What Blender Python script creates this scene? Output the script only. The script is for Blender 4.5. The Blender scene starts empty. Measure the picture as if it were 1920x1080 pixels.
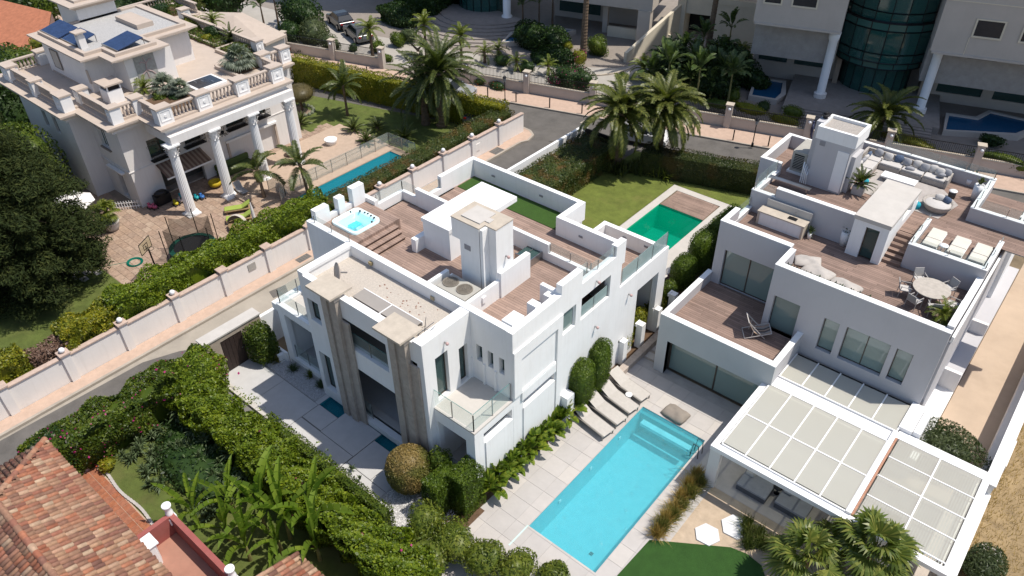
import bpy, math, random
import numpy as np
from mathutils import Vector, Matrix
from math import sin, cos, pi, radians

random.seed(7); RNG = np.random.default_rng(7)
SC = bpy.context.scene; COL = SC.collection
# ---------------------------------------------------------------- camera
CAMZ, FPX = 27.0, 1434.49
_th, _ro, _ya = radians(37.88), radians(-.797), radians(-40.67)
FW = Vector((cos(_th)*sin(_ya), cos(_th)*cos(_ya), -sin(_th)))
_r = Vector((cos(_ya), -sin(_ya), 0)); _u = _r.cross(FW)
RT = cos(_ro)*_r + sin(_ro)*_u; UP = -sin(_ro)*_r + cos(_ro)*_u
cam = bpy.data.cameras.new('camera'); co = bpy.data.objects.new('camera', cam); COL.objects.link(co)
cam.sensor_width = 36; cam.lens = FPX/1920*36; cam.clip_start = .5; cam.clip_end = 3000
co.matrix_world = Matrix(((RT.x, UP.x, -FW.x, 0), (RT.y, UP.y, -FW.y, 0), (RT.z, UP.z, -FW.z, CAMZ), (0, 0, 0, 1)))
SC.camera = co
# ---------------------------------------------------------------- light
SUN = Vector((.40, .29, 1)).normalized()
SEL = math.asin(SUN.z); SAZ = math.atan2(SUN.x, SUN.y)
w = bpy.data.worlds.new('World'); SC.world = w; w.use_nodes = True
nt = w.node_tree; sky = nt.nodes.new('ShaderNodeTexSky'); sky.sky_type = 'NISHITA'; sky.sun_disc = False
sky.sun_elevation = SEL; sky.sun_rotation = SAZ; sky.air_density = 1.0; sky.dust_density = 1.2; sky.ozone_density = 1.0
nt.nodes['Background'].inputs[1].default_value = .13
nt.links.new(sky.outputs[0], nt.nodes['Background'].inputs[0])
sl = bpy.data.lights.new('sun', 'SUN'); sl.energy = 4.2; sl.angle = radians(.5); sl.color = (1, .94, .85)
so = bpy.data.objects.new('sun', sl); COL.objects.link(so); so.rotation_euler = SUN.to_track_quat('Z', 'Y').to_euler(); so.location = (0, 0, 60)
SC.view_settings.view_transform = 'Standard'; SC.view_settings.look = 'None'; SC.view_settings.gamma = 1; SC.view_settings.exposure = .24
SC.render.engine = 'CYCLES'
SC.cycles.max_bounces = 7; SC.cycles.transparent_max_bounces = 10; SC.cycles.transmission_bounces = 4; SC.cycles.caustics_refractive = False; SC.cycles.caustics_reflective = False

def at(px, py, z=0.0):
    "photo pixel -> the place on the level z"
    d = FW*FPX + RT*(px-960) - UP*(py-540); t = (z-CAMZ)/d.z
    return Vector((d.x*t, d.y*t, z))
# ---------------------------------------------------------------- materials
MATS = {}
def nd(t, k, **kw):
    n = t.nodes.new(k)
    for a, b in kw.items(): setattr(n, a, b)
    return n
def mat(name, col, rough=.7, var=.12, sc=2.0, bump=.0, bsc=40., metal=0., spec=.35, dirt=0., dirtcol=(.25, .2, .15), alpha=None, sc2=None, streak=0):
    if name in MATS: return MATS[name]
    if .6 <= max(col) < .72: col = tuple(c*.9 for c in col)
    if max(col) < .6: col = tuple(c*.84 for c in col); dirtcol = tuple(c*.84 for c in dirtcol)
    m = bpy.data.materials.new(name); m.use_nodes = True; t = m.node_tree; b = t.nodes['Principled BSDF']; L = t.links.new
    b.inputs['Roughness'].default_value = rough; b.inputs['Metallic'].default_value = metal; b.inputs['Specular IOR Level'].default_value = spec
    geo = nd(t, 'ShaderNodeNewGeometry')
    n = nd(t, 'ShaderNodeTexNoise'); n.inputs['Scale'].default_value = sc; n.inputs['Detail'].default_value = 6; n.inputs['Roughness'].default_value = .65
    L(geo.outputs['Position'], n.inputs['Vector'])
    mr = nd(t, 'ShaderNodeMapRange'); mr.inputs[1].default_value = .3; mr.inputs[2].default_value = .7; mr.inputs[3].default_value = 1-var; mr.inputs[4].default_value = 1+var
    L(n.outputs[0], mr.inputs[0])
    mx = nd(t, 'ShaderNodeVectorMath', operation='SCALE'); mx.inputs[0].default_value = col; L(mr.outputs[0], mx.inputs['Scale'])
    out = mx.outputs[0]
    if dirt:
        n2 = nd(t, 'ShaderNodeTexNoise'); n2.inputs['Scale'].default_value = sc2 or sc*.35; n2.inputs['Detail'].default_value = 8; n2.inputs['Roughness'].default_value = .7
        L(geo.outputs['Position'], n2.inputs['Vector'])
        m2 = nd(t, 'ShaderNodeMapRange'); m2.inputs[1].default_value = .5; m2.inputs[2].default_value = .75; m2.inputs[3].default_value = 0; m2.inputs[4].default_value = dirt
        L(n2.outputs[0], m2.inputs[0])
        mm = nd(t, 'ShaderNodeMix', data_type='RGBA'); L(m2.outputs[0], mm.inputs[0]); L(out, mm.inputs[6]); mm.inputs[7].default_value = (*dirtcol, 1)
        out = mm.outputs[2]
    if streak:
        mp = nd(t, 'ShaderNodeMapping'); mp.inputs['Scale'].default_value = (3.2, 3.2, .22); L(geo.outputs['Position'], mp.inputs[0]); n4 = nd(t, 'ShaderNodeTexNoise'); n4.inputs['Scale'].default_value = 2.2; n4.inputs['Detail'].default_value = 7; n4.inputs['Roughness'].default_value = .7; L(mp.outputs[0], n4.inputs['Vector'])
        m4 = nd(t, 'ShaderNodeMapRange'); m4.inputs[1].default_value = .5; m4.inputs[2].default_value = .78; m4.inputs[4].default_value = streak; L(n4.outputs[0], m4.inputs[0])
        mm = nd(t, 'ShaderNodeMix', data_type='RGBA'); L(m4.outputs[0], mm.inputs[0]); L(out, mm.inputs[6]); mm.inputs[7].default_value = (.40, .36, .31, 1); out = mm.outputs[2]
    L(out, b.inputs['Base Color'])
    if bump:
        n3 = nd(t, 'ShaderNodeTexNoise'); n3.inputs['Scale'].default_value = bsc; n3.inputs['Detail'].default_value = 4; L(geo.outputs['Position'], n3.inputs['Vector'])
        bp = nd(t, 'ShaderNodeBump'); bp.inputs['Strength'].default_value = bump; bp.inputs['Distance'].default_value = .03; L(n3.outputs[0], bp.inputs['Height']); L(bp.outputs[0], b.inputs['Normal'])
    MATS[name] = m; return m
def leafmat(name, cols, trans=.22, rough=.45, patch=.0, patchcol=(.2, .12, .03), psc=.6):
    "cols: a list of (position, colour) by random leaf"
    if name in MATS: return MATS[name]
    m = bpy.data.materials.new(name); m.use_nodes = True; t = m.node_tree; b = t.nodes['Principled BSDF']; L = t.links.new
    geo = nd(t, 'ShaderNodeNewGeometry'); oi = nd(t, 'ShaderNodeObjectInfo')
    n = nd(t, 'ShaderNodeTexNoise'); n.inputs['Scale'].default_value = 1.3; n.inputs['Detail'].default_value = 3; L(geo.outputs['Position'], n.inputs['Vector'])
    a = nd(t, 'ShaderNodeMath', operation='MULTIPLY_ADD'); L(geo.outputs['Random Per Island'], a.inputs[0]); a.inputs[1].default_value = .6
    a2 = nd(t, 'ShaderNodeMath', operation='MULTIPLY_ADD'); L(n.outputs[0], a2.inputs[0]); a2.inputs[1].default_value = .7; a2.inputs[2].default_value = -.15; L(a2.outputs[0], a.inputs[2])
    cr = nd(t, 'ShaderNodeValToRGB'); L(a.outputs[0], cr.inputs[0]); e = cr.color_ramp.elements
    while len(e) < len(cols): e.new(.5)
    for k, (p, c) in enumerate(cols): e[k].position = p; e[k].color = (c[0]*.86, c[1]*.86, c[2]*.86, 1)
    out = cr.outputs[0]
    if patch:
        n2 = nd(t, 'ShaderNodeTexNoise'); n2.inputs['Scale'].default_value = psc; n2.inputs['Detail'].default_value = 4; L(geo.outputs['Position'], n2.inputs['Vector'])
        m2 = nd(t, 'ShaderNodeMapRange'); m2.inputs[1].default_value = .52; m2.inputs[2].default_value = .62; m2.inputs[4].default_value = patch; L(n2.outputs[0], m2.inputs[0])
        mm = nd(t, 'ShaderNodeMix', data_type='RGBA'); L(m2.outputs[0], mm.inputs[0]); L(out, mm.inputs[6]); mm.inputs[7].default_value = (*patchcol, 1); out = mm.outputs[2]
    L(out, b.inputs['Base Color']); b.inputs['Roughness'].default_value = rough; b.inputs['Specular IOR Level'].default_value = .3
    tr = nd(t, 'ShaderNodeBsdfTranslucent'); sc = nd(t, 'ShaderNodeVectorMath', operation='MULTIPLY'); L(out, sc.inputs[0]); sc.inputs[1].default_value = (1.5, 1.7, .7); L(sc.outputs[0], tr.inputs[0])
    ms = nd(t, 'ShaderNodeMixShader'); ms.inputs[0].default_value = trans; L(b.outputs[0], ms.inputs[1]); L(tr.outputs[0], ms.inputs[2])
    L(ms.outputs[0], t.nodes['Material Output'].inputs[0]); MATS[name] = m; return m
def deckmat(name, col, axis='Y', pitch=.14, blen=2.4, dusty=.0):
    "boards: a groove at every board edge, each board its own tone, dust stains"
    if name in MATS: return MATS[name]
    m = bpy.data.materials.new(name); m.use_nodes = True; t = m.node_tree; b = t.nodes['Principled BSDF']; L = t.links.new
    geo = nd(t, 'ShaderNodeNewGeometry'); sx = nd(t, 'ShaderNodeSeparateXYZ'); L(geo.outputs['Position'], sx.inputs[0])
    A, B = (sx.outputs[1], sx.outputs[0]) if axis == 'Y' else (sx.outputs[0], sx.outputs[1])
    def mth(op, x, y=None, z=None):
        k = nd(t, 'ShaderNodeMath', operation=op)
        for i, v in enumerate((x, y, z)):
            if v is None: continue
            if isinstance(v, (int, float)): k.inputs[i].default_value = v
            else: L(v, k.inputs[i])
        return k.outputs[0]
    u = mth('DIVIDE', A, pitch); row = mth('FLOOR', u); fr = mth('FRACT', u)
    off = mth('MULTIPLY', mth('FRACT', mth('MULTIPLY', mth('SINE', mth('MULTIPLY', row, 12.9898)), 43758.5)), blen)
    v = mth('DIVIDE', mth('ADD', B, off), blen); colr = mth('FLOOR', v)
    cv = nd(t, 'ShaderNodeCombineXYZ'); L(row, cv.inputs[0]); L(colr, cv.inputs[1])
    wn = nd(t, 'ShaderNodeTexWhiteNoise', noise_dimensions='3D'); L(cv.outputs[0], wn.inputs[0])
    gap = mth('MAXIMUM', mth('LESS_THAN', fr, .1), mth('LESS_THAN', mth('FRACT', v), .006))
    n = nd(t, 'ShaderNodeTexNoise'); n.inputs['Scale'].default_value = 1.1; n.inputs['Detail'].default_value = 7; n.inputs['Roughness'].default_value = .7; L(geo.outputs['Position'], n.inputs['Vector'])
    g = mth('ADD', mth('MULTIPLY', wn.outputs[0], .34), mth('ADD', mth('MULTIPLY', n.outputs[0], .8), .43))
    g = mth('MULTIPLY', g, mth('SUBTRACT', 1, mth('MULTIPLY', gap, .55)))
    mx = nd(t, 'ShaderNodeVectorMath', operation='SCALE'); mx.inputs[0].default_value = col; L(g, mx.inputs['Scale'])
    L(mx.outputs[0], b.inputs['Base Color']); b.inputs['Roughness'].default_value = .75; b.inputs['Specular IOR Level'].default_value = .25
    bp = nd(t, 'ShaderNodeBump'); bp.inputs['Strength'].default_value = .6; bp.inputs['Distance'].default_value = .02; bp.invert = True; L(gap, bp.inputs['Height']); L(bp.outputs[0], b.inputs['Normal'])
    MATS[name] = m; return m
def tilemat(name, cols, island=False, rough=.85):
    m = bpy.data.materials.new(name); m.use_nodes = True; t = m.node_tree; b = t.nodes['Principled BSDF']; L = t.links.new
    geo = nd(t, 'ShaderNodeNewGeometry'); oi = nd(t, 'ShaderNodeObjectInfo')
    src = geo.outputs['Random Per Island'] if island else oi.outputs['Random']
    cr = nd(t, 'ShaderNodeValToRGB'); L(src, cr.inputs[0]); e = cr.color_ramp.elements
    while len(e) < len(cols): e.new(.5)
    for k, c in enumerate(cols): e[k].position = k/(len(cols)-1); e[k].color = (c[0]*.74, c[1]*.70, c[2]*.69, 1)
    n = nd(t, 'ShaderNodeTexNoise'); n.inputs['Scale'].default_value = 5; n.inputs['Detail'].default_value = 8; n.inputs['Roughness'].default_value = .75; L(geo.outputs['Position'], n.inputs['Vector'])
    mr = nd(t, 'ShaderNodeMapRange'); mr.inputs[1].default_value = .3; mr.inputs[2].default_value = .7; mr.inputs[3].default_value = .62; mr.inputs[4].default_value = 1.25; L(n.outputs[0], mr.inputs[0])
    mx = nd(t, 'ShaderNodeVectorMath', operation='SCALE'); L(cr.outputs[0], mx.inputs[0]); L(mr.outputs[0], mx.inputs['Scale']); L(mx.outputs[0], b.inputs['Base Color'])
    b.inputs['Roughness'].default_value = rough; b.inputs['Specular IOR Level'].default_value = .2
    bp = nd(t, 'ShaderNodeBump'); bp.inputs['Strength'].default_value = .35; bp.inputs['Distance'].default_value = .02; L(n.outputs[0], bp.inputs['Height']); L(bp.outputs[0], b.inputs['Normal'])
    MATS[name] = m; return m
def glassmat(name, col, alpha=.3, rough=.05, spec=.6):
    "thin sheet of glass: a tinted clear film with a glossy skin"
    if name in MATS: return MATS[name]
    m = bpy.data.materials.new(name); m.use_nodes = True; t = m.node_tree; b = t.nodes['Principled BSDF']; L = t.links.new
    b.inputs['Base Color'].default_value = (*col, 1); b.inputs['Roughness'].default_value = rough; b.inputs['Specular IOR Level'].default_value = spec
    tr = nd(t, 'ShaderNodeBsdfTransparent'); tr.inputs[0].default_value = (.82+.18*col[0], .82+.18*col[1], .82+.18*col[2], 1)
    ms = nd(t, 'ShaderNodeMixShader'); ms.inputs[0].default_value = alpha; L(tr.outputs[0], ms.inputs[1]); L(b.outputs[0], ms.inputs[2])
    L(ms.outputs[0], t.nodes['Material Output'].inputs[0]); MATS[name] = m; return m
def watermat(name, col, col2, bump=.25, sc=3., alpha=.62, tint=None):
    if name in MATS: return MATS[name]
    m = bpy.data.materials.new(name); m.use_nodes = True; t = m.node_tree; b = t.nodes['Principled BSDF']; L = t.links.new
    geo = nd(t, 'ShaderNodeNewGeometry'); n = nd(t, 'ShaderNodeTexNoise'); n.inputs['Scale'].default_value = sc; n.inputs['Detail'].default_value = 3; n.inputs['Distortion'].default_value = 1.2; L(geo.outputs['Position'], n.inputs['Vector'])
    mm = nd(t, 'ShaderNodeMix', data_type='RGBA'); L(n.outputs[0], mm.inputs[0]); mm.inputs[6].default_value = (*col, 1); mm.inputs[7].default_value = (*col2, 1)
    L(mm.outputs[2], b.inputs['Base Color']); b.inputs['Roughness'].default_value = .04; b.inputs['IOR'].default_value = 1.33
    bp = nd(t, 'ShaderNodeBump'); bp.inputs['Strength'].default_value = bump; bp.inputs['Distance'].default_value = .05; L(n.outputs[0], bp.inputs['Height']); L(bp.outputs[0], b.inputs['Normal'])
    tr = nd(t, 'ShaderNodeBsdfTransparent'); tr.inputs[0].default_value = (*(tint or (.55+.4*col[0], .9, .97)), 1)
    ms = nd(t, 'ShaderNodeMixShader'); ms.inputs[0].default_value = alpha; L(tr.outputs[0], ms.inputs[1]); L(b.outputs[0], ms.inputs[2])
    L(ms.outputs[0], t.nodes['Material Output'].inputs[0]); MATS[name] = m; return m

WHITE = mat('white_render', (.80, .80, .79), .75, .035, .7, .12, 60, dirt=.10, dirtcol=(.62, .58, .52), sc2=.8, streak=.16)
WHITE2 = mat('white_paint', (.80, .79, .78), .5, .03, 3)
SHADEB = mat('shade_toned_render', (.55, .54, .555), .75, .04, .7, .1, 60, dirt=.15, dirtcol=(.46, .44, .43), sc2=.7, streak=.14)  # neighbour house walls: the facades' shade is put into this grey
GREYW = mat('light_grey_render', (.73, .70, .675), .75, .04, .7, .1, 60, dirt=.12, dirtcol=(.55, .52, .48), sc2=.7, streak=.2)
CREAM = mat('cream_render', (.70, .63, .50), .8, .07, .8, .1, 50, dirt=.15, dirtcol=(.5, .43, .33))
BEIGE = mat('beige_apartment_render', (.56, .505, .45), .8, .06, .6, .1, 50, dirt=.15, dirtcol=(.42, .37, .32), streak=.25)
STONE = mat('travertine', (.62, .54, .44), .7, .12, 2.5, .2, 30, dirt=.35, dirtcol=(.42, .34, .26))
STONED = mat('weathered_stone', (.48, .42, .36), .8, .2, 5, .35, 25, dirt=.5, dirtcol=(.24, .20, .165), sc2=2.5)
LIME = mat('pale_limestone', (.66, .62, .57), .7, .07, 1.6, .1, 40, dirt=.25, dirtcol=(.5, .45, .39), sc2=.6)
PATIO = mat('pale_patio_slab', (.62, .61, .60), .7, .06, 2, .1, 50, dirt=.25, dirtcol=(.45, .43, .4))
CONC = mat('concrete', (.42, .37, .31), .85, .14, 1.2, .2, 40, dirt=.45, dirtcol=(.26, .22, .18), sc2=.5)
ASPH = mat('worn_asphalt', (.135, .125, .115), .9, .2, .9, .3, 90, dirt=.5, dirtcol=(.21, .19, .165), sc2=.25)
PINKP = mat('pink_paving', (.55, .40, .31), .85, .1, 3, .15, 40, dirt=.3, dirtcol=(.42, .30, .23))
DECK = deckmat('brown_decking', (.295, .208, .168))
DECK2 = deckmat('brown_decking_neighbour', (.245, .17, .138), blen=3.0)
TURF = mat('artificial_turf', (.045, .105, .015), .95, .12, 3, .8, 130)
LAWN = mat('lawn_grass', (.115, .15, .032), .95, .28, 1.4, .9, 110, dirt=.55, dirtcol=(.20, .18, .065), sc2=.5)
LAWND = mat('clipped_green_lawn', (.035, .10, .016), .95, .15, 2, .9, 120)
SOIL = mat('bare_soil', (.14, .085, .05), .95, .25, 4, .8, 40)
SAND = mat('sandy_gravel', (.55, .43, .31), .95, .14, 2.5, .5, 80, dirt=.3, dirtcol=(.36, .27, .18))
DRY = mat('dry_ground', (.36, .26, .14), .95, .28, 1.2, .8, 50, dirt=.5, dirtcol=(.22, .16, .08), sc2=.6)
BEPATH = mat('beige_concrete_path', (.54, .42, .315), .85, .09, .5, .15, 60, dirt=.45, dirtcol=(.38, .29, .21), sc2=.35)
DARKM = mat('dark_metal', (.03, .03, .032), .45, .1, 5, metal=.6)
STEEL = mat('steel', (.45, .45, .45), .3, .05, 5, metal=.9)
BRONZE = mat('bronze_frame', (.09, .07, .055), .45, .1, 4, metal=.3)
DOORM = mat('dark_wood', (.035, .022, .018), .6, .2, 6)
ROOM = mat('dim_room_wall', (.45, .42, .38), .8, .06, 2)
GLASSR = glassmat('clear_rail_glass', (.6, .72, .70), .10)
GLASSW = glassmat('tinted_window_glass', (.045, .085, .08), .86, .04)
GLASSG = glassmat('greenish_window_glass', (.20, .275, .26), .9, .05, .9)
GLASSD = glassmat('dark_green_drum_glass', (.02, .10, .09), .8, .05, .9)
BARK = mat('bark', (.13, .09, .06), .9, .3, 6, .8, 25)
PALMB = mat('palm_trunk', (.17, .12, .08), .9, .3, 8, .9, 20)
TERRA = mat('terracotta', (.42, .17, .09), .8, .16, 3, .2, 30, dirt=.25, dirtcol=(.3, .17, .12))
REDW = mat('dusty_red_render', (.34, .10, .085), .85, .12, 1.5, .15, 40, dirt=.35, dirtcol=(.42, .2, .16))

G1 = leafmat('hedge_green', [(0, (.02, .04, .007)), (.45, (.065, .105, .012)), (.8, (.14, .18, .018)), (1, (.21, .22, .025))])
G1Y = leafmat('hedge_yellow_green', [(0, (.05, .07, .008)), (.45, (.17, .19, .014)), (.8, (.32, .28, .02)), (1, (.42, .29, .03))])
G1M = leafmat('hedge_mottled', [(0, (.022, .04, .012)), (.5, (.055, .08, .02)), (.8, (.11, .12, .03)), (1, (.16, .13, .04))], patch=.55, patchcol=(.16, .075, .025), psc=1.2)
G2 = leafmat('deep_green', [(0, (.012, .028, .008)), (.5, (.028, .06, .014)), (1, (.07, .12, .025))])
G3 = leafmat('bright_vine_green', [(0, (.035, .065, .006)), (.5, (.13, .19, .012)), (1, (.27, .31, .02))])
GCY = leafmat('cypress_green', [(0, (.022, .045, .005)), (.5, (.075, .125, .010)), (1, (.17, .23, .018))])
GBALL = leafmat('ball_hedge', [(0, (.06, .07, .018)), (.5, (.15, .15, .035)), (1, (.27, .24, .07))], patch=.8, patchcol=(.29, .20, .075), psc=.6)
GDK = leafmat('conifer_dark', [(0, (.010, .018, .004)), (.5, (.028, .044, .008)), (1, (.075, .085, .018))], trans=.1, rough=.9)
GOLV = leafmat('olive_grey_green', [(0, (.035, .055, .02)), (.5, (.075, .10, .04)), (1, (.14, .16, .07))])
GPALM = leafmat('palm_green', [(0, (.03, .05, .014)), (.5, (.075, .10, .024)), (1, (.17, .18, .05))], rough=.4)
GPALMY = leafmat('palm_yellow_green', [(0, (.07, .10, .016)), (.5, (.14, .18, .025)), (1, (.27, .27, .05))], rough=.4)
GFAN = leafmat('fan_palm_green', [(0, (.04, .07, .014)), (.5, (.12, .16, .026)), (1, (.27, .27, .06))], rough=.4)
GBLUE = leafmat('blue_fan_palm', [(0, (.09, .11, .08)), (.5, (.17, .20, .15)), (1, (.28, .31, .24))], rough=.5)
GBAN = leafmat('banana_leaf', [(0, (.09, .16, .02)), (.5, (.18, .27, .03)), (1, (.30, .38, .05))], trans=.45)
GALOE = leafmat('aloe_grey_green', [(0, (.05, .08, .035)), (.5, (.10, .14, .06)), (1, (.17, .21, .11))], trans=.1)
GSTR = leafmat('paddle_leaf', [(0, (.04, .08, .012)), (.5, (.13, .20, .022)), (1, (.36, .38, .05))], trans=.25, rough=.3)
STRAW = leafmat('straw_grass', [(0, (.20, .13, .035)), (.5, (.42, .28, .085)), (1, (.60, .44, .18))])
STRAWG = leafmat('green_straw_grass', [(0, (.07, .09, .02)), (.5, (.17, .17, .04)), (1, (.36, .29, .10))])
DRYTW = leafmat('dry_twigs', [(0, (.10, .06, .04)), (.5, (.18, .11, .08)), (1, (.26, .17, .12))], trans=.1)
PINKF = leafmat('magenta_flowers', [(0, (.30, .01, .10)), (.5, (.45, .03, .18)), (1, (.55, .08, .25))])
REDF = leafmat('red_flowers', [(0, (.45, .03, .02)), (1, (.6, .12, .05))])
BRANCH = mat('inner_twigs_and_leaves', (.032, .045, .016), .95, .2, 4)

# ---------------------------------------------------------------- objects
def thing(name, label, cat, loc=(0, 0, 0), group=None, rz=0):
    o = bpy.data.objects.new(name, None); COL.objects.link(o); o.location = loc; o.rotation_euler = (0, 0, rz); o.empty_display_size = .2
    o['label'] = label; o['category'] = cat
    if group: o['group'] = group
    return o
def tag(o, label, cat, group=None):
    o['label'] = label; o['category'] = cat
    if group: o['group'] = group
    return o
def link(name, me, parent=None, kind=None):
    o = bpy.data.objects.new(name, me); COL.objects.link(o)
    if parent:
        o.parent = parent; p = parent; off = Vector((0, 0, 0))
        if not p.get('_loc'): off = -Vector(p.location) if p.parent is None else Vector((0, 0, 0))
        o.location = off
    if kind: o['kind'] = kind
    return o
KIDS = {}
def copytree(o, parent=None):
    c = o.copy(); COL.objects.link(c); c.parent = parent
    for ch in list(o.children): copytree(ch, c)
    return c
def inst(proto, loc, rz=0, s=1.0, label=None, group=None, tilt=(0, 0)):
    c = copytree(proto); c.location = loc; c.rotation_euler = (tilt[0], tilt[1], rz); c.scale = (s, s, s) if isinstance(s, (int, float)) else s
    if label: c['label'] = label
    if group: c['group'] = group
    return c
DEAD = []
def proto(name):
    o = bpy.data.objects.new(name, None); COL.objects.link(o); DEAD.append(o); o['label'] = 'x'; o['category'] = 'x'; return o
class MB:
    def __init__(s): s.v = []; s.f = []; s.m = []
    def add(s, vs, fs, m=0):
        n = len(s.v); s.v += [tuple(v) for v in vs]; s.f += [tuple(n+i for i in f) for f in fs]; s.m += [m]*len(fs); return s
    def box(s, x0, y0, z0, x1, y1, z1, m=0):
        x0, x1 = min(x0, x1), max(x0, x1); y0, y1 = min(y0, y1), max(y0, y1); z0, z1 = min(z0, z1), max(z0, z1)
        return s.add([(x0, y0, z0), (x1, y0, z0), (x1, y1, z0), (x0, y1, z0), (x0, y0, z1), (x1, y0, z1), (x1, y1, z1), (x0, y1, z1)],
                     [(0, 3, 2, 1), (4, 5, 6, 7), (0, 1, 5, 4), (1, 2, 6, 5), (2, 3, 7, 6), (3, 0, 4, 7)], m)
    def prism(s, poly, z0, z1, m=0):
        a = sum(poly[i][0]*poly[(i+1) % len(poly)][1]-poly[(i+1) % len(poly)][0]*poly[i][1] for i in range(len(poly)))
        if a < 0: poly = poly[::-1]
        n = len(poly)
        return s.add([(p[0], p[1], z0) for p in poly]+[(p[0], p[1], z1) for p in poly],
                     [tuple(range(n))[::-1], tuple(range(n, 2*n))]+[(i, (i+1) % n, n+(i+1) % n, n+i) for i in range(n)], m)
    def beam(s, p, q, w=.05, h=None, m=0, up=(0, 0, 1)):
        p, q = Vector(p), Vector(q); h = h or w; d = (q-p).normalized(); u = Vector(up)
        if abs(d.dot(u)) > .98: u = Vector((0, 1, 0))
        a = d.cross(u).normalized()*w/2; b = a.cross(d).normalized()*h/2
        return s.add([p-a-b, p+a-b, p+a+b, p-a+b, q-a-b, q+a-b, q+a+b, q-a+b], [(0, 1, 2, 3), (7, 6, 5, 4), (0, 4, 5, 1), (1, 5, 6, 2), (2, 6, 7, 3), (3, 7, 4, 0)], m)
    def tube(s, path, r, n=8, m=0, cap=True):
        path = [Vector(p) for p in path]; rs = r if isinstance(r, (list, tuple)) else [r]*len(path); vs = []; fs = []
        for i, p in enumerate(path):
            d = (path[min(i+1, len(path)-1)]-path[max(i-1, 0)]).normalized(); u = Vector((0, 0, 1)) if abs(d.z) < .9 else Vector((1, 0, 0))
            a = d.cross(u).normalized(); b = a.cross(d).normalized()
            for k in range(n): vs.append(p+(a*cos(2*pi*k/n)+b*sin(2*pi*k/n))*rs[i])
        for i in range(len(path)-1):
            for k in range(n): fs.append((i*n+k, i*n+(k+1) % n, (i+1)*n+(k+1) % n, (i+1)*n+k))
        if cap: fs += [tuple(range(n)), tuple(range((len(path)-1)*n, len(path)*n))[::-1]]
        return s.add(vs, fs, m)
    def lathe(s, x, y, prof, n=16, m=0, sx=1, sy=1, a0=0):
        vs = [(x+r*cos(a0+2*pi*k/n)*sx, y+r*sin(a0+2*pi*k/n)*sy, z) for r, z in prof for k in range(n)]; fs = []
        for i in range(len(prof)-1):
            for k in range(n): fs.append((i*n+k, i*n+(k+1) % n, (i+1)*n+(k+1) % n, (i+1)*n+k))
        fs += [tuple(range(n))[::-1], tuple(range((len(prof)-1)*n, len(prof)*n))]
        return s.add(vs, fs, m)
    def ball(s, c, r, n=12, rings=8, m=0, sq=(1, 1, 1)):
        pr = [(max(1e-3, r*sin(pi*i/rings)), -r*cos(pi*i/rings)) for i in range(rings+1)]
        vs = [(c[0]+a*cos(2*pi*k/n)*sq[0], c[1]+a*sin(2*pi*k/n)*sq[1], c[2]+z*sq[2]) for a, z in pr for k in range(n)]; fs = []
        for i in range(rings):
            for k in range(n): fs.append((i*n+k, i*n+(k+1) % n, (i+1)*n+(k+1) % n, (i+1)*n+k))
        return s.add(vs, fs, m)
    def quad(s, a, b, c, d, m=0): return s.add([a, b, c, d], [(0, 1, 2, 3)], m)
    def wall(s, ax, c0, c1, u0, u1, z0, z1, holes=(), m=0):
        "slab between c0 and c1 across axis ax ('x' or 'y'), run u0..u1, with rectangular openings (u0,u1,z0,z1)"
        us = sorted({u0, u1, *[min(max(h[i], u0), u1) for h in holes for i in (0, 1)]}); zs = sorted({z0, z1, *[min(max(h[i], z0), z1) for h in holes for i in (2, 3)]})
        S = [[not any(h[0]-1e-6 <= (us[i]+us[i+1])/2 <= h[1]+1e-6 and h[2]-1e-6 <= (zs[j]+zs[j+1])/2 <= h[3]+1e-6 for h in holes) for j in range(len(zs)-1)] for i in range(len(us)-1)]
        P = (lambda c, u, z: (c, u, z)) if ax == 'x' else (lambda c, u, z: (u, c, z))
        ok = lambda i, j: 0 <= i < len(us)-1 and 0 <= j < len(zs)-1 and S[i][j]
        for i in range(len(us)-1):
            for j in range(len(zs)-1):
                if not S[i][j]: continue
                a, b, c, d = us[i], us[i+1], zs[j], zs[j+1]
                s.quad(P(c0, a, c), P(c0, b, c), P(c0, b, d), P(c0, a, d), m); s.quad(P(c1, a, c), P(c1, b, c), P(c1, b, d), P(c1, a, d), m)
                if not ok(i-1, j): s.quad(P(c0, a, c), P(c1, a, c), P(c1, a, d), P(c0, a, d), m)
                if not ok(i+1, j): s.quad(P(c0, b, c), P(c1, b, c), P(c1, b, d), P(c0, b, d), m)
                if not ok(i, j-1): s.quad(P(c0, a, c), P(c1, a, c), P(c1, b, c), P(c0, b, c), m)
                if not ok(i, j+1): s.quad(P(c0, a, d), P(c1, a, d), P(c1, b, d), P(c0, b, d), m)
        return s
    def mesh(s, name, mats, smooth=False):
        me = bpy.data.meshes.new(name); me.from_pydata(s.v, [], s.f)
        mats = mats if isinstance(mats, (list, tuple)) else [mats]
        for m in mats: me.materials.append(m)
        if len(mats) > 1: me.polygons.foreach_set('material_index', s.m)
        if smooth: me.polygons.foreach_set('use_smooth', [True]*len(s.f))
        me.update(); return me
    def build(s, name, mats, parent=None, smooth=False, kind=None, mod=None):
        o = link(name, s.mesh(name, mats, smooth), parent, kind)
        if mod: mod(o)
        return o
def bevel(wd=.02, seg=2):
    def f(o): b = o.modifiers.new('bevel', 'BEVEL'); b.width = wd; b.segments = seg; b.limit_method = 'ANGLE'
    return f
def struct(name, mb, m, smooth=False): return mb.build(name, m, None, smooth, 'structure')
def part(name, m, parent, *boxes, mod=None, smooth=False):
    mb = MB()
    for b in boxes: mb.box(*b)
    return mb.build(name, m, parent, smooth, mod=mod)
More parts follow.
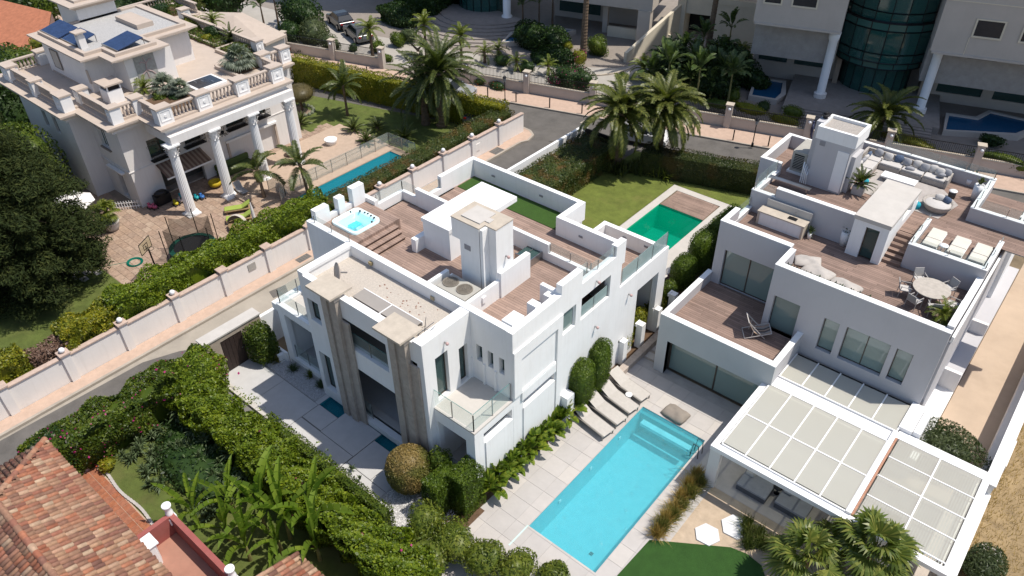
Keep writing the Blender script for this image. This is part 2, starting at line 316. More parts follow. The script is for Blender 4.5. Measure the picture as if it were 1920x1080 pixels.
# ---------------------------------------------------------------- foliage
def leaves(pts, nrm, size, asp=.5, spread=.7, lift=.0, seed=0):
    "rhombic leaves at pts leaning about nrm -> mesh"
    r = np.random.default_rng(seed+11); n = len(pts); pts = np.asarray(pts, float); nrm = np.asarray(nrm, float)
    N = nrm+r.normal(0, spread, (n, 3)); N /= np.linalg.norm(N, axis=1)[:, None]+1e-9
    T = np.cross(N, r.normal(0, 1, (n, 3))); T /= np.linalg.norm(T, axis=1)[:, None]+1e-9; B = np.cross(N, T)
    L = (size*r.uniform(.45, 1.5, n))[:, None]; W = L*asp
    c = pts+nrm*lift*r.uniform(0, 1, (n, 1))
    V = np.empty((n, 4, 3)); V[:, 0] = c-T*L*.5; V[:, 1] = c+B*W*.5+N*L*.08; V[:, 2] = c+T*L*.5; V[:, 3] = c-B*W*.5+N*L*.08
    return V.reshape(-1, 3)
def leafobj(name, V, m, parent=None, kind=None):
    n = len(V)//4; me = bpy.data.meshes.new(name); me.vertices.add(len(V)); me.vertices.foreach_set('co', np.ascontiguousarray(V, dtype=np.float32).ravel())
    me.loops.add(4*n); me.loops.foreach_set('vertex_index', np.arange(4*n, dtype=np.int32)); me.polygons.add(n)
    me.polygons.foreach_set('loop_start', np.arange(0, 4*n, 4, dtype=np.int32)); me.polygons.foreach_set('loop_total', np.full(n, 4, dtype=np.int32))
    me.materials.append(m); me.update(calc_edges=True); return link(name, me, parent, kind)
def bumps(p, amp, sc, seed=0):
    "cheap lumpy noise"
    r = np.random.default_rng(seed+3); k = r.normal(0, 1, (7, 3))*sc; ph = r.uniform(0, 6.28, 7); return amp*np.sin(p@k.T+ph).sum(1)/2.6
def blob(c, rad, n, seed=0, lump=.18, inner=.25, zmin=None, boxy=0):
    "points through the outer shell of a lumpy ellipsoid"
    r = np.random.default_rng(seed); d = r.normal(0, 1, (n, 3)); d /= np.linalg.norm(d, axis=1)[:, None]
    rr = 1-inner*r.uniform(0, 1, n)**2+bumps(d, lump, 2.2, seed)
    if boxy: rr = rr/((np.abs(d)**boxy).sum(1)**(1/boxy))
    p = d*rr[:, None]*np.array(rad)+np.array(c)
    if zmin is not None: k = p[:, 2] > zmin; p, d = p[k], d[k]
    return p, d
def hedgebox(x0, y0, x1, y1, z0, z1, dens, seed=0, amp=.07, rot=0, org=None, depth=.12):
    "points on the five open faces of a clipped hedge"
    r = np.random.default_rng(seed); ps = []; ns = []
    X, Y, Z = x1-x0, y1-y0, z1-z0
    for area, f, nn in ((X*Y, lambda u, v: (x0+u*X, y0+v*Y, z1+0*u), (0, 0, 1)), (X*Z, lambda u, v: (x0+u*X, y0+0*u, z0+v*Z), (0, -1, 0)), (X*Z, lambda u, v: (x0+u*X, y1+0*u, z0+v*Z), (0, 1, 0)),
                        (Y*Z, lambda u, v: (x0+0*u, y0+u*Y, z0+v*Z), (-1, 0, 0)), (Y*Z, lambda u, v: (x1+0*u, y0+u*Y, z0+v*Z), (1, 0, 0))):
        n = int(area*dens); u, v = r.uniform(0, 1, n), r.uniform(0, 1, n); p = np.stack(f(u, v), 1)
        ps.append(p+np.array(nn)*(bumps(p, amp, 2.5, seed)[:, None]-depth*r.uniform(0, 1, (n, 1))**2)); ns.append(np.tile(nn, (n, 1)))
    P, N = np.concatenate(ps), np.concatenate(ns).astype(float)
    if rot:
        c, s = cos(rot), sin(rot); R = np.array([[c, -s, 0], [s, c, 0], [0, 0, 1]]); P = (P-[*org, 0])@R.T+[*org, 0]; N = N@R.T
    return P, N
def hedge(name, label, cat, x0, y0, x1, y1, z1, m, dens=260, size=.11, seed=0, amp=.07, group=None, rot=0, spread=.7, extra=None, z0=0, asp=.55):
    t = thing(name, label, cat, ((x0+x1)/2, (y0+y1)/2, z0), group)
    P, N = hedgebox(x0, y0, x1, y1, z0, z1, dens, seed, amp, 0)
    if rot:
        o = np.array([(x0+x1)/2, (y0+y1)/2, 0]); c, s = cos(rot), sin(rot); R = np.array([[c, -s, 0], [s, c, 0], [0, 0, 1]]); P = (P-o)@R.T+o; N = N@R.T
    leafobj('foliage', leaves(P, N, size, asp, spread, seed=seed), m, t)
    b = MB(); g_ = .12+amp*.75; b.box(x0+g_, y0+g_, z0, x1-g_, y1-g_, z1-g_)
    if rot: b.v = [tuple((Matrix.Rotation(rot, 3, 'Z') @ (Vector(v)-Vector(o)))+Vector(o)) for v in b.v]
    b.build('inner_foliage', m, t)
    if extra: extra(t, P, N)
    return t
def bush(name, label, cat, c, rad, m, n=1500, size=.12, seed=0, group=None, lump=.18, asp=.5, spread=.8, flowers=None, core=.8, inner=.25, boxy=0):
    t = thing(name, label, cat, (c[0], c[1], max(0, c[2]-rad[2])), group)
    p, d = blob(c, rad, n, seed, lump, inner, zmin=max(0.03, c[2]-rad[2]), boxy=boxy)
    leafobj('foliage', leaves(p, d, size, asp, spread, seed=seed), m, t)
    if core:
        b = MB().ball((0, 0, 0), 1, 16, 12); d_ = np.array(b.v); k_ = core*(1+bumps(d_, lump, 2.2, seed))
        if boxy: k_ = k_/((np.abs(d_)**boxy).sum(1)**(1/boxy))
        b.v = [tuple(v) for v in d_*k_[:, None]*np.array(rad)+np.array(c)]; b.build('inner_foliage', m, t, True)
    if flowers:
        fm, k = flowers; q, e = blob(c, [a*1.03 for a in rad], k, seed+5, lump, .05, zmin=c[2]-rad[2]*.3); leafobj('flowers', leaves(q, e, size*.8, .8, .8, seed=seed+1), fm, t)
    return t
# ================================================================ SETTING
def sheet(mb, x0, y0, x1, y1, z, holes=(), m=0):
    xs = sorted({x0, x1, *[min(max(h[i], x0), x1) for h in holes for i in (0, 2)]}); ys = sorted({y0, y1, *[min(max(h[i], y0), y1) for h in holes for i in (1, 3)]})
    for i in range(len(xs)-1):
        for j in range(len(ys)-1):
            cx, cy = (xs[i]+xs[i+1])/2, (ys[j]+ys[j+1])/2
            if any(h[0] < cx < h[2] and h[1] < cy < h[3] for h in holes): continue
            mb.quad((xs[i], ys[j], z), (xs[i+1], ys[j], z), (xs[i+1], ys[j+1], z), (xs[i], ys[j+1], z), m)
    return mb
POOL = (-11.82, 14.62, -8.5, 23.25); GPOOL = (-20.9, 35.0, -17.62, 39.5); LPOOL = (-40.45, 24.6, -38.6, 33.3)
W1 = (-23.9, 13.45, -22.5, 14.42); W2 = (-22.5, 14.08, -20.15, 14.42); W3 = (-20.15, 13.62, -18.0, 14.42)
HOLES = [POOL, GPOOL, LPOOL, W1, W2, W3, (-16.75, 34.8, -16.1, 39.4)]
struct('ground', sheet(MB(), -600, -300, 400, 700, -.03, HOLES), mat('earth_ground', (.22, .17, .11), .95, .25, 1, .5, 40, dirt=.4, dirtcol=(.12, .10, .05)))
e1 = Vector((.96, .28, 0)); e2 = Vector((-.28, .96, 0)); OA = Vector((-37.5, 45.7, 0))
def A(s, v, z=0): p = OA+e1*s+e2*v; return (p.x, p.y, z)
def abox(mb, s0, v0, z0, s1, v1, z1, m=0):
    return mb.prism([A(s0, v0)[:2], A(s1, v0)[:2], A(s1, v1)[:2], A(s0, v1)[:2]], z0, z1, m)
def apoly(mb, pts, z, m=0): return mb.add([A(s, v, z) for s, v in pts], [tuple(range(len(pts)))], m)
# streets
MB_ = MB(); sheet(MB_, -33.6, -20, -29.3, 42.0, -.004); m9 = MB(); sheet(m9, -33.6, 31, -29.55, 42.0, .0); struct('street_asphalt', m9, ASPH); struct('side_street', MB_, mat('street_concrete', (.40, .355, .295), .9, .12, .6, .2, 60, dirt=.85, dirtcol=(.17, .155, .14), sc2=.14))
m_ = MB(); apoly(m_, [(-60, -5.0), (60, -5.0), (60, 0), (-60, 0)], .004); struct('main_street', m_, ASPH)
m_ = MB(); m_.box(-34.6, -20, -.02, -33.78, 40.4, .11); m_.prism([(-34.6, 40.4), (-33.78, 40.4), (-33.5, 41.0), (-33.75, 41.9), (-34.4, 42.3), (-35.4, 42.4), (-36.3, 42.2), (-36.3, 40.4)], -.02, .11); struct('near_pavement', m_, PINKP)
m_ = MB(); m_.box(-33.78, -20, -.02, -33.62, 40.4, .12); m_.prism([(-33.78, 40.4), (-33.62, 40.4), (-33.34, 41.0), (-33.62, 42.0), (-34.3, 42.45), (-35.4, 42.56), (-35.4, 42.4), (-34.4, 42.3), (-33.75, 41.9), (-33.5, 41.0)], -.02, .12); struct('kerb', m_, CONC)
m_ = MB(); abox(m_, -60, .12, -.02, 60, 2.2, .12); struct('far_pavement', m_, PINKP)
m_ = MB(); abox(m_, -60, 0, -.02, 60, .12, .13); struct('far_kerb', m_, CONC)
for (x0, y0, x1, y1) in ((-34.45, 20.0, -33.95, 20.9), (-34.5, 32.5, -33.9, 33.2), (-34.5, 37.7, -33.75, 38.7)):
    g = MB(); g.box(x0, y0, .1, x1, y1, .118)
    for k in range(5): yy = y0+(y1-y0)*(k+.5)/5; g.box(x0+.06, yy-.03, .118, x1-.06, yy+.03, .13)
    tag(g.build('utility_cover', mat('cover_grey', (.16, .15, .14), .8)), 'grey utility cover %s' % ('in the pink pavement below the street wall with the meter box' if y0 < 30 else ('in the pink pavement just beyond the turf roof corner' if y0 < 35 else 'on the rounded pavement corner of the street')), 'utility cover')
for nm, pts, l in (('tar_patch', [(-33.5, 1.5), (-30.6, 1.5), (-30.2, 7.5), (-30.6, 11.8), (-31.4, 12.6), (-32.6, 11.2), (-33.3, 9.5)], ''), ('tar_patch', [(-33.2, 17.2), (-32.5, 17.0), (-32.3, 17.9), (-33.0, 18.2)], ''), ('tar_patch', [(-31.8, 22.0), (-30.2, 21.8), (-30.0, 26.5), (-31.5, 27.0)], '')):
    mq = MB(); mq.add([(x, y, .0) for x, y in pts], [tuple(range(len(pts)))]); struct(nm, mq, ASPH)
mq = MB(); mq.lathe(-32.2, 13.8, [(.3, .0), (.3, .012), (.01, .013)], 20); struct('manhole_cover', mq, MATS['cover_grey'])
# back garden of the white villa
m_ = MB(); sheet(m_, -26.2, 28.9, -15.6, 44.9, .010, [(-21.45, 33, -15.7, 42.35)]); struct('back_lawn', m_, mat('yellow_green_lawn', (.155, .19, .035), .95, .25, 1.2, .9, 110, dirt=.6, dirtcol=(.25, .21, .07), sc2=.45))  # back lawn in a brighter yellow green
m_ = MB(); sheet(m_, -21.45, 28.9, -15.7, 42.35, .03, [GPOOL, (-16.75, 34.8, -16.1, 39.4), (-20.9, 39.5, -17.62, 41.75)]); m_.box(-21.45, 28.9, -.02, -21.43, 42.35, .03); m_.box(-21.45, 42.33, -.02, -15.7, 42.35, .03); struct('pool_coping', m_, LIME)
m_ = MB(); sheet(m_, -16.75, 34.8, -16.1, 39.4, -.08); struct('gravel_bed', m_, SAND)
for k in range(4):
    y = 34.95+k*1.17
    MB().box(-16.8, y+.45, -.05, -16.02, y+1.12, .045).build('stepping_slab', LIME, bpy.data.objects['pool_coping'])
m_ = MB()
def basin(mb, r, z0, z1, m=0):
    x0, y0, x1, y1 = r
    mb.quad((x0, y0, z0), (x1, y0, z0), (x1, y1, z0), (x0, y1, z0), m)
    for a, b in (((x0, y0), (x1, y0)), ((x1, y0), (x1, y1)), ((x1, y1), (x0, y1)), ((x0, y1), (x0, y0))): mb.quad((*a, z0), (*b, z0), (*b, z1), (*a, z1), m)
    return mb
def pool(name, label, r, depth, basinm, waterm, wl=-.08, top=.03, extra=None, group=None):
    t = thing(name, label, 'swimming pool', ((r[0]+r[2])/2, (r[1]+r[3])/2, 0), group)
    basin(MB(), r, -depth, top).build('basin', basinm, t)
    nx, ny = 24, 48; wv = MB(); x0, y0, x1, y1 = r
    for i in range(nx+1):
        for j in range(ny+1): wv.v.append((x0+(x1-x0)*i/nx, y0+(y1-y0)*j/ny, wl+.006*sin(i*1.3+j*.7)*sin(j*.9)))
    for i in range(nx):
        for j in range(ny): wv.f.append((i*(ny+1)+j, (i+1)*(ny+1)+j, (i+1)*(ny+1)+j+1, i*(ny+1)+j+1)); wv.m.append(0)
    wv.build('water', waterm, t, True)
    if extra: extra(t)
    return t
def px1(t):
    part('bench', mat('pool_bench', (.42, .72, .74), .6), t, (-11.5, 22.55, -.5, -8.9, 22.85, -.32))
    part('end_wall', mat('pool_tile', (.10, .42, .46), .5, .05), t, (POOL[0]+.01, 23.02, -1.3, POOL[2]-.01, 23.24, -.2))
    part('drain', DARKM, t, (-9.65, 15.9, -1.395, -9.5, 16.05, -1.36))
    for k, (x, y) in enumerate(((-11.8, 16.6), (-11.8, 18.9), (-11.8, 21.2))): part('pool_light', WHITE2, t, (x, y, -.55, x+.04, y+.14, -.4))
pool('swimming_pool', 'long rectangular swimming pool of bright turquoise water in the pale tiled deck', POOL, 1.4, mat('turquoise_basin', (.27, .66, .71), .5, .05, 2.5), watermat('turquoise_water', (.08, .40, .46), (.20, .60, .64), .8, 7, .36), -.06, 0, px1)  # turquoise water mixes two tones to paint the light on ripples
pool('emerald_pool', 'small emerald green swimming pool with a decked end beside the back lawn', GPOOL, 1.6, mat('emerald_basin', (.02, .58, .34), .5, .06), watermat('emerald_water', (.0, .22, .12), (.0, .30, .16), .15, 1.2, .5), -.1, .03)
t = thing('pool_platform', 'square wooden platform at the end of the emerald green pool', 'platform', (-19.2, 40.6, 0))
for k in range(16):
    y = 39.56+k*.136; part('board', DECK, t, (-20.82, y, -.05, -17.7, y+.124, .02))
pool('narrow_pool', 'narrow blue lap pool behind the long hedge of the columned mansion', LPOOL, 1.2, mat('blue_basin', (.03, .35, .42), .5, .05), watermat('blue_water', (.01, .22, .29), (.02, .27, .34), .2, 3, .55), -.08, 0)
# pool deck of large tiles
m_ = MB(); sheet(m_, -14.25, 9, -7.0, 26.2, -.012, [POOL]); struct('pool_terrace', m_, mat('joint_grey', (.43, .41, .39), .9))
pt = bpy.data.objects['pool_terrace']
TILE = [mat('deck_tile_%d' % i, c, .7, .05, 2, .1, 60, dirt=.12, dirtcol=(.46, .43, .4)) for i, c in enumerate(((.53, .495, .465), (.50, .47, .445), (.56, .52, .48)))]
xs = [-14.25+.92*i for i in range(8)]+[-7.0]; ys = [9+.92*j for j in range(19)]
for i in range(8):
    for j in range(18):
        x0, x1, y0, y1 = xs[i]+.006, xs[i+1]-.006, ys[j]+.006, ys[j+1]-.006
        if x1-x0 < .1: continue
        cl = []
        if x1 > POOL[0] and x0 < POOL[2] and y1 > POOL[1] and y0 < POOL[3]:
            if x0 < POOL[0]: cl.append((x0, y0, POOL[0], y1))
            if x1 > POOL[2]: cl.append((POOL[2], y0, x1, y1))
            xa, xb = max(x0, POOL[0]), min(x1, POOL[2])
            if y0 < POOL[1]: cl.append((xa, y0, xb, POOL[1]))
            if y1 > POOL[3]: cl.append((xa, POOL[3], xb, y1))
        else: cl.append((x0, y0, x1, y1))
        mb = MB()
        for c in cl: mb.box(c[0], c[1], -.02, c[2], c[3], 0)
        mb.build('tile', TILE[(i*7+j*5+i*j) % 3 if random.random() < .6 else 0], pt)
t = MB(); t.box(-11.9, 13.4, .001, -11.83, 14.62, .006); tag(t.build('overflow_slot', mat('slot_pale', (.55, .70, .66), .4)), 'thin pale glass overflow slot in the deck at the near corner of the turquoise pool', 'drain slot')
# side garden bed and path between the two white houses
m_ = MB(); sheet(m_, -16.3, 23.6, -14.05, 34, .03); m_.box(-14.4, 23.3, -.02, -14.1, 24, .03); struct('planting_bed', m_, SOIL)
m_ = MB(); sheet(m_, -14.45, 14, -13.95, 23.6, .012); sheet(m_, -15.2, 12.3, -13.7, 14.0, .012); struct('villa_foot_bed', m_, SOIL)
m_ = MB(); m_.box(-14.05, 23.5, -.02, -13.7, 34, .32); tag(m_.build('retaining_kerb', mat('pebble_kerb', (.50, .42, .36), .9, .2, 6, .5, 60)), 'pebble faced low kerb along the planting bed between the two white houses', 'kerb')
m_ = MB(); sheet(m_, -13.7, 26.2, -12.8, 36, .0); struct('side_path', m_, CONC)
for k in range(5): MB().box(-13.65, 26.3+k*.62, -.02, -12.95, 26.3+k*.62+.42, .03).build('slab', LIME, bpy.data.objects['side_path'])
# front patio of the villa
m_ = MB(); sheet(m_, -29.4, 10.6, -15.2, 14.42, -.012, [W1, W2, W3]); struct('front_patio', m_, mat('patio_joint', (.2, .19, .18), .9)); fp = bpy.data.objects['front_patio']
SL = [(-29.3, 11.55, -26.1, 13.4), (-26.07, 11.55, -23.95, 13.4), (-23.95, 13.43, -24.15, 14.4)]
def slab(*b): MB().box(b[0], b[1], -.015, b[2], b[3], .0 if len(b) < 5 else b[4]).build('slab', PATIO, fp)
slab(-29.35, 11.5, -26.6, 13.38); slab(-26.58, 11.5, -23.93, 13.38); slab(-24.2, 13.4, -23.92, 14.42)
slab(-23.88, 12.42, -22.52, 13.42, .015); slab(-22.48, 12.38, -20.17, 14.05, .03); slab(-20.13, 12.0, -18.6, 13.6, .015); slab(-23.9, 11.5, -20.2, 12.36)
slab(-20.15, 11.0, -17.6, 11.97); slab(-18.58, 12.0, -17.6, 13.55)
m_ = MB()
m_.box(-24.3, 11.2, -.01, -17.8, 11.46, .22); m_.box(-29.3, 11.2, -.01, -24.34, 11.46, .14); struct('patio_curb', m_, LIME)
m_ = MB(); sheet(m_, -17.6, 10.3, -14.4, 14.0, .006); sheet(m_, -28.6, 13.4, -24.2, 14.4, .008); struct('white_gravel_base', m_, mat('gravel_base', (.45, .44, .43), .9, .3, 20, .8, 60))
r = np.random.default_rng(5)
def gravel(x0, y0, x1, y1, n, s, m, z=.01):
    mb = MB()
    for _ in range(n):
        x, y = r.uniform(x0, x1), r.uniform(y0, y1); a = s*r.uniform(.6, 1.4); h = a*r.uniform(.4, .8); k = r.uniform(0, 6.3)
        c = [(x+a*cos(k+i*2.094)*r.uniform(.7, 1), y+a*sin(k+i*2.094)*r.uniform(.7, 1), z) for i in range(3)]
        mb.add(c+[(x, y, z+h)], [(0, 1, 3), (1, 2, 3), (2, 0, 3)])
    return mb
g = gravel(-17.5, 10.4, -14.5, 13.9, 5200, .035, None); g.build('white_gravel', mat('white_stone', (.72, .71, .70), .8, .15, 10), None, kind='stuff')
g = gravel(-28.5, 13.45, -24.25, 14.35, 3600, .032, None); g.build('grey_gravel', mat('grey_stone', (.62, .62, .63), .8, .3, 14), None, kind='stuff')
for nm, R_, l in (('reflecting_pond', W1, 'square dark teal reflecting pond beside the stone pillar at the front of the white villa'), ('water_channel', W2, 'narrow channel of teal water between the big patio slab and the villa step'), ('reflecting_pond', W3, 'dark teal pond near the round clipped hedge in the villa patio')):
    t = thing(nm, l, 'pond', (R_[0], R_[1], 0)); basin(MB(), R_, -.4, .0).build('basin', mat('teal_basin', (.03, .30, .36), .5, .1), t); MB().quad((R_[0], R_[1], -.1), (R_[2], R_[1], -.1), (R_[2], R_[3], -.1), (R_[0], R_[3], -.1)).build('water', watermat('teal_water', (.01, .14, .18), (.02, .20, .24), .1, 2, .45), t)
# sand, lawn, dry field at the right
m_ = MB(); sheet(m_, -7.75, 8, 2.0, 21.4, -.008); struct('sandy_bed', m_, SAND)
m_ = MB(); c = [at(*p, .01) for p in ((1130, 1130), (1158, 1078), (1218, 1012), (1370, 1026), (1400, 1038), (1428, 1060), (1450, 1130))]; m_.add(c, [tuple(range(len(c)))]); m_.add([(v.x, v.y, -.02) for v in c]+c, [(i, (i+1) % 7, 7+(i+1) % 7, 7+i) for i in range(7)]); struct('lower_lawn', m_, LAWND)
m_ = MB(); sheet(m_, 2.2, 5, 120, 60, .0); struct('dry_field', m_, DRY)
m_ = MB(); sheet(m_, -7.4, 21.2, 1.9, 26.4, .01); struct('pergola_floor', m_, mat('pergola_paving', (.58, .51, .45), .8, .1, 2, .1, 40))
m_ = MB(); sheet(m_, -.72, 26.6, 1.5, 60, .003); struct('beige_path', m_, BEPATH)
# lower left garden
m_ = MB(); sheet(m_, -29.3, -6, -14.3, 10.55, .0); sheet(m_, -14.3, -6, -6, 8.9, .0); struct('lower_garden_lawn', m_, LAWN)
m_ = MB(); sheet(m_, -29.0, 3.2, -21, 4.68, .006); struct('terracotta_path_bed', m_, mat('mortar', (.50, .36, .27), .9))
tpb = bpy.data.objects['terracotta_path_bed']; tm = tilemat('terracotta_pavers', ((.40, .15, .08), (.46, .19, .10), (.38, .16, .10), (.44, .20, .12)))
for i in range(24):
    for j in range(4):
        x = -28.8+i*.32; y = 3.36+j*.32; me = None
        MB().box(x, y, 0, x+.30, y+.30, .02).build('paver', tm, tpb)
m_ = MB()
for i in range(30):
    x = -28.9+i*.2; m_.box(x, 4.68+.06*sin(i*.4), -.01, x+.2, 4.80+.06*sin(i*.4), .08)
tag(m_.build('path_edging', mat('pale_edging', (.48, .45, .42), .85, .1, 5)), 'pale concrete edging strip along the terracotta path and the lawn', 'edging')
# mansion garden
m_ = MB(); sheet(m_, -62, -5, -34.9, 12.15, .0); sheet(m_, -55, 34, -36.5, 44, .002); m_.add([(-50.5, 31.5, .004), (-44.9, 31.5, .004), (-42.8, 34.1, .004), (-50.5, 34.1, .004)], [(0, 1, 2, 3)]); struct('mansion_lawn', m_, LAWN)
m_ = MB(); sheet(m_, -64, 12.15, -36.4, 34.0, .0, [LPOOL]); struct('mansion_terrace', m_, mat('paver_joint', (.30, .23, .17), .9)); mt = bpy.data.objects['mansion_terrace']
pm = tilemat('mansion_paver_stone', ((.45, .335, .25), (.50, .385, .29), (.41, .31, .24), (.54, .43, .33), (.47, .35, .27))); pmi = tilemat('mansion_paver_far', ((.45, .335, .25), (.50, .385, .29), (.41, .31, .24), (.54, .43, .33), (.47, .35, .27)), island=True)
cells = []
for j in range(46):
    y = 12.18+j*.46; off = (.31 if j % 2 else 0)+.07*(j % 3)
    for i in range(46):
        x = -62.5+off+i*.62
        if x+.6 > -36.6: continue
        if LPOOL[0]-.6 < x < LPOOL[2] and LPOOL[1]-.45 < y < LPOOL[3]: continue
        if x < -48.2 and y > 16.6 or (x < -52): continue
        cells.append((x, y))
cells.sort(key=lambda c: (c[0]+40)**2*.6+(c[1]-13)**2+(0 if c[0] > -47.5 and c[1] < 21 else 400))
shared = MB().box(0, 0, -.01, .60, .44, .015).mesh('paver', pm); rest = MB()
for k, (x, y) in enumerate(cells):
    if k < 300:
        o = bpy.data.objects.new('paver', shared); COL.objects.link(o); o.parent = mt; o.location = (x, y, random.uniform(-.003, .003))
    else: rest.box(x, y, -.01, x+.6, y+.44, .013)
rest.build('far_pavers', pmi, mt, kind='stuff')
m_ = MB(); sheet(m_, -47, 25.2, -40.5, 33.9, .02)
m_.box(-44.9, 22, -.01, -42.6, 34, .14); m_.box(-42.6, 25.5, -.01, -42.2, 34, .07); struct('mansion_pool_steps', m_, mat('step_stone', (.50, .38, .29), .85, .1, 3))
t = thing('checkerboard_stepping_stones', 'checkerboard of pale square stepping stones in the grass beside the paved terrace', 'stepping stones', (-43.6, 11.4, 0))
for i in range(7):
    for j in range(5):
        if (i+j) % 2 == 0: MB().box(-46.2+i*.55, 9.95+j*.42, -.01, -45.72+i*.55, 10.33+j*.42, .02).build('stone', LIME, t)
m_ = MB(); sheet(m_, -46.4, 9.8, -42.2, 12.1, .006)
# walls ---------------------------------------------------------------
def pillarwall():
    t = thing('street_wall', 'long white street wall with pillars and stone coping below the tall hedge', 'wall', (-34.7, 20, 0))
    lows = []
    y = .8; k = 0
    for k in range(14):
        y0 = .8+2.95*k; y1 = y0+2.95; z = 1.6
        part('wall_panel', GREYW, t, (-34.8, y0+.18, 0, -34.62, y1-.18, z)); part('coping', mat('pink_coping', (.55, .42, .35), .8, .15, 5), t, (-34.86, y0+.18, z, -34.56, y1-.18, z+.06))
    for k in range(15):
        y0 = .8+2.95*k
        if y0 > 40.6: continue
        p = part('pillar', GREYW, t, (-34.9, y0-.2, 0, -34.5, y0+.2, 1.78)); part('pillar_cap', mat('pink_coping', (.55, .42, .35)), t, (-34.97, y0-.27, 1.78, -34.43, y0+.27, 1.86))
        if k in (2, 3, 4, 9, 10, 11, 12, 13): MB().ball((-34.7, y0, 2.0), .15, 12, 8).build('globe_lamp', mat('white_globe', (.75, .75, .76), .3), t, True)
    part('meter_box', mat('grey_box', (.42, .40, .37), .8), t, (-34.63, 17.05, .85, -34.58, 17.55, 1.3)); part('meter_box', GREYW, t, (-34.63, 36.4, .6, -34.58, 36.9, 1.15))
pillarwall()
t = thing('boundary_wall', 'tall white boundary wall between the street and the back garden hedge', 'wall', (-29.4, 38, 0)); part('wall', WHITE, t, (-29.55, 14.3, 0, -29.35, 42.5, 1.95)); part('end_pillar', WHITE, t, (-29.65, 42.5, 0, -29.25, 42.9, 2.05)); part('cap', STONE, t, (-29.7, 42.45, 2.05, -29.2, 42.95, 2.12))
for yy in (38.2, 39.3, 40.2, 41.4): part('seam', GREYW, t, (-29.348, yy, .2, -29.34, yy+.03, 1.9))
t = MB(); t.box(-29.2, 42.4, 0, -26.9, 42.52, 1.85); tag(t.build('dark_gate', DARKM), 'dark metal gate at the end of the white boundary wall behind the palms', 'gate')
# ================================================================ WHITE VILLA
V = thing('white_villa', 'large white modern villa with roof terraces and two weathered stone pillars on its front', 'house', (-21, 20, 0))
V['_loc'] = False; del V['_loc']
def W(*b, name='wall', m=WHITE):
    for c in b: o = part(name, m, V, c)
    return o
mb = MB()
# tall main body: east facade with its openings
mb.wall('x', -14.75, -14.45, 16.8, 24.5, 0, 6.5, [(17.46, 19.58, 2.95, 3.45), (20.1, 21.02, 5.15, 6.37), (21.42, 23.63, 5.17, 6.4), (16.85, 16.9, 0, .01)])
mb.box(-14.75, 16.8, 6.5, -14.45, 19.95, 7.48); mb.box(-14.75, 19.95, 6.5, -14.45, 21.4, 7.95); mb.box(-14.75, 21.4, 6.5, -14.45, 23.95, 7.2); mb.box(-14.75, 23.95, 6.5, -14.45, 24.7, 7.75)
mb.build('east_wall', WHITE, V)
mb = MB(); mb.wall('x', -14.75, -14.45, 24.5, 28.9, 0, 5.12, [(26.2, 28.15, 0, 3.95)]); mb.build('terrace_wall', WHITE, V)
# recessed blind panel and ledge on the east face
W((-14.45, 17.3, 3.97, -14.38, 19.62, 4.06)); W((-14.45, 17.3, 3.47, -14.37, 19.62, 3.97), (-14.45, 17.42, .6, -14.39, 19.58, 2.93), (-14.45, 16.9, .0, -14.3, 22.0, .55))
W((-14.45, 16.8, 3.97, -14.36, 17.28, 6.5)); W((-14.45, 19.66, .56, -14.36, 20.0, 6.5)); W((-14.45, 17.28, 5.92, -14.36, 19.66, 6.5)) 
W((-14.45, 20.05, .0, -14.0, 20.6, 1.6), name='meter_cupboard')
# front wall of tall body above the gravel roof
mb = MB(); mb.wall('y', 16.8, 17.1, -27.15, -14.75, 0, 6.5, [(-16.42, -16.1, 5.0, 5.88), (-15.8, -15.5, 5.0, 5.88), (-15.18, -14.9, 5.0, 5.88), (-17.4, -16.95, 3.95, 6.0)]); mb.box(-27.15, 16.8, 6.5, -14.75, 17.1, 7.5); mb.build('front_wall', WHITE, V)
for x in (-16.42, -15.8, -15.18): W((x+.0, 17.02, 5.0, x+.32, 17.08, 5.88), name='window_pane', m=GLASSW)
W((-17.4, 17.02, 3.95, -16.95, 17.06, 6.0), name='balcony_door', m=GLASSW)
for x in (-16.75, -16.05, -15.42): W((x, 16.72, 3.85, x+.1, 16.8, 4.99))
# west and north walls
W((-27.15, 17.1, 0, -26.85, 20.2, 6.5), (-26.5, 20.2, 0, -26.2, 22.35, 6.5), (-26.2, 22.05, 0, -25.2, 22.35, 6.5), (-25.3, 22.35, 0, -25.0, 26.45, 6.5), (-25.0, 26.15, 0, -18.1, 26.45, 6.5), (-18.4, 24.8, 0, -18.1, 26.15, 6.5), (-18.1, 24.5, 0, -14.75, 24.75, 6.5), (-27.15, 20.2, 0, -26.5, 20.4, 6.5), name='back_wall')
W((-18.1, 28.63, 0, -14.75, 28.9, 5.05), (-18.35, 26.45, 0, -18.1, 28.9, 5.05), name='terrace_parapet')
# roof decks
dk = MB(); sheet(dk, -27.0, 17.0, -14.7, 24.6, 6.5, [(-27.2, 20.3, -26.3, 24.7), (-27, 22.2, -25.1, 24.7)]); dk.build('roof_deck', DECK, V)
dk = MB(); sheet(dk, -25.1, 24.6, -18.3, 26.2, 6.502); sheet(dk, -18.2, 24.6, -14.7, 28.7, 4.2); dk.build('terrace_deck', DECK, V)
part('turf_strip', TURF, V, (-25.0, 24.8, 6.505, -18.42, 26.14, 6.53))
part('ceiling_slab', WHITE, V, (-26.8, 17.1, 6.2, -14.76, 22.0, 6.46), (-25, 22.3, 6.2, -14.76, 24.5, 6.46), (-18, 24.8, 3.95, -14.76, 28.6, 4.16))
part('inner_floor', DECK, V, (-20, 17.1, 3.7, -14.76, 24.5, 3.9))
part('inner_wall', ROOM, V, (-18.3, 17.1, 3.9, -18.2, 24.5, 6.2), (-18.2, 19.6, 3.9, -14.8, 19.7, 6.2), (-18, 24.76, 0, -17.9, 28.6, 3.9))
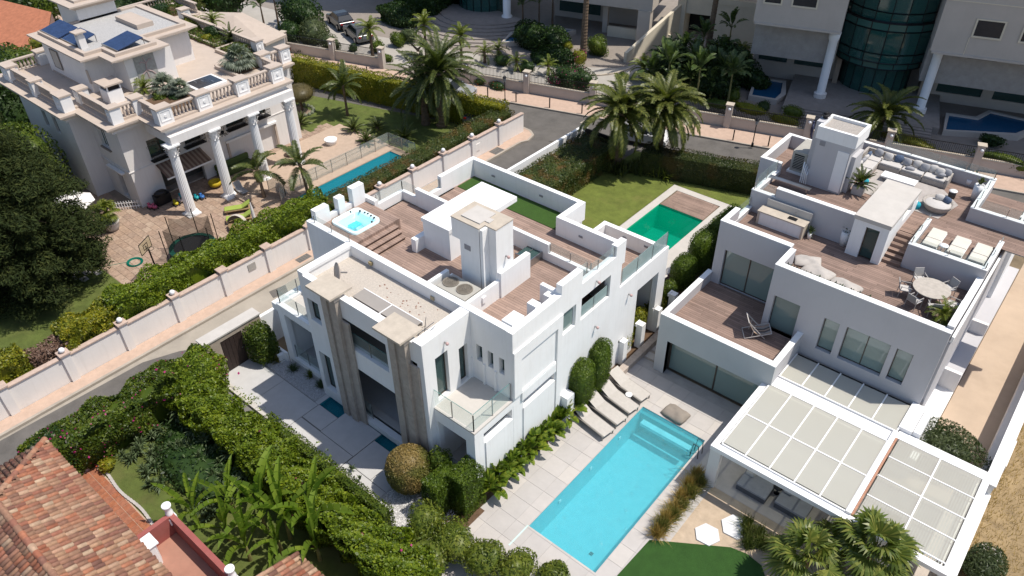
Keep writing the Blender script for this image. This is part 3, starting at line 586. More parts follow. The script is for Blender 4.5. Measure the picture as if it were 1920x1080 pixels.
# roof parapets, each run its own piece
P_ = 'parapet'
W((-27.1, 20.15, 6.5, -26.15, 20.38, 7.35), name=P_); W((-26.5, 20.38, 6.5, -26.28, 22.3, 6.98), name=P_); W((-26.28, 22.1, 6.5, -25.3, 22.3, 7.0), name=P_); W((-25.3, 22.1, 6.5, -22.35, 22.3, 7.5), name=P_)
W((-25.35, 22.3, 6.5, -25.1, 23.75, 6.85), name=P_); W((-25.35, 23.75, 6.5, -25.1, 26.45, 7.5), name=P_); W((-25.1, 26.2, 6.5, -17.95, 26.45, 7.5), name=P_)
W((-18.25, 24.75, 6.5, -17.95, 26.2, 7.5), name=P_); W((-18.25, 24.5, 6.5, -14.75, 24.75, 7.5), name=P_)
W((-20.3, 22.55, 6.5, -17.2, 22.75, 7.4), name=P_); W((-17.2, 22.55, 6.5, -14.75, 22.75, 6.95), name=P_)
W((-15.6, 19.95, 6.5, -14.75, 20.15, 7.5), name=P_); W((-15.15, 19.6, 6.5, -14.75, 19.95, 7.4), (-15.2, 18.6, 6.5, -14.75, 18.95, 7.56), (-15.3, 17.15, 6.5, -14.75, 17.9, 7.56), name='parapet_block')
for x, y, ww, hh in ((-27.15, 17.15, .8, 7.95), (-27.2, 18.5, .4, 8.0), (-27.2, 19.4, .75, 8.15)): W((-27.15, y, 6.5, -26.8, y+ww, hh), name='wall_block')
W((-27.1, 17.95, 6.5, -26.9, 18.5, 7.35), (-27.1, 18.9, 6.5, -26.9, 19.4, 7.35), name=P_)
for (x, y) in ((-23.8, 26.19), (-20.6, 26.19), (-16.9, 24.49), (-17.0, 28.61), (-15.7, 28.61)):
    z = 7.0 if y < 28 else 4.75
    W((x, y-.02, z-.05, x+.22, y, z+.05), name='wall_vent', m=mat('vent_grey', (.3, .3, .32), .6))
# hot tub podium and steps
for b_ in ((-26.85, 17.1, 6.5, -24.35, 17.76, 7.12), (-26.85, 19.38, 6.5, -24.35, 20.13, 7.12), (-26.85, 17.76, 6.5, -26.58, 19.38, 7.12), (-24.86, 17.76, 6.5, -24.35, 19.38, 7.12)): part('hot_tub_podium', DECK, V, b_)
RIS = mat('shaded_riser', (.11, .07, .055), .8)  # shade on the risers painted in as a browner, darker tone
for k in range(3): part('podium_step', DECK, V, (-24.35+.27*(k-1) if k else -24.37, 17.12, 6.925-.155*k, -24.05+.27*k, 19.8-.06*k, 6.965-.155*k)); part('step_riser', RIS, V, (-24.35, 17.12, 6.5, -24.09+.27*k, 19.76-.06*k, 6.925-.155*k))
t = thing('hot_tub', 'white square hot tub with bubbling blue water on the wooden roof podium', 'hot tub', (-25.7, 18.6, 7.12))
def rr(x0, y0, x1, y1, r_, n=5):
    out = []
    for cx, cy, a in ((x1-r_, y1-r_, 0), (x0+r_, y1-r_, 90), (x0+r_, y0+r_, 180), (x1-r_, y0+r_, 270)):
        for k in range(n): b = radians(a+90*k/(n-1)); out.append((cx+r_*cos(b), cy+r_*sin(b)))
    return out
def ringstack(mb, rings, m=0, cap=True):
    n = len(rings[0][0]); base = len(mb.v)
    for pl, z in rings: mb.v += [(p[0], p[1], z) for p in pl]
    for i in range(len(rings)-1):
        for k in range(n): mb.f.append((base+i*n+k, base+i*n+(k+1) % n, base+(i+1)*n+(k+1) % n, base+(i+1)*n+k)); mb.m.append(m)
    if cap: mb.f.append(tuple(base+(len(rings)-1)*n+k for k in range(n))); mb.m.append(m)
X0, Y0, X1, Y1 = -26.62, 17.72, -24.82, 19.42
mb = MB(); ringstack(mb, [(rr(X0, Y0, X1, Y1, .28), 7.1), (rr(X0, Y0, X1, Y1, .28), 7.24), (rr(X0+.03, Y0+.03, X1-.03, Y1-.03, .26), 7.26), (rr(X0+.16, Y0+.16, X1-.16, Y1-.16, .22), 7.22), (rr(X0+.24, Y0+.24, X1-.24, Y1-.24, .2), 7.0), (rr(X0+.45, Y0+.45, X1-.45, Y1-.45, .2), 6.95), (rr(X0+.6, Y0+.55, X1-.5, Y1-.55, .2), 6.78), (rr(X0+.65, Y0+.6, X1-.55, Y1-.6, .2), 6.56)])
mb.build('shell', mat('tub_acrylic', (.70, .90, .92), .25, .05, 3), t, True)
wv = MB(); wv.add([(p[0], p[1], 7.14) for p in rr(X0+.17, Y0+.17, X1-.17, Y1-.17, .2)], [tuple(range(20))]); wv.build('water', watermat('tub_water', (.05, .50, .60), (.75, .95, .97), .9, 11, .18, (.80, .98, 1)), t)
part('drained_seat', mat('tub_blue', (.04, .62, .72), .4), t, (X0+.62, Y0+.55, 6.9, X0+1.0, Y1-.62, 6.98))
for k, (x, y) in enumerate(((-25.9, 19.3), (-25.7, 19.32), (-25.45, 19.3), (-25.2, 19.28), (-25.0, 18.95), (-26.2, 19.25), (-26.48, 18.9))): MB().lathe(x, y, [(.045, 7.2), (.05, 7.26), (.03, 7.275)], 10).build('jet_knob', DARKM, t)
# skylight block, stair block, tower
W((-22.3, 19.75, 6.5, -20.62, 23.2, 8.0), (-22.34, 19.7, 8.0, -20.58, 23.85, 8.2), (-20.58, 22.3, 7.95, -20.1, 23.85, 8.2), name='stair_house')
W((-22.6, 19.2, 6.5, -22.3, 20.2, 7.2), name='screen_wall'); 
W((-18.95, 18.75, 6.5, -17.85, 20.2, 9.9), (-19.4, 18.75, 8.95, -18.95, 20.2, 9.9), (-17.85, 19.12, 6.5, -17.25, 20.2, 9.9), (-17.8, 18.75, 6.5, -17.65, 19.12, 9.9), name='lift_tower')
part('tower_roof', STONE, V, (-19.42, 18.73, 9.9, -17.83, 20.22, 9.95), (-17.83, 19.1, 9.9, -17.23, 20.22, 9.95))
part('roof_hatch', LIME, V, (-19.05, 19.0, 9.95, -18.0, 20.0, 10.0), (-18.0, 19.3, 9.95, -17.75, 19.6, 9.99))
W((-18.7, 18.735, 8.6, -18.35, 18.75, 8.85), name='tower_vent', m=mat('vent_grey', (.3, .3, .32)))
W((-19.55, 17.1, 6.5, -19.38, 18.4, 7.35), (-19.38, 18.4, 6.5, -18.95, 18.55, 7.1), (-17.3, 17.1, 6.5, -17.13, 19.15, 7.4), (-17.3, 19.15, 6.5, -17.05, 21.1, 7.8), name='screen_wall')
part('roof_light', GLASSW, V, (-18.35, 21.7, 6.84, -17.55, 22.5, 6.87)); part('roof_light_frame', STEEL, V, (-18.4, 21.65, 6.5, -17.5, 21.7, 6.9), (-17.55, 21.7, 6.5, -17.5, 22.54, 6.9), (-18.0, 21.7, 6.87, -17.97, 22.5, 6.9))
t = thing('air_conditioner', 'grey rooftop air conditioning unit with two round fans behind the white screen wall', 'air conditioner', (-18.4, 18, 6.5))
part('casing', mat('ac_beige', (.46, .44, .39), .6, .08, 3), t, (-19.1, 17.3, 6.55, -17.45, 18.35, 7.32), mod=bevel(.02))
for x in (-18.6, -17.95): part('door_panel', mat('ac_beige', (.46, .44, .39)), t, (x-.27, 17.285, 6.62, x+.27, 17.3, 7.26))
for x in (-18.75, -17.95):
    MB().lathe(x, 17.85, [(.36, 7.32), (.36, 7.36), (.32, 7.36), (.30, 7.33)], 18).build('fan_ring', mat('fan_grey', (.25, .22, .18), .7), t)
    mb = MB()
    for k in range(9): a = k*pi/9; mb.beam((x-.31*cos(a), 17.85-.31*sin(a), 7.37), (x+.31*cos(a), 17.85+.31*sin(a), 7.37), .012)
    for rr_ in (.12, .2, .28): mb.tube([(x+rr_*cos(q*.524), 17.85+rr_*sin(q*.524), 7.37) for q in range(13)], .007, 4)
    mb.build('fan_guard', mat('fan_grey', (.25, .22, .18)), t)
def walllamp(x, y, z, ax, label):
    t = thing('wall_lamp', label, 'wall lamp', (x, y, z), 'small round lamps on the white villa')
    d = (1, 0) if ax == 'x' else (0, -1); MB().tube([(x, y, z), (x+d[0]*.12, y+d[1]*.12, z)], .035, 8).build('bracket', STEEL, t); MB().ball((x+d[0]*.16, y+d[1]*.16, z), .075, 10, 6).build('lamp', mat('pink_lamp_glass', (.62, .42, .40), .3), t, True)
walllamp(-14.45, 22.45, 6.74, 'x', 'small round wall lamp above the large opening of the white villa'); walllamp(-14.45, 25.35, 4.25, 'x', 'small round wall lamp under the frosted glass terrace railing'); walllamp(-14.45, 22.6, 4.05, 'x', 'small round wall lamp on the side wall above the dark cypress shrubs'); walllamp(-17.25, 19.7, 8.35, 'x', 'small round lamp on the white rooftop tower'); walllamp(-16.7, 15.3, 6.85, 'x', 'small round wall lamp above the corner balcony door')
W((-17.13, 18.0, 6.9, -17.06, 18.22, 7.2), name='junction_box', m=WHITE2)
# front wing (gravel roof)
FH = [(-24.0, -23.25, 4.9, 6.15), (-22.0, -18.9, 4.7, 6.3), (-17.55, -17.05, 4.9, 6.35), (-24.0, -23.2, .6, 3.0), (-21.75, -18.6, .35, 3.6), (-17.6, -16.95, .35, 3.6)]
mb = MB(); mb.wall('y', 14.1, 14.4, -24.3, -16.7, 0, 7.35, FH); mb.build('front_facade', WHITE, V)
mb = MB(); mb.wall('x', -17.0, -16.7, 14.4, 16.8, 0, 7.35, [(15.42, 16.08, 4.0, 5.98), (14.72, 15.2, 4.0, 6.4)] if 0 else [(14.72, 15.42, 4.0, 6.35), (16.05, 16.55, 3.95, 5.95)]); mb.build('side_facade', WHITE, V)
mb = MB(); mb.wall('x', -24.3, -24.0, 14.4, 16.8, 0, 7.45, []); mb.build('west_facade', WHITE, V)
W((-24.3, 14.1, 7.35, -23.95, 16.8, 7.5), (-17.2, 14.1, 7.35, -16.7, 16.8, 7.46), name='roof_edge')
part('gravel_roof', mat('roof_gravel_cream', (.66, .59, .51), .9, .16, 14, .8, 70, dirt=.2, dirtcol=(.48, .41, .35), sc2=1.2), V, (-24.0, 14.5, 6.6, -17.2, 16.8, 6.92))
part('terrace_floor', LIME, V, (-24, 14.4, 3.7, -17.0, 16.8, 3.86)); part('room_ceiling', WHITE, V, (-24, 14.4, 6.3, -17.0, 16.8, 6.58), (-24, 14.4, 3.62, -17.0, 16.8, 3.69))
part('room_floor', PATIO, V, (-27.3, 14.4, .0, -14.5, 16.8, .3)); part('room_wall', mat('beige_room', (.55, .46, .38), .8, .06), V, (-24, 16.5, .3, -17, 16.78, 3.6))
r2 = MB(); 
for _ in range(28):
    x, y = -19.6+random.gauss(0, .9), 16.1+random.gauss(0, .35)
    if -23.8 < x < -17.4 and 14.6 < y < 16.7: a = random.uniform(.015, .06); r2.add([(x-a, y, 6.92), (x+a*.5, y-a, 6.92), (x+a, y+a*.6, 6.92), (x, y, 6.92+a*.8)], [(0, 1, 3), (1, 2, 3), (2, 0, 3)])
r2.build('leaf_litter', mat('dead_leaves', (.30, .17, .12), .9, .3, 20), V, kind='stuff')
# stone pillars
for (x0, x1) in ((-22.55, -21.55), (-18.4, -17.4)):
    part('stone_pillar', STONED, V, (x0, 13.85, 0, x0+.38, 14.099, 7.3), (x1-.38, 13.85, 0, x1, 14.099, 7.3), (x0+.38, 13.93, 0, x1-.38, 14.098, 7.25), (x1, 14.0, 0, x1+.45, 14.097, 6.2))
    part('pillar_head', STONED, V, (x0-.05, 13.8, 7.3, x1+.05, 14.2, 7.52)); part('pillar_cap', STONE, V, (x0-.45, 13.55, 7.52, x1+.12, 14.75, 7.62))
# sunken glass roof light
for k in range(2): part('roof_awning_panel', mat('grey_taupe_panel', (.36, .33, .30), .6, .05), V, (-21.5+1.75*k, 14.75, 7.05, -19.8+1.75*k, 15.4, 7.09))
part('panel_frame', WHITE2, V, (-21.55, 14.62, 6.92, -18.0, 14.68, 7.08), (-21.55, 15.4, 6.92, -18.0, 15.44, 7.1), (-19.8, 14.66, 6.95, -19.75, 15.4, 7.1))
t = thing('satellite_dish', 'pale round satellite dish behind the left stone pillar cap on the gravel roof', 'satellite dish', (-23.0, 15.0, 6.95))
MB().lathe(0, 0, [(.02, 0), (.3, .03), (.44, .10), (.45, .115), (.3, .05), (.02, .02)], 20).build('dish', mat('dish_tan', (.50, .43, .37), .6), t, True); MB().beam((0, 0, 0), (0, -.02, -.35), .05).build('mast', STEEL, t)
for o in t.children: o.location = (0, 0, 0)
t.location = (-22.75, 15.15, 7.5); t.rotation_euler = (radians(75), 0, radians(-25))
for (x, y) in ((-24, 16.6), (-20.4, 16.68)): pass
t = thing('security_floodlight', 'small floodlight clamped on the parapet above the gravel roof', 'floodlight', (-22.6, 16.7, 7.2)); part('lamp', mat('brass', (.35, .28, .15), .5), t, (-22.68, 16.66, 7.1, -22.5, 16.78, 7.25)); part('bracket', STEEL, t, (-22.61, 16.7, 7.0, -22.57, 16.8, 7.1))
t = thing('aerial', 'bent metal television aerial lying on the gravel roof corner', 'aerial', (-17.5, 15, 7.0)); mb = MB()
for a, b in (((-17.9, 14.9, 7.0), (-17.2, 15.2, 7.35)), ((-17.6, 14.7, 7.1), (-17.3, 15.4, 7.5)), ((-17.5, 15, 7.0), (-17.4, 15.1, 7.9)), ((-17.8, 15.1, 7.1), (-17.2, 14.9, 7.7)), ((-17.2, 14.7, 7.3), (-17.0, 15.2, 7.6))): mb.beam(a, b, .02)
mb.build('rods', STEEL, t)
W((-18.9, 16.74, 7.0, -18.7, 16.8, 7.18), name='vent_box', m=mat('tan', (.5, .42, .28)))
# windows of the front
def window(par, ax, c, u0, u1, z0, z1, n=1, fr=BRONZE, gl=GLASSW, d=.06, w_=.05, rail=False):
    f = MB(); B = (lambda ca, u, z, cb, u2, z2: (ca, u, z, cb, u2, z2)) if ax == 'x' else (lambda ca, u, z, cb, u2, z2: (u, ca, z, u2, cb, z2))
    f.box(*B(c, u0, z0, c+d, u1, z0+w_)); f.box(*B(c, u0, z1-w_, c+d, u1, z1)); 
    for k in range(n+1):
        uu = u0+(u1-u0)*k/n; a, b = (uu, uu+w_) if k == 0 else ((uu-w_, uu) if k == n else (uu-w_/2, uu+w_/2)); f.box(*B(c, a, z0+w_, c+d, b, z1-w_))
    fo = f.build('window_frame', fr, par)
    for k in range(n):
        g = MB(); g.box(*B(c+d*.4, u0+(u1-u0)*k/n+w_*.5, z0+w_, c+d*.6, u0+(u1-u0)*(k+1)/n-w_*.5, z1-w_)); g.build('pane', gl, fo)
    return fo
window(V, 'y', 14.3, -24.0, -23.25, 4.9, 6.15); window(V, 'y', 14.3, -17.55, -17.05, 4.9, 6.35); window(V, 'y', 14.34, -24.0, -23.2, .6, 3.0); window(V, 'x', -16.95, 14.72, 15.42, 4.0, 6.35); window(V, 'x', -16.95, 16.05, 16.55, 3.95, 5.95)
window(V, 'y', 16.42, -21.75, -18.6, .35, 3.5, 3, BRONZE, glassmat('clear_room_glass', (.2, .2, .18), .3)); window(V, 'y', 15.9, -22.0, -18.9, 3.9, 6.25, 3, BRONZE, glassmat('reflection_toned_glass', (.36, .36, .31), .6, .03, 1.0))  # upper pane colour lightened to stand for a sunlit reflection
window(V, 'x', -14.62, 20.1, 21.02, 5.15, 6.37, 1, WHITE2, GLASSG)
def rail(par, pts, z, h=.85, post=.9, gl=GLASSR, name='railing', fr=STEEL, top=False):
    "glass panels on metal posts along a line, the posts and each panel a piece"
    for (p, q) in zip(pts[:-1], pts[1:]):
        p, q = Vector((*p, z)), Vector((*q, z)); L = (q-p).length; n = max(1, round(L/1.3))
        for k in range(n):
            a, b = p.lerp(q, (k+.02)/n), p.lerp(q, (k+.98)/n); g = MB(); g.beam(a+Vector((0, 0, .05+h/2)), b+Vector((0, 0, .05+h/2)), .012, h-.02); g.build('glass_panel', gl, par)
            if top: e = MB(); e.beam(a+Vector((0, 0, h+.055)), b+Vector((0, 0, h+.055)), .018, .014); e.build('panel_edge', mat('glass_edge', (.12, .3, .28), .2), par)
        for k in range(n+1):
            c = p.lerp(q, k/n); m = MB(); m.box(c.x-.018, c.y-.018, z, c.x+.018, c.y+.018, z+h*post); m.build('rail_post', fr, par)
FROST = glassmat('frosted_rail_glass', (.34, .45, .44), .72, .25); EDGE = True
rail(V, [(-14.56, 24.75), (-14.56, 28.8)], 5.12, .85, .9, FROST); rail(V, [(-14.56, 21.45), (-14.56, 23.9)], 7.2, .55); rail(V, [(-17.15, 22.65), (-14.9, 22.65)], 6.95, .5); rail(V, [(-14.6, 20.2), (-14.6, 22.6)], 7.2+.02, .01) if 0 else None
rail(V, [(-15.0, 20.25), (-15.0, 22.5)], 6.9, .6); rail(V, [(-14.56, 21.45), (-14.56, 23.6)], 5.17, .6, 1, FROST)
rail(V, [(-26.38, 20.45), (-26.38, 22.2), (-25.35, 22.2)], 7.0, .55); rail(V, [(-25.22, 22.35), (-25.22, 23.7)], 6.85, .55); rail(V, [(-26.7, 16.95), (-24.2, 16.95)], 7.5, .4)
# corner balcony
part('balcony_slab', WHITE, V, (-16.7, 14.41, 3.5, -14.45, 16.8, 3.78)); part('balcony_tiles', LIME, V, (-17.0, 14.41, 3.78, -14.45, 16.8, 3.86))
mb = MB(); mb.wall('x', -14.75, -14.46, 14.41, 16.8, 0, 3.5, [(14.95, 16.72, 2.85, 3.4)]); mb.wall('y', 14.41, 14.7, -16.7, -14.75, 0, 3.5, [(-16.55, -14.95, .3, 3.15)]); mb.build('porch_wall', WHITE, V)
part('porch_back', mat('beige_room', (.42, .36, .30)), V, (-17, 16.6, .3, -14.8, 16.78, 3.5))
part('porch_screen', WHITE, V, (-14.46, 15.0, .3, -14.4, 16.7, 2.85))
rail(V, [(-16.9, 14.5), (-14.56, 14.5), (-14.56, 16.75)], 3.86, .92, 1, glassmat('balcony_glass', (.6, .75, .72), .07), top=True)
for zz in (3.1, .5): pass
rail(V, [(-16.5, 14.5), (-15.0, 14.5)], .3, .9); rail(V, [(-21.7, 14.25), (-18.7, 14.25)], 4.7, .75, 1, top=True); rail(V, [(-21.7, 14.3), (-20.9, 14.3)], .3, .95)
# west wing
mb = MB(); mb.wall('y', 14.42, 14.7, -27.45, -24.3, 0, 3.85, [(-26.95, -24.85, .55, 3.4)]); mb.wall('x', -27.45, -27.2, 14.7, 16.8, 0, 3.85, []); mb.build('wing_wall', WHITE, V)
part('wing_roof', LIME, V, (-27.2, 14.7, 3.45, -24.3, 16.8, 3.7)); W((-27.9, 14.45, 3.3, -27.45, 16.8, 3.7), name='wing_ledge'); part('wing_room_wall', ROOM, V, (-27.2, 16.6, .3, -24.3, 16.78, 3.4))
rail(V, [(-27.3, 16.7), (-27.3, 14.56), (-24.4, 14.56)], 3.85, .8, 1); rail(V, [(-26.9, 14.56), (-24.9, 14.56)], .55, .8, 1)
t = MB(); t.tube([(-24.9, 15.8, 3.7), (-24.9, 15.8, 3.9)], .1, 8)
W((-24.3, 14.42, .0, -17.6, 14.62, .3), (-22.3, 14.5, .0, -18.4, 14.9, .36), name='plinth', m=LIME)
part('porch_step', LIME, V, (-22.45, 14.42, -.02, -20.3, 14.75, .16), (-20.1, 14.43, -.02, -17.6, 14.7, .13)) 
W((-28.3, 14.3, 0, -27.5, 14.42, .6), (-27.9, 14.0, 0, -27.7, 14.3, .5), name='low_wall')
# garden gate
t = thing('garden_gate', 'weathered stone gateway with a dark wooden door beside the clipped bush', 'gate', (-29.2, 13, 0))
mb = MB(); mb.wall('x', -29.75, -29.2, 11.2, 14.3, 0, 2.3, [(11.95, 13.15, 0, 2.0)]); mb.build('stone_frame', mat('gate_stone', (.42, .35, .28), .8, .15, 3, .3, 30, dirt=.4, dirtcol=(.26, .2, .15)), t)
part('stone_coping', LIME, t, (-29.85, 11.1, 2.3, -29.15, 14.35, 2.38))
d = part('door', DOORM, t, (-29.3, 11.97, .02, -29.24, 13.13, 1.98))
for k in range(5): part('door_board', DOORM, d, (-29.24, 12.0+k*.228, .04, -29.225, 12.21+k*.228, 1.96))
part('door_handle', STEEL, d, (-29.225, 12.93, .98, -29.17, 13.05, 1.02))
t = thing('step_block', 'small white block and low step outside the stone gateway on the street side', 'step', (-30, 11.2, 0)); part('block', WHITE, t, (-30.3, 10.7, 0, -29.8, 11.1, 1.0))
# ================================================================ NEIGHBOUR VILLA
B = thing('terraced_white_house', 'white modern house with stepped wooden roof terraces and a long glass pergola', 'house', (-6, 32, 0))
def N(*b, name='wall', m=SHADEB):
    if m is SHADEB and name in ('wall', 'parapet', 'terrace_wall', 'sun_terrace_wall'):
        for c in b:
            if c[5] > 3.3: part('coping', WHITE, B, (c[0]-.01, c[1]-.01, c[5], c[3]+.01, c[4]+.01, c[5]+.035))  # white caps stand for sunlit tops above the shade-toned walls
    for c in b: o = part(name, m, B, c)
    return o
# low wing with the deckchair deck
mb = MB(); mb.wall('y', 25.8, 26.1, -12.85, -7.05, 0, 3.58, [(-12.3, -7.3, 0, 2.15)]); mb.build('low_wing_wall', mat('shade_blue_render', (.60, .61, .61), .75, .04, .7, .1, 60), B); part('coping', WHITE, B, (-12.86, 25.79, 3.58, -7.04, 26.11, 3.615))  # low wing front: its bluish shade is put into the wall colour
N((-12.85, 26.1, 0, -12.6, 30.4, 3.58), (-7.3, 26.1, 0, -7.05, 28.75, 3.58)); N((-12.35, 25.82, 0, -12.3, 26.35, 2.15), name='reveal', m=BRONZE)
part('low_deck', DECK2, B, (-12.6, 26.1, 2.7, -7.3, 30.4, 3.0))
window(B, 'y', 26.25, -12.3, -7.3, .02, 2.12, 2, BRONZE, GLASSG, .08, .07)
N((-12.6, 26.6, 0, -7.05, 26.7, 2.6), name='inner_curtain', m=mat('curtain', (.40, .42, .40), .9, .06))
# upper body
mb = MB(); mb.wall('y', 28.7, 29.0, -9.05, -1.6, 0, 6.6, [(-8.75, -7.5, 3.0, 5.0), (-6.37, -5.66, 3.1, 4.92), (-5.36, -3.46, 3.1, 4.94), (-3.21, -2.53, 3.15, 4.92)]); mb.build('front_wall', SHADEB, B); part('coping', WHITE, B, (-9.06, 28.69, 6.6, -1.59, 29.01, 6.635))
for (a, b, z0, n) in ((-8.75, -7.5, 3.0, 1), (-6.37, -5.66, 3.1, 1), (-5.36, -3.46, 3.1, 2), (-3.21, -2.53, 3.15, 1)): window(B, 'y', 28.9, a, b, z0, 4.98 if z0 == 3.0 else 4.92, n, BRONZE, GLASSG, .06, .035)
mb = MB(); mb.wall('y', 30.35, 30.65, -12.65, -9.05, 2.9, 6.65, [(-12.15, -9.5, 3.0, 5.15)]); mb.box(-12.65, 30.35, 0, -12.4, 30.65, 2.9); mb.build('rear_wall', SHADEB, B); part('coping', WHITE, B, (-12.66, 30.34, 6.65, -9.04, 30.66, 6.685))
window(B, 'y', 30.5, -12.15, -9.5, 3.0, 5.15, 2, BRONZE, GLASSG, .08, .05)
N((-9.05, 29.0, 0, -8.8, 30.35, 6.6), (-12.65, 30.65, 0, -12.4, 33.4, 6.05), (-12.65, 30.65, 6.05, -12.4, 31.9, 6.65), (-1.85, 29.0, 0, -1.55, 41.2, 6.0))
N((-1.85, 29.0, 6.0, -1.6, 33.35, 6.6), (-1.85, 29.0, 6.6, -1.6, 31.0, 6.75), name='parapet')
part('middle_deck', DECK2, B, (-12.4, 30.66, 5.6, -1.86, 33.4, 5.8), (-8.8, 29.0, 5.6, -1.86, 30.65, 5.8))
part('turf_edge', TURF, B, (-4.9, 29.0, 5.81, -2.1, 29.5, 5.86))
# upper terrace block
N((-12.6, 33.4, 5.8, -11.35, 33.65, 7.0), (-11.35, 33.4, 5.8, -7.35, 33.65, 7.5), name='terrace_wall')
N((-12.6, 33.65, 0, -12.35, 36.1, 6.95), (-13.5, 36.3, 0, -13.28, 39.5, 7.4), (-13.5, 36.1, 0, -12.35, 36.3, 7.4), (-13.5, 39.5, 0, -11.8, 39.7, 7.4), (-12.0, 39.7, 0, -11.8, 41.3, 7.4), (-11.8, 41.2, 0, -3.3, 41.4, 7.4), name='parapet')
N((-3.55, 37.9, 5.8, -3.3, 41.2, 7.35), (-3.55, 37.7, 5.8, 2.2, 37.92, 7.4), name='parapet')
dk = MB(); sheet(dk, -13.28, 33.65, -1.6, 41.2, 6.7, [(-13.4, 33.6, -12.6, 36.1), (-5.75, 33.3, -4.9, 34.9), (-13.4, 39.5, -11.9, 41.3)]); sheet(dk, -1.86, 36.2, 2.2, 37.7, 6.702); dk.build('upper_deck', DECK2, B)
for k in range(6): part('stair_step', DECK2, B, (-5.72, 33.2+k*.27, 5.8, -4.9, 33.2+(k+1)*.27+.02, 5.8+.15*(k+1)))
N((-4.9, 33.35, 5.8, -1.6, 33.6, 7.05), (-4.9, 33.6, 5.8, -4.72, 36.1, 7.05), (-1.78, 33.6, 5.8, -1.6, 36.2, 7.05), (-4.72, 33.6, 6.0, -1.78, 36.1, 6.45), name='sun_terrace_wall')
part('sun_terrace_deck', DECK2, B, (-4.72, 33.6, 6.45, -1.78, 36.1, 6.72))
# stair house
N((-7.3, 32.8, 5.8, -6.72, 33.1, 7.75), (-6.1, 32.8, 5.8, -5.72, 33.1, 7.75), (-7.3, 33.1, 5.8, -7.1, 36.9, 7.75), (-6.72, 32.8, 7.5, -6.1, 33.1, 7.75), name='stair_house_wall', m=WHITE)
mb = MB(); mb.wall('x', -5.92, -5.72, 33.1, 36.9, 5.8, 7.75, [(34.9, 36.2, 7.15, 7.7)]); mb.build('stair_house_wall', WHITE, B)
part('stair_house_roof', LIME, B, (-7.35, 32.75, 7.75, -5.68, 36.95, 7.95)); window(B, 'y', 32.95, -6.72, -6.1, 5.82, 7.5, 1, BRONZE, GLASSW)
part('stair_side_slope', WHITE, B, (-5.92, 36.9, 6.7, -5.72, 37.2, 7.2))
# tower
N((-10.9, 36.2, 6.7, -9.15, 38.1, 9.3), name='tower'); mb = MB(); mb.wall('y', 36.2, 36.36, -11.0, -9.0, 9.3, 9.95); mb.wall('y', 37.8, 37.95, -11.0, -9.0, 9.3, 9.95); mb.wall('x', -11.0, -10.86, 36.36, 37.8, 9.3, 9.95); mb.wall('x', -9.14, -9.0, 36.36, 37.8, 9.3, 9.95); mb.build('tower_rim', WHITE, B)
N((-10.86, 36.36, 9.3, -9.14, 37.8, 9.8), name='tower_roof', m=mat('roof_gravel_grey', (.46, .42, .38), .9, .2, 14, .8, 60)); N((-11.25, 36.6, 6.7, -10.9, 37.6, 10.0), name='flue'); N((-9.15, 36.6, 6.7, -8.95, 37.7, 8.7), name='tower_side')
MB().lathe(-11.05, 37.15, [(.12, 10), (.12, 10.12), (.2, 10.14), (.22, 10.2), (.1, 10.24), (.12, 10.3), (.02, 10.33)], 14).build('chimney_cowl', DARKM, B)
N((-10.72, 36.18, 9.0, -10.45, 36.2, 9.25), name='tower_vent', m=mat('vent_grey', (.3, .3, .32))); part('cupboard_door', WHITE2, B, (-9.75, 36.17, 6.8, -9.2, 36.2, 9.0))
t = thing('heat_pump', 'tall grey slatted heat pump on the upper terrace beside the white tower', 'heat pump', (-12, 37.3, 6.7))
part('casing', mat('ac_beige', (.46, .44, .39)), t, (-12.15, 36.9, 6.8, -11.35, 38.6, 7.95), mod=bevel(.02)); part('plinth', WHITE2, t, (-12.25, 36.8, 6.7, -11.25, 38.7, 6.8))
part('grille', DARKM, t, (-12.02, 36.885, 6.95, -11.5, 36.9, 7.8)); 
for k in range(9): part('louvre', mat('ac_beige', (.46, .44, .39)), t, (-12.02, 36.87, 6.98+k*.09, -11.5, 36.89, 7.01+k*.09))
t = thing('pipe_run', 'bundle of insulated white pipes at the foot of the white terrace tower', 'pipes', (-11.1, 36.1, 6.7)); mb = MB()
for k in range(4): mb.tube([(-11.2+.1*k, 36.15, 6.72), (-11.2+.1*k, 36.15-.05*k, 7.6-.1*k), (-11.3+.1*k, 36.5, 7.7-.1*k)], .035, 6)
mb.build('pipes', WHITE2, t)
t = thing('ledge_shelf', 'thin pale metal shelf on legs below the slatted heat pump', 'shelf', (-11.8, 35.3, 6.7)); part('top', STEEL, t, (-12.5, 35.1, 7.0, -10.3, 35.4, 7.04)); part('leg', STEEL, t, (-12.4, 35.2, 6.7, -12.36, 35.24, 7)); part('leg', STEEL, t, (-10.5, 35.2, 6.7, -10.46, 35.24, 7))
N((-9.4, 34.0, 6.7, -7.5, 34.8, 6.82), name='roof_light_kerb', m=WHITE); part('roof_light', GLASSG, B, (-9.35, 34.05, 6.82, -7.55, 34.75, 6.85))
# glass rails
rail(B, [(-12.5, 33.7), (-12.5, 36.0)], 6.95, .7); rail(B, [(-12.5, 33.5), (-11.4, 33.5)], 7.0, .5); rail(B, [(-12.53, 31.95), (-12.53, 33.35)], 6.05, .6); rail(B, [(-8.8, 41.3), (-3.4, 41.3), (-3.4, 37.8)], 7.4, .45); rail(B, [(-3.4, 37.8), (2.1, 37.8)], 7.4, .5)
rail(B, [(-4.8, 33.48), (-1.7, 33.48), (-1.7, 36.1)], 7.05, .35); rail(B, [(-4.81, 33.6), (-4.81, 36.0)], 7.05, .35)
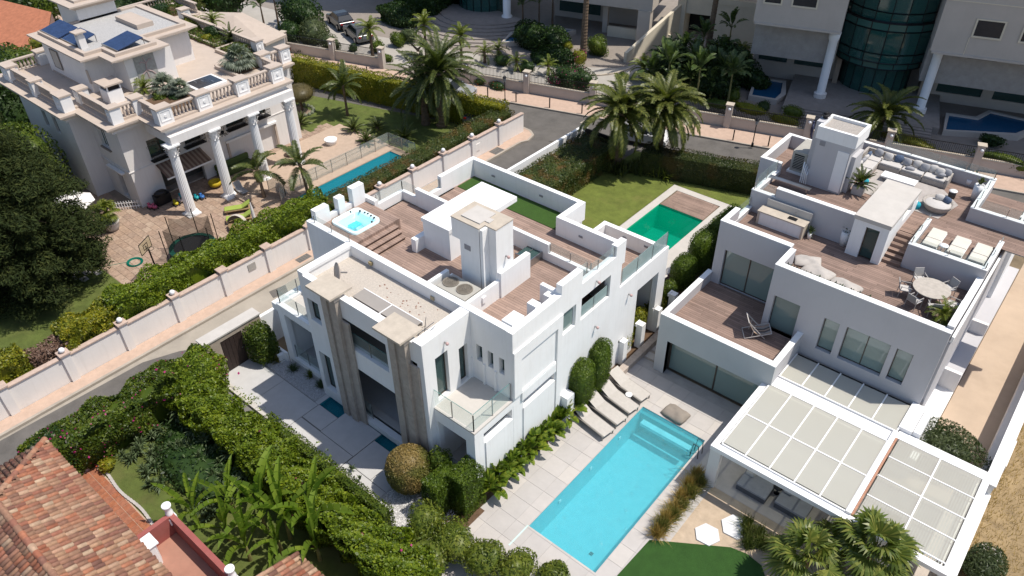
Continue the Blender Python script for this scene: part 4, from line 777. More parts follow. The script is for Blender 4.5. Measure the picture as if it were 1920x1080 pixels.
# east side: stepped ledges along the beige path
N((-1.55, 29.0, 0, -1.5, 45, 5.9), name='side_wall'); N((-1.5, 33.2, 0, -.75, 45, .9), name='side_wall'); N((-1.75, 26.9, 0, -.75, 30.2, 1.2), name='side_step', m=WHITE); N((-1.5, 30.2, 0, -.75, 33.2, .5), name='side_step', m=WHITE); N((-1.5, 33.0, 0, -.75, 33.2, 1.6), name='side_step', m=GREYW); N((-1.5, 37.6, .9, -.75, 37.8, 1.6), name='side_step', m=GREYW)
N((-1.28, 26.9, 1.2, -1.0, 29.0, 2.64), name='side_pier', m=WHITE2)
N((-1.62, 41.2, 0, -1.3, 46, 5.9), (-1.55, 29.0, 6.0, -1.45, 41, 6.3), name='side_coping', m=WHITE)
rail(B, [(-1.35, 28.9), (-1.35, 33.5)], 4.2, .5) if 0 else None
# kitchen, table etc. -> things
def slabcyl(t, name, m, x, y, prof, n=18, smooth=True): return MB().lathe(x, y, prof, n).build(name, m, t, smooth)
t = thing('outdoor_kitchen', 'long white outdoor kitchen counter with a stone top and sink on the middle terrace', 'kitchen counter', (-10.4, 32.8, 5.8))
part('counter', WHITE, t, (-11.62, 32.55, 5.8, -9.45, 33.05, 6.5)); part('side_panel', STONE, t, (-11.72, 32.5, 5.8, -11.62, 33.15, 6.5)); part('side_panel', STONE, t, (-9.45, 32.5, 5.8, -9.35, 33.15, 6.5)); part('worktop', STONE, t, (-11.75, 32.48, 6.5, -9.32, 33.15, 6.56)); part('splashback', LIME, t, (-11.6, 33.2, 6.2, -9.3, 33.3, 6.95))
part('sink', DARKM, t, (-10.3, 32.7, 6.561, -9.85, 33.0, 6.566)); MB().tube([(-10.05, 33.08, 6.56), (-10.05, 33.08, 6.85), (-10.05, 32.9, 6.85)], .015, 6).build('tap', STEEL, t)
WICK = mat('pale_wicker', (.46, .42, .38), .9, .15, 9, .6, 60); CUSH = mat('light_cushion', (.66, .63, .60), .95, .06, 4, .2, 40); CUSHG = mat('grey_cushion', (.36, .36, .38), .95, .1, 4, .2, 40); CUSHB = mat('navy_cushion', (.10, .14, .22), .95, .5, 30)
def cushion(t, x, y, z, w_, h_, rz=0, m=CUSH, lean=.5, name='cushion'):
    mb = MB(); mb.ball((0, 0, 0), 1, 10, 6, sq=(w_*.62, .11, h_*.62)); mb.v = [(max(-w_/2, min(w_/2, a)), b, max(-h_/2, min(h_/2, c))) for a, b, c in mb.v]
    R = Matrix.Rotation(rz, 3, 'Z') @ Matrix.Rotation(lean, 3, 'X'); mb.v = [tuple(R @ Vector(v)+Vector((x, y, z))) for v in mb.v]; return mb.build(name, m, t, True)
t = thing('corner_sofa', 'long L shaped wicker corner sofa piled with cushions on the upper terrace', 'sofa', (-8, 40.4, 6.7))
for (x0, x1) in ((-9.5, -8.62), (-8.6, -7.5), (-7.48, -6.4), (-6.38, -5.3)): part('sofa_base', WICK, t, (x0, 40.1, 6.7, x1, 41.0, 7.0), mod=bevel(.02)); part('seat_cushion', CUSH, t, (x0+.02, 40.12, 7.0, x1-.02, 40.85, 7.1), mod=bevel(.03))
for (y0, y1) in ((38.2, 39.1), (39.12, 40.08)): part('sofa_base', WICK, t, (-9.5, y0, 6.7, -8.62, y1, 7.0), mod=bevel(.02)); part('seat_cushion', CUSH, t, (-9.35, y0+.02, 7.0, -8.64, y1-.02, 7.1), mod=bevel(.03))
part('sofa_back', WICK, t, (-9.6, 41.0, 6.7, -5.3, 41.12, 7.3)); part('sofa_back', WICK, t, (-9.62, 38.2, 6.7, -9.5, 41.0, 7.3)); part('sofa_arm', WICK, t, (-5.3, 40.1, 6.7, -5.18, 41.12, 7.2))
for k, x in enumerate((-8.9, -8.35, -7.85, -7.4, -6.9, -6.5, -6.1, -5.75, -5.45)): cushion(t, x, 40.78-.12*(k % 2), 7.28, .44, .4, random.uniform(-.3, .3), (CUSHG, CUSH, CUSHB, CUSHG, CUSH, CUSHG, CUSH, CUSH, CUSHG)[k], -.35)
for k, y in enumerate((38.5, 38.9, 39.3, 39.75, 40.2)): cushion(t, -9.25, y, 7.28, .42, .4, pi/2+random.uniform(-.2, .2), (CUSHG, CUSH, CUSHG, CUSH, CUSHB)[k], .35)
cushion(t, -7.1, 40.35, 7.14, .45, .3, .2, CUSHG, 1.4); cushion(t, -5.6, 40.45, 7.22, .35, .35, .5, CUSHG, .9)
t = thing('coffee_table', 'low white slab coffee table in front of the corner sofa', 'coffee table', (-7.3, 39.3, 6.7)); part('tabletop', WHITE2, t, (-8.1, 38.95, 6.92, -6.4, 39.6, 7.0)); part('base', CUSHG, t, (-7.9, 39.05, 6.7, -6.6, 39.5, 6.92))
mb = MB(); mb.prism([(-8.55, 37.2), (-4.6, 37.0), (-4.2, 38.9), (-5.2, 40.0), (-8.6, 40.05)], 6.705, 6.72); tag(mb.build('outdoor_rug', mat('rug', (.47, .43, .40), .95, .12, 3, .4, 60)), 'large pale outdoor rug under the sofa and round daybed', 'rug')
t = thing('round_daybed', 'round wicker daybed with blue and white pillows on the pale rug', 'daybed', (-4.95, 37.9, 6.7)); slabcyl(t, 'shell', WICK, -4.95, 37.85, [(.45, 6.7), (.6, 6.85), (.72, 7.1), (.72, 7.14), (.64, 7.1), (.55, 7.0), (.02, 6.98)], 20); slabcyl(t, 'mattress', CUSH, -4.95, 37.85, [(.6, 6.98), (.63, 7.03), (.55, 7.08), (.02, 7.09)]); cushion(t, -5.0, 38.2, 7.2, .45, .3, .2, CUSH, -.5); cushion(t, -4.65, 38.15, 7.2, .42, .3, -.5, CUSHB, -.5)
for (x, y, c, l) in ((-8.55, 38.05, (.02, .33, .42), 'small turquoise pouf at the end of the corner sofa'), (-5.75, 37.35, (.02, .30, .42), 'small turquoise stool half hidden by grasses beside the round daybed')):
    t = thing('pouf', l, 'pouf', (x, y, 6.7)); slabcyl(t, 'body', mat('turquoise_fabric', c, .8), x, y, [(.15, 6.7), (.2, 6.78), (.2, 6.95), (.14, 7.02), (.01, 7.03)], 14)
t = thing('side_table', 'dark drum side table with a white top near the end of the sofa', 'side table', (-4.7, 39.45, 6.7)); slabcyl(t, 'drum', mat('dark_wicker', (.08, .07, .065), .9, .3, 30), -4.7, 39.45, [(.16, 6.7), (.18, 6.9), (.16, 7.08)], 16); slabcyl(t, 'tabletop', WHITE2, -4.7, 39.45, [(.2, 7.08), (.2, 7.11), (.01, 7.112)], 16)
# sun beds on the sunken terrace
LB = proto('bed'); 
for x in (-.36, .32): part('frame_rail', WHITE2, LB, (x, -.85, .18, x+.04, .85, .22))
for x in (-.36, .32):
    for y in (-.8, .7): part('leg', WHITE2, LB, (x, y, 0, x+.04, y+.04, .2))
part('mattress', mat('cream_mattress', (.68, .64, .56), .9, .05, 3, .2, 30), LB, (-.34, -.15, .22, .34, .85, .32), mod=bevel(.03)); q = part('back_cushion', mat('cream_mattress', (.68, .64, .56)), LB, (-.34, -.85, .22, .34, -.16, .31), mod=bevel(.03))
part('sling', mat('grey_sling', (.22, .22, .23), .9), LB, (-.32, -.84, .19, .32, .84, .215))
for (x, l) in ((-4.15, 'cream sun bed nearest the stairs on the sunken terrace'), (-3.1, 'middle cream sun bed on the sunken terrace'), (-2.2, 'cream sun bed by the outer parapet of the sunken terrace')):
    c = inst(LB, (x, 34.75, 6.72), .0, .95, l, 'cream sun beds in the sunken terrace'); c.name = 'sun_bed'; c['category'] = 'sun bed'
t = thing('tripod_side_table', 'small round white side table between two cream sun beds', 'side table', (-3.62, 34.2, 6.72)); slabcyl(t, 'tabletop', WHITE2, -3.62, 34.2, [(.2, 7.06), (.2, 7.09), (.01, 7.092)]); 
for a in (0, 2.1, 4.2): MB().beam((-3.62+.18*cos(a), 34.2+.18*sin(a), 6.72), (-3.62, 34.2, 7.06), .02).build('leg', WHITE2, t)
# dining table and chairs
t = thing('round_dining_table', 'large round pale wooden dining table on the middle terrace', 'table', (-3.15, 31.55, 5.8)); WD = mat('bleached_wood', (.50, .45, .39), .7, .14, 6, .2, 60)
slabcyl(t, 'tabletop', WD, -3.15, 31.55, [(.74, 6.42), (.76, 6.44), (.76, 6.47), (.01, 6.475)], 32, False)
for a in range(4): MB().beam((-3.15+.5*cos(a*pi/2+.4), 31.55+.5*sin(a*pi/2+.4), 5.8), (-3.15+.4*cos(a*pi/2+.4), 31.55+.4*sin(a*pi/2+.4), 6.42), .05).build('leg', WHITE2, t)
CH = proto('chair'); CM = mat('chair_taupe', (.42, .40, .38), .8, .06, 5)
for x in (-.24, .22):
    MB().beam((x, -.24, 0), (x, -.2, .62), .025).build('leg', CM, CH); MB().beam((x, .24, 0), (x, .2, .56), .025).build('leg', CM, CH); MB().beam((x, -.24, .58), (x, .24, .56), .03, .02).build('armrest', CM, CH)
part('seat', CUSH, CH, (-.23, -.23, .36, .22, .22, .42), mod=bevel(.02)); mb = MB(); mb.beam((-.01, -.26, .42), (-.01, -.34, .80), .44, .02, up=(0, 1, 0)); mb = MB(); mb.add([(-.22, -.23, .42), (.22, -.23, .42), (.2, -.32, .8), (-.2, -.32, .8), (-.22, -.26, .42), (.22, -.26, .42), (.2, -.35, .8), (-.2, -.35, .8)], [(0, 1, 2, 3), (7, 6, 5, 4), (0, 4, 5, 1), (3, 2, 6, 7), (0, 3, 7, 4), (1, 5, 6, 2)]); mb.build('backrest', CM, CH)
for k, (a, l) in enumerate(((200, 'facing the deck left of the round table'), (130, 'at the stairs side of the round table'), (60, 'between the round table and the sun terrace wall'), (-10, 'on the outer parapet side of the round table'), (-62, 'beside the potted palm at the round table'), (250, 'with its back to the turf edge by the round table'))):
    ar = radians(a); c = inst(CH, (-3.15+.98*cos(ar), 31.55+.98*sin(ar), 5.8), ar-pi/2+pi+0, 1, 'taupe armchair '+l, 'dining chairs round the terrace table'); c.rotation_euler.z = ar+pi/2; c.name = 'dining_chair'; c['category'] = 'chair'
# bean bag loungers on the middle terrace
def bag(name, label, x, y, z, sx, sy, sz, rz, m, cat='bean bag', n=14):
    mb = MB(); mb.ball((0, 0, 0), 1, 18, 10); vs = []
    for a, b, c in mb.v:
        k = max(abs(a), abs(b), 1e-6); r_ = math.hypot(a, b); s_ = min(1.3, r_/k); a, b = a*s_, b*s_; hh = .55+.45*(a*.5+.5)**1.5; vs.append((a*sx, b*sy, (c*hh if c > 0 else c*.25)*sz+sz*.25+.03*sin(a*5+b*4)))
    mb.v = vs; o = mb.build(name, m, None, True); o.location = (x, y, z); o.rotation_euler = (0, 0, rz); return tag(o, label, cat)
LINEN = mat('linen_bag', (.52, .48, .44), .95, .1, 3, .3, 30)
bag('floor_lounger', 'pale linen floor lounger at the corner of the middle terrace', -8.3, 30.9, 5.8, .6, .45, .25, .4, LINEN); bag('floor_lounger', 'pale linen floor lounger in the middle of the planted parapet', -7.6, 30.25, 5.8, .7, .55, .36, -.2, LINEN); bag('floor_lounger', 'pale linen floor lounger nearest the dining table', -6.25, 29.95, 5.8, .7, .55, .38, -.15, LINEN)
bag('pool_bean_bag', 'taupe bean bag lounger at the head of the turquoise pool', -10.35, 23.75, 0, .6, .45, .32, -.1, mat('taupe_bag', (.30, .26, .22), .95, .1, 3, .3, 30))
# deckchair
t = thing('deckchair', 'folding wooden deckchair with striped sling on the low roof deck', 'deckchair', (-8.9, 28.0, 3.0)); 
def L_(p): a = radians(35); a = radians(125); k = 1.25; return (-8.9+k*(p[0]*cos(a)-p[1]*sin(a)), 28.0+k*(p[0]*sin(a)+p[1]*cos(a)), 3.0+k*p[2])
DW = mat('deckchair_wood', (.58, .54, .50), .6, .1, 6)
for x in (-.3, .3):
    MB().beam(L_((x, -.45, .32)), L_((x, .5, .02)), .035).build('frame_rail', DW, t); MB().beam(L_((x*.93, -.25, .02)), L_((x*.93, .45, .78)), .035).build('frame_rail', DW, t); MB().beam(L_((x*.9, .25, .02)), L_((x*.9, .2, .55)), .03).build('frame_rail', DW, t)
MB().beam(L_((-.3, -.45, .32)), L_((.3, -.45, .32)), .035).build('cross_bar', DW, t); MB().beam(L_((-.3, .45, .78)), L_((.3, .45, .78)), .035).build('cross_bar', DW, t); MB().beam(L_((-.3, .5, .03)), L_((.3, .5, .03)), .035).build('cross_bar', DW, t)
SS = (mat('sling_tan', (.42, .30, .22), .9), mat('sling_dark', (.10, .09, .09), .9), mat('sling_grey', (.36, .33, .30), .9))
sl_ = [(-.45, .33), (-.25, .2), (0, .18), (.2, .32), (.45, .78)]
for k in range(7):
    x0 = -.26+k*.075; mb = MB()
    for (ya, za), (yb, zb) in zip(sl_[:-1], sl_[1:]): mb.quad(L_((x0, ya, za)), L_((x0+.07, ya, za)), L_((x0+.07, yb, zb)), L_((x0, yb, zb)))
    mb.build('sling_stripe', SS[(0, 2, 1, 0, 1, 2, 0)[k]], t)
# pool loungers
LG = proto('lounger'); SLG = mat('lounger_sling', (.60, .56, .51), .85, .06, 6, .2, 80); LFR = mat('lounger_frame', (.32, .29, .26), .6, .1, 5)
for y in (-.33, .33): MB().beam((-.95, y, .28), (.98, y, .28), .045, .05).build('frame_rail', LFR, LG)
for x in (-.6, .92):
    for y in (-.31, .31): MB().beam((x, y, 0), (x, y, .27), .04).build('leg', LFR, LG)
MB().box(-.25, -.31, .3, 1.0, .31, .325).build('seat_sling', SLG, LG); mb = MB(); mb.add([(-.25, -.31, .31), (-.25, .31, .31), (-.98, .31, .62), (-.98, -.31, .62), (-.25, -.31, .335), (-.25, .31, .335), (-.98, .31, .645), (-.98, -.31, .645)], [(0, 1, 2, 3), (7, 6, 5, 4), (0, 4, 5, 1), (1, 5, 6, 2), (2, 6, 7, 3), (3, 7, 4, 0)]); mb.build('back_sling', SLG, LG); MB().beam((-.9, 0, .1), (-.75, 0, .52), .03).build('back_strut', LFR, LG)
for k, (x, y, a, l) in enumerate(((-13.05, 20.75, -9, 'taupe sling sun lounger by the pool, closest to the planted border'), (-13.0, 21.72, -8, 'taupe sling sun lounger by the pool, second from the planted border'), (-12.95, 22.7, -9, 'taupe sling sun lounger by the pool, with the small white table beside it'), (-12.95, 23.7, -8, 'taupe sling sun lounger by the pool, closest to the pebble kerb'))):
    c = inst(LG, (x, y, 0), radians(a), 1.1, l, 'sun loungers beside the turquoise pool'); c.name = 'sun_lounger'; c['category'] = 'sun lounger'
t = thing('drum_table', 'small round white drum table between two pool loungers', 'side table', (-12.6, 23.15, 0)); slabcyl(t, 'drum', WHITE2, -12.6, 23.15, [(.14, 0), (.1, .15), (.12, .36)]); slabcyl(t, 'tabletop', WHITE2, -12.6, 23.15, [(.17, .36), (.17, .4), (.14, .41), (.01, .405)])
t = thing('pool_ladder', 'steel pool ladder with two tall dark handrails at the corner of the turquoise pool', 'pool ladder', (-8.5, 22.3, 0))
for y in (22.1, 22.5): MB().tube([(-8.25, y, 0), (-8.3, y, .75), (-8.55, y, .78), (-8.62, y, .1), (-8.62, y, -1)], .02, 6).build('handrail', DARKM, t)
for z in (-.3, -.6): MB().beam((-8.6, 22.1, z), (-8.6, 22.5, z), .04).build('rung', STEEL, t)
# ---------------------------------------------------------------- pergola
PG = thing('glass_pergola', 'long white pergola with ribbed glass roof panels beside the turquoise pool', 'pergola', (-3, 24, 0))
PZ = 2.42
def G(*b, name='beam', m=WHITE2):
    for c in b: o = part(name, m, PG, c)
    return o
G((-7.45, 21.1, 2.2, 1.85, 21.4, PZ)); G((-7.45, 21.4, 2.2, -7.2, 26.15, PZ)); G((-7.2, 25.9, 2.2, -1.85, 26.6, PZ+.02)); G((-1.95, 21.4, 2.3, -1.75, 25.9, PZ+.12), name='centre_beam'); G((1.6, 21.4, 2.2, 1.85, 26.85, PZ)); G((-1.75, 26.35, 2.2, 1.6, 26.85, PZ)); G((-1.85, 26.87, 2.2, -1.3, 28.68, 2.6), name='beam'); G((-1.95, 25.9, 2.2, -1.75, 26.6, 2.55))
G((-7.42, 21.12, 0, -6.95, 21.38, 2.2), name='column', m=GREYW); G((1.55, 21.12, 0, 1.83, 21.4, 2.2), name='column', m=GREYW); G((-1.9, 21.12, 0, -1.6, 22.9, 2.2), name='column', m=GREYW); G((-7.35, 25.8, 0, -7.1, 26.1, 2.2), name='column')
G((-1.74, 21.42, PZ-.1, -1.66, 26.3, PZ+.06), name='rust_flashing', m=mat('rusty_flashing', (.45, .24, .16), .8, .2, 8))
ribg = bpy.data.materials.new('ribbed_glass'); ribg.use_nodes = True
def ribbed(name, axis, pitch, col, alpha):
    m = bpy.data.materials.new(name); m.use_nodes = True; t_ = m.node_tree; b = t_.nodes['Principled BSDF']; L = t_.links.new
    b.inputs['Base Color'].default_value = (*col, 1); b.inputs['Roughness'].default_value = .22; b.inputs['Specular IOR Level'].default_value = .4
    tr = nd(t_, 'ShaderNodeBsdfTransparent'); tr.inputs[0].default_value = (.8, .85, .84, 1); ms = nd(t_, 'ShaderNodeMixShader'); ms.inputs[0].default_value = alpha; L(tr.outputs[0], ms.inputs[1]); L(b.outputs[0], ms.inputs[2]); L(ms.outputs[0], t_.nodes['Material Output'].inputs[0]); return m
bpy.data.materials.remove(ribg)
PGL = ribbed('pergola_glass', 'x', .08, (.70, .66, .585), .45); PGL2 = ribbed('pergola_glass_old', 'x', .08, (.68, .63, .56), .38); SLAT = mat('pale_slat', (.76, .73, .67), .7, .06, 6)
ux = [-7.12+k*1.035 for k in range(6)]; yy = [21.5, 23.55, 25.85]
for i in range(5):
    for j in range(2): G((ux[i]+.03, yy[j]+.03, PZ+.05, ux[i+1]-.03, yy[j+1]-.03, PZ+.065), name='glass_panel', m=PGL)
for i in range(6): G((ux[i]-.03, 21.45, PZ+.03, ux[i]+.03, 25.9, PZ+.09), name='glazing_bar')
for i in range(5): G((ux[i]+.031, 23.52, PZ+.03, ux[i+1]-.031, 23.58, PZ+.085), name='glazing_bar')
G((-7.12, 21.4, PZ-.0, -1.96, 21.46, PZ+.07), name='glazing_bar')
vx = [-1.62, .02, 1.58]; vy = [21.5+k*1.2 for k in range(5)]
for i in range(2):
    for j in range(4): G((vx[i]+.03, vy[j]+.03, PZ+.05, vx[i+1]-.03, vy[j+1]-.03, PZ+.065), name='glass_panel', m=PGL2)
G((-.01, 21.45, PZ+.03, .05, 26.3, PZ+.09), name='glazing_bar')
for j in range(5): G((-1.62, vy[j]-.025, PZ+.035, -.012, vy[j]+.025, PZ+.08), name='glazing_bar'); G((.052, vy[j]-.025, PZ+.035, 1.6, vy[j]+.025, PZ+.08), name='glazing_bar')
wx = [-7.0+k*1.035 for k in range(6)]
for i in range(5): G((wx[i]+.03, 26.65, 2.5, wx[i+1]-.03, 28.45, 2.515), name='glass_panel', m=PGL)
for i in range(6): G((wx[i]-.03, 26.62, 2.48, wx[i]+.03, 28.5, 2.54), name='glazing_bar')
G((-7.05, 28.47, 2.47, -1.8, 28.53, 2.53), name='glazing_bar', m=DARKM); G((-7.05, 26.58, 2.46, -1.85, 26.64, 2.53), name='glazing_bar')
mb = MB()
n = int((-1.98+7.15)/.1)
for k in range(46): mb.box(-7.15, 21.5+k*.1-.02, 2.28, -1.98, 21.5+k*.1+.02, 2.31)
for k in range(20): mb.box(-7.0, 26.66+k*.095-.02, 2.34, -1.9, 26.66+k*.095+.028, 2.37)
mb.build('roof_slats', SLAT, PG, kind='stuff')
mb = MB()
for k in range(33): mb.box(-1.62+k*.1, 21.5, 2.24, -1.62+k*.1+.05, 26.3, 2.28)
mb.build('cross_slats', SLAT, PG, kind='stuff')
def daybed(x, y, l):
    t = thing('pergola_sofa', l, 'sofa', (x, y, .01)); part('base', mat('charcoal_base', (.13, .13, .14), .9), t, (x-.65, y-.5, .01, x+.65, y+.5, .28), mod=bevel(.02)); part('seat_cushion', CUSHG, t, (x-.66, y-.51, .28, x+.66, y+.51, .40), mod=bevel(.03)); part('pillow', CUSH, t, (x-.6, y+.15, .40, x-.2, y+.45, .55), mod=bevel(.05)); 
daybed(-5.55, 22.2, 'grey cushioned sofa under the pergola, nearest the turquoise pool'); daybed(-3.9, 22.35, 'grey cushioned sofa under the pergola, nearest the fan palms')
t = thing('pergola_table', 'small dark round table between the two sofas under the pergola', 'side table', (-4.75, 22.6, 0)); slabcyl(t, 'tabletop', DARKM, -4.75, 22.6, [(.2, .4), (.2, .43), (.01, .435)]); slabcyl(t, 'stem', DARKM, -4.75, 22.6, [(.12, .01), (.03, .05), (.03, .4)])
for (x, y, s_, l) in ((-6.0, 18.9, .53, 'white hexagonal stepping slab fully in the sun on the sand'), (-5.3, 19.95, .6, 'white hexagonal stepping slab half in the pergola shade')):
    mb = MB(); mb.prism([(x+s_*cos(k*pi/3+.1), y+s_*sin(k*pi/3+.1)) for k in range(6)], -.005, .05); tag(mb.build('hexagonal_slab', mat('white_slab', (.70, .70, .70), .7, .05, 2)), l, 'paving slab')
t = thing('field_wall', 'low white boundary wall between the beige path and the dry field', 'wall', (1.9, 30, 0)); part('wall', WHITE, t, (1.75, 26.9, 0, 2.1, 60, 1.75)); part('coping', WHITE2, t, (1.7, 26.9, 1.75, 2.15, 60, 1.83)); part('inner_ledge', GREYW, t, (1.5, 27.0, 0, 1.75, 60, .9)); part('front_wall', WHITE, t, (1.9, 20.5, 0, 2.15, 26.9, 1.3))
t = thing('timber_pallet', 'broken pale timber pallet lying in the dry field beside the pergola', 'pallet', (2.9, 24.8, 0))
for k in range(5): MB().beam((2.55, 24.5+k*.22, .08), (3.35, 24.75+k*.2, .08), .07, .03).build('slat', DW, t)
for k in range(3): MB().beam((2.7+.28*k, 24.45+.1*k, .03), (2.72+.25*k, 25.6, .03), .05, .05).build('bearer', DW, t)
t = thing('guard_rail', 'small white metal fence section on the wall by the dry field', 'fence', (2.3, 29.8, 0))
for k in range(7): MB().beam((2.25, 29.2+k*.3, .0), (2.25, 29.2+k*.3, 1.0), .03).build('bar', WHITE2, t)
MB().beam((2.25, 29.2, 1.0), (2.25, 31.0, 1.0), .04).build('top_rail', WHITE2, t)
# side bed pillars
for k, (y, l) in enumerate(((25.1, 'white square pillar of the side bed nearest the dark cypress shrubs'), (26.75, 'white square pillar of the side bed, second from the cypress shrubs'), (28.35, 'white square pillar of the side bed in front of the villa passage'), (29.95, 'white square pillar of the side bed beside the tall clipped hedge'))):
    mb = MB(); mb.box(-14.5, y-.18, 0, -14.15, y+.18, 1.55); mb.box(-14.55, y-.26, 1.42, -14.45, y+.14, 1.6); tag(mb.build('garden_pillar', WHITE), l, 'pillar', 'white pillars along the side bed')
# ================================================================ COLUMNED MANSION
Mn = thing('columned_mansion', 'cream and white classical mansion with fluted columns and a balustraded roof terrace', 'house', (-50, 22, 0))
def K(*b, name='wall', m=GREYW):
    for c in b: o = part(name, m, Mn, c)
    return o
CS = mat('pink_cream_stone', (.60, .50, .42), .75, .06, 2, .1, 40, dirt=.2, dirtcol=(.48, .39, .32))
mb = MB(); mb.wall('x', -47.7, -47.4, 17.3, 30.2, 0, 5.9, [(18.9, 20.6, 3.0, 4.3), (21.4, 22.6, 3.0, 4.3), (24.4, 28.3, 0, 2.0), (24.6, 26.0, 3.0, 4.4), (26.6, 27.9, 3.0, 4.4), (19.2, 22.2, 0, 2.1)]); mb.build('east_wall', GREYW, Mn)
mb = MB(); mb.wall('y', 17.3, 17.6, -51.2, -47.7, 0, 5.9, [(-50.3, -49.3, 3.7, 5.1), (-49.7, -48.9, .2, 2.2)]); mb.build('south_wall', GREYW, Mn)
mb = MB(); mb.wall('y', 16.1, 16.4, -58.5, -51.2, 0, 5.9, [(-55.6, -55.0, 4.0, 5.2), (-54.0, -53.4, 4.0, 5.2), (-55.6, -54.4, .7, 2.0)]); mb.build('south_wall', GREYW, Mn)
K((-51.5, 16.4, 0, -51.2, 17.3, 5.9), (-58.8, 16.1, 0, -58.5, 31, 5.9), (-58.5, 30.2, 0, -47.4, 30.5, 5.9)); K((-47.405, 17.2, 2.62, -47.36, 30.3, 2.68), (-51.2, 17.24, 2.62, -47.4, 17.3, 2.68), name='string_course')
K((-58, 17.6, .0, -47.8, 30, .1), name='floor', m=CS)
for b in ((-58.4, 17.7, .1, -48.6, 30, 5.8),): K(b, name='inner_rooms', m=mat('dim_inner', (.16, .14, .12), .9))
for (a, b_, c, d) in ((18.9, 20.6, 3.0, 4.3), (21.4, 22.6, 3.0, 4.3), (24.6, 26.0, 3.0, 4.4), (26.6, 27.9, 3.0, 4.4)): window(Mn, 'x', -47.62, a, b_, c, d, 2, BRONZE, GLASSW)
window(Mn, 'y', 17.45, -50.3, -49.3, 3.7, 5.1, 3, WHITE2, GLASSW); window(Mn, 'y', 16.25, -55.6, -55.0, 4.0, 5.2, 1, BRONZE, GLASSW); window(Mn, 'y', 16.25, -54.0, -53.4, 4.0, 5.2, 1, BRONZE, GLASSW); window(Mn, 'y', 16.25, -55.6, -54.4, .7, 2.0, 1, BRONZE, GLASSW)
K((-50.45, 17.18, 3.6, -49.15, 17.3, 3.7), (-50.4, 17.22, 5.1, -49.2, 17.3, 5.16), name='window_sill', m=mat('taupe_trim', (.34, .29, .25), .8)); K((-55.7, 16.0, .6, -54.3, 16.1, .7), name='window_sill', m=mat('taupe_trim', (.34, .29, .25)))
K((-50.4, 17.05, 2.25, -48.3, 17.3, 2.35), name='door_canopy', m=WHITE2); K((-47.4, 24.2, 2.05, -47.2, 28.5, 2.2), name='door_canopy', m=WHITE2); K((-47.4, 24.25, 0, -47.3, 24.4, 2.05), (-47.4, 28.3, 0, -47.3, 28.45, 2.05), name='door_frame', m=CS); K((-47.66, 24.4, 0, -47.62, 28.3, 2.0), name='door_blind', m=GREYW)
# wrought iron window boxes
for (y0, y1) in ((18.8, 20.7), (21.2, 22.7), (24.5, 26.1), (26.5, 28.0)):
    t = thing('iron_balcony_grille', 'ornate black iron window balcony behind the columns, %s' % {18.8: 'nearest the house corner', 21.2: 'above the striped awning end', 24.5: 'beside the hanging chandelier', 26.5: 'at the far end of the colonnade'}[y0], 'balcony grille', (-47.2, y0, 3))
    mb = MB(); mb.box(-47.4, y0, 2.88, -46.95, y1, 2.94); n = int((y1-y0)/.09)
    for k in range(n+1):
        y = y0+(y1-y0)*k/n; mb.beam((-46.97, y, 2.94), (-46.95, y, 3.45), .02)
    mb.beam((-46.95, y0, 3.45), (-46.95, y1, 3.45), .03); mb.beam((-46.95, y0, 3.2), (-46.95, y1, 3.2), .02)
    for k in range(26):
        y = random.uniform(y0, y1); z = random.uniform(3.0, 4.3); a = random.uniform(.06, .12)
        mb.tube([(-47.1+a*.3*sin(q), y+a*cos(q), z+a*sin(q)) for q in (0, .9, 1.8, 2.7, 3.6, 4.5)], .012, 4)
    mb.build('ironwork', DARKM, t)
# cornice slab and fascia
CORN = [(-44.0, 18.6), (-44.0, 28.5), (-46.5, 28.5), (-46.5, 30.5), (-60.6, 30.5), (-60.6, 32.6), (-66, 32.6), (-66, 26), (-61.2, 26), (-61.2, 15.5), (-50.6, 15.5), (-50.6, 16.5), (-46.6, 16.5), (-46.6, 18.6)]
def inset(poly, d):
    n = len(poly); a = sum(poly[i][0]*poly[(i+1) % n][1]-poly[(i+1) % n][0]*poly[i][1] for i in range(n)); s = 1 if a > 0 else -1; out = []
    for i in range(n):
        p0, p1, p2 = Vector(poly[i-1]), Vector(poly[i]), Vector(poly[(i+1) % n]); d1 = (p1-p0).normalized(); d2 = (p2-p1).normalized(); n1 = Vector((-d1.y, d1.x))*s; n2 = Vector((-d2.y, d2.x))*s; out.append(tuple(p1+(n1+n2)*d))
    return out
mb = MB(); mb.prism(CORN, 6.08, 6.2); mb.build('cornice', CS, Mn)
mb = MB(); ringstack(mb, [(inset(CORN, .42), 5.62), (inset(CORN, .42), 5.75), (inset(CORN, .12), 5.98), (inset(CORN, .05), 6.08)], cap=False); mb.build('cornice_moulding', GREYW, Mn)
K((-46.9, 18.95, 5.1, -43.85, 19.3, 5.64), (-44.4, 19.3, 5.1, -43.85, 28.2, 5.64), (-47.4, 27.9, 5.1, -44.4, 28.2, 5.64), name='entablature'); K((-47.4, 19.3, 5.5, -44.4, 27.9, 5.64), name='portico_ceiling', m=WHITE)
mb = MB(); mb.prism(inset(CORN, .6), 6.2, 6.32); mb.build('roof_terrace', CS, Mn)
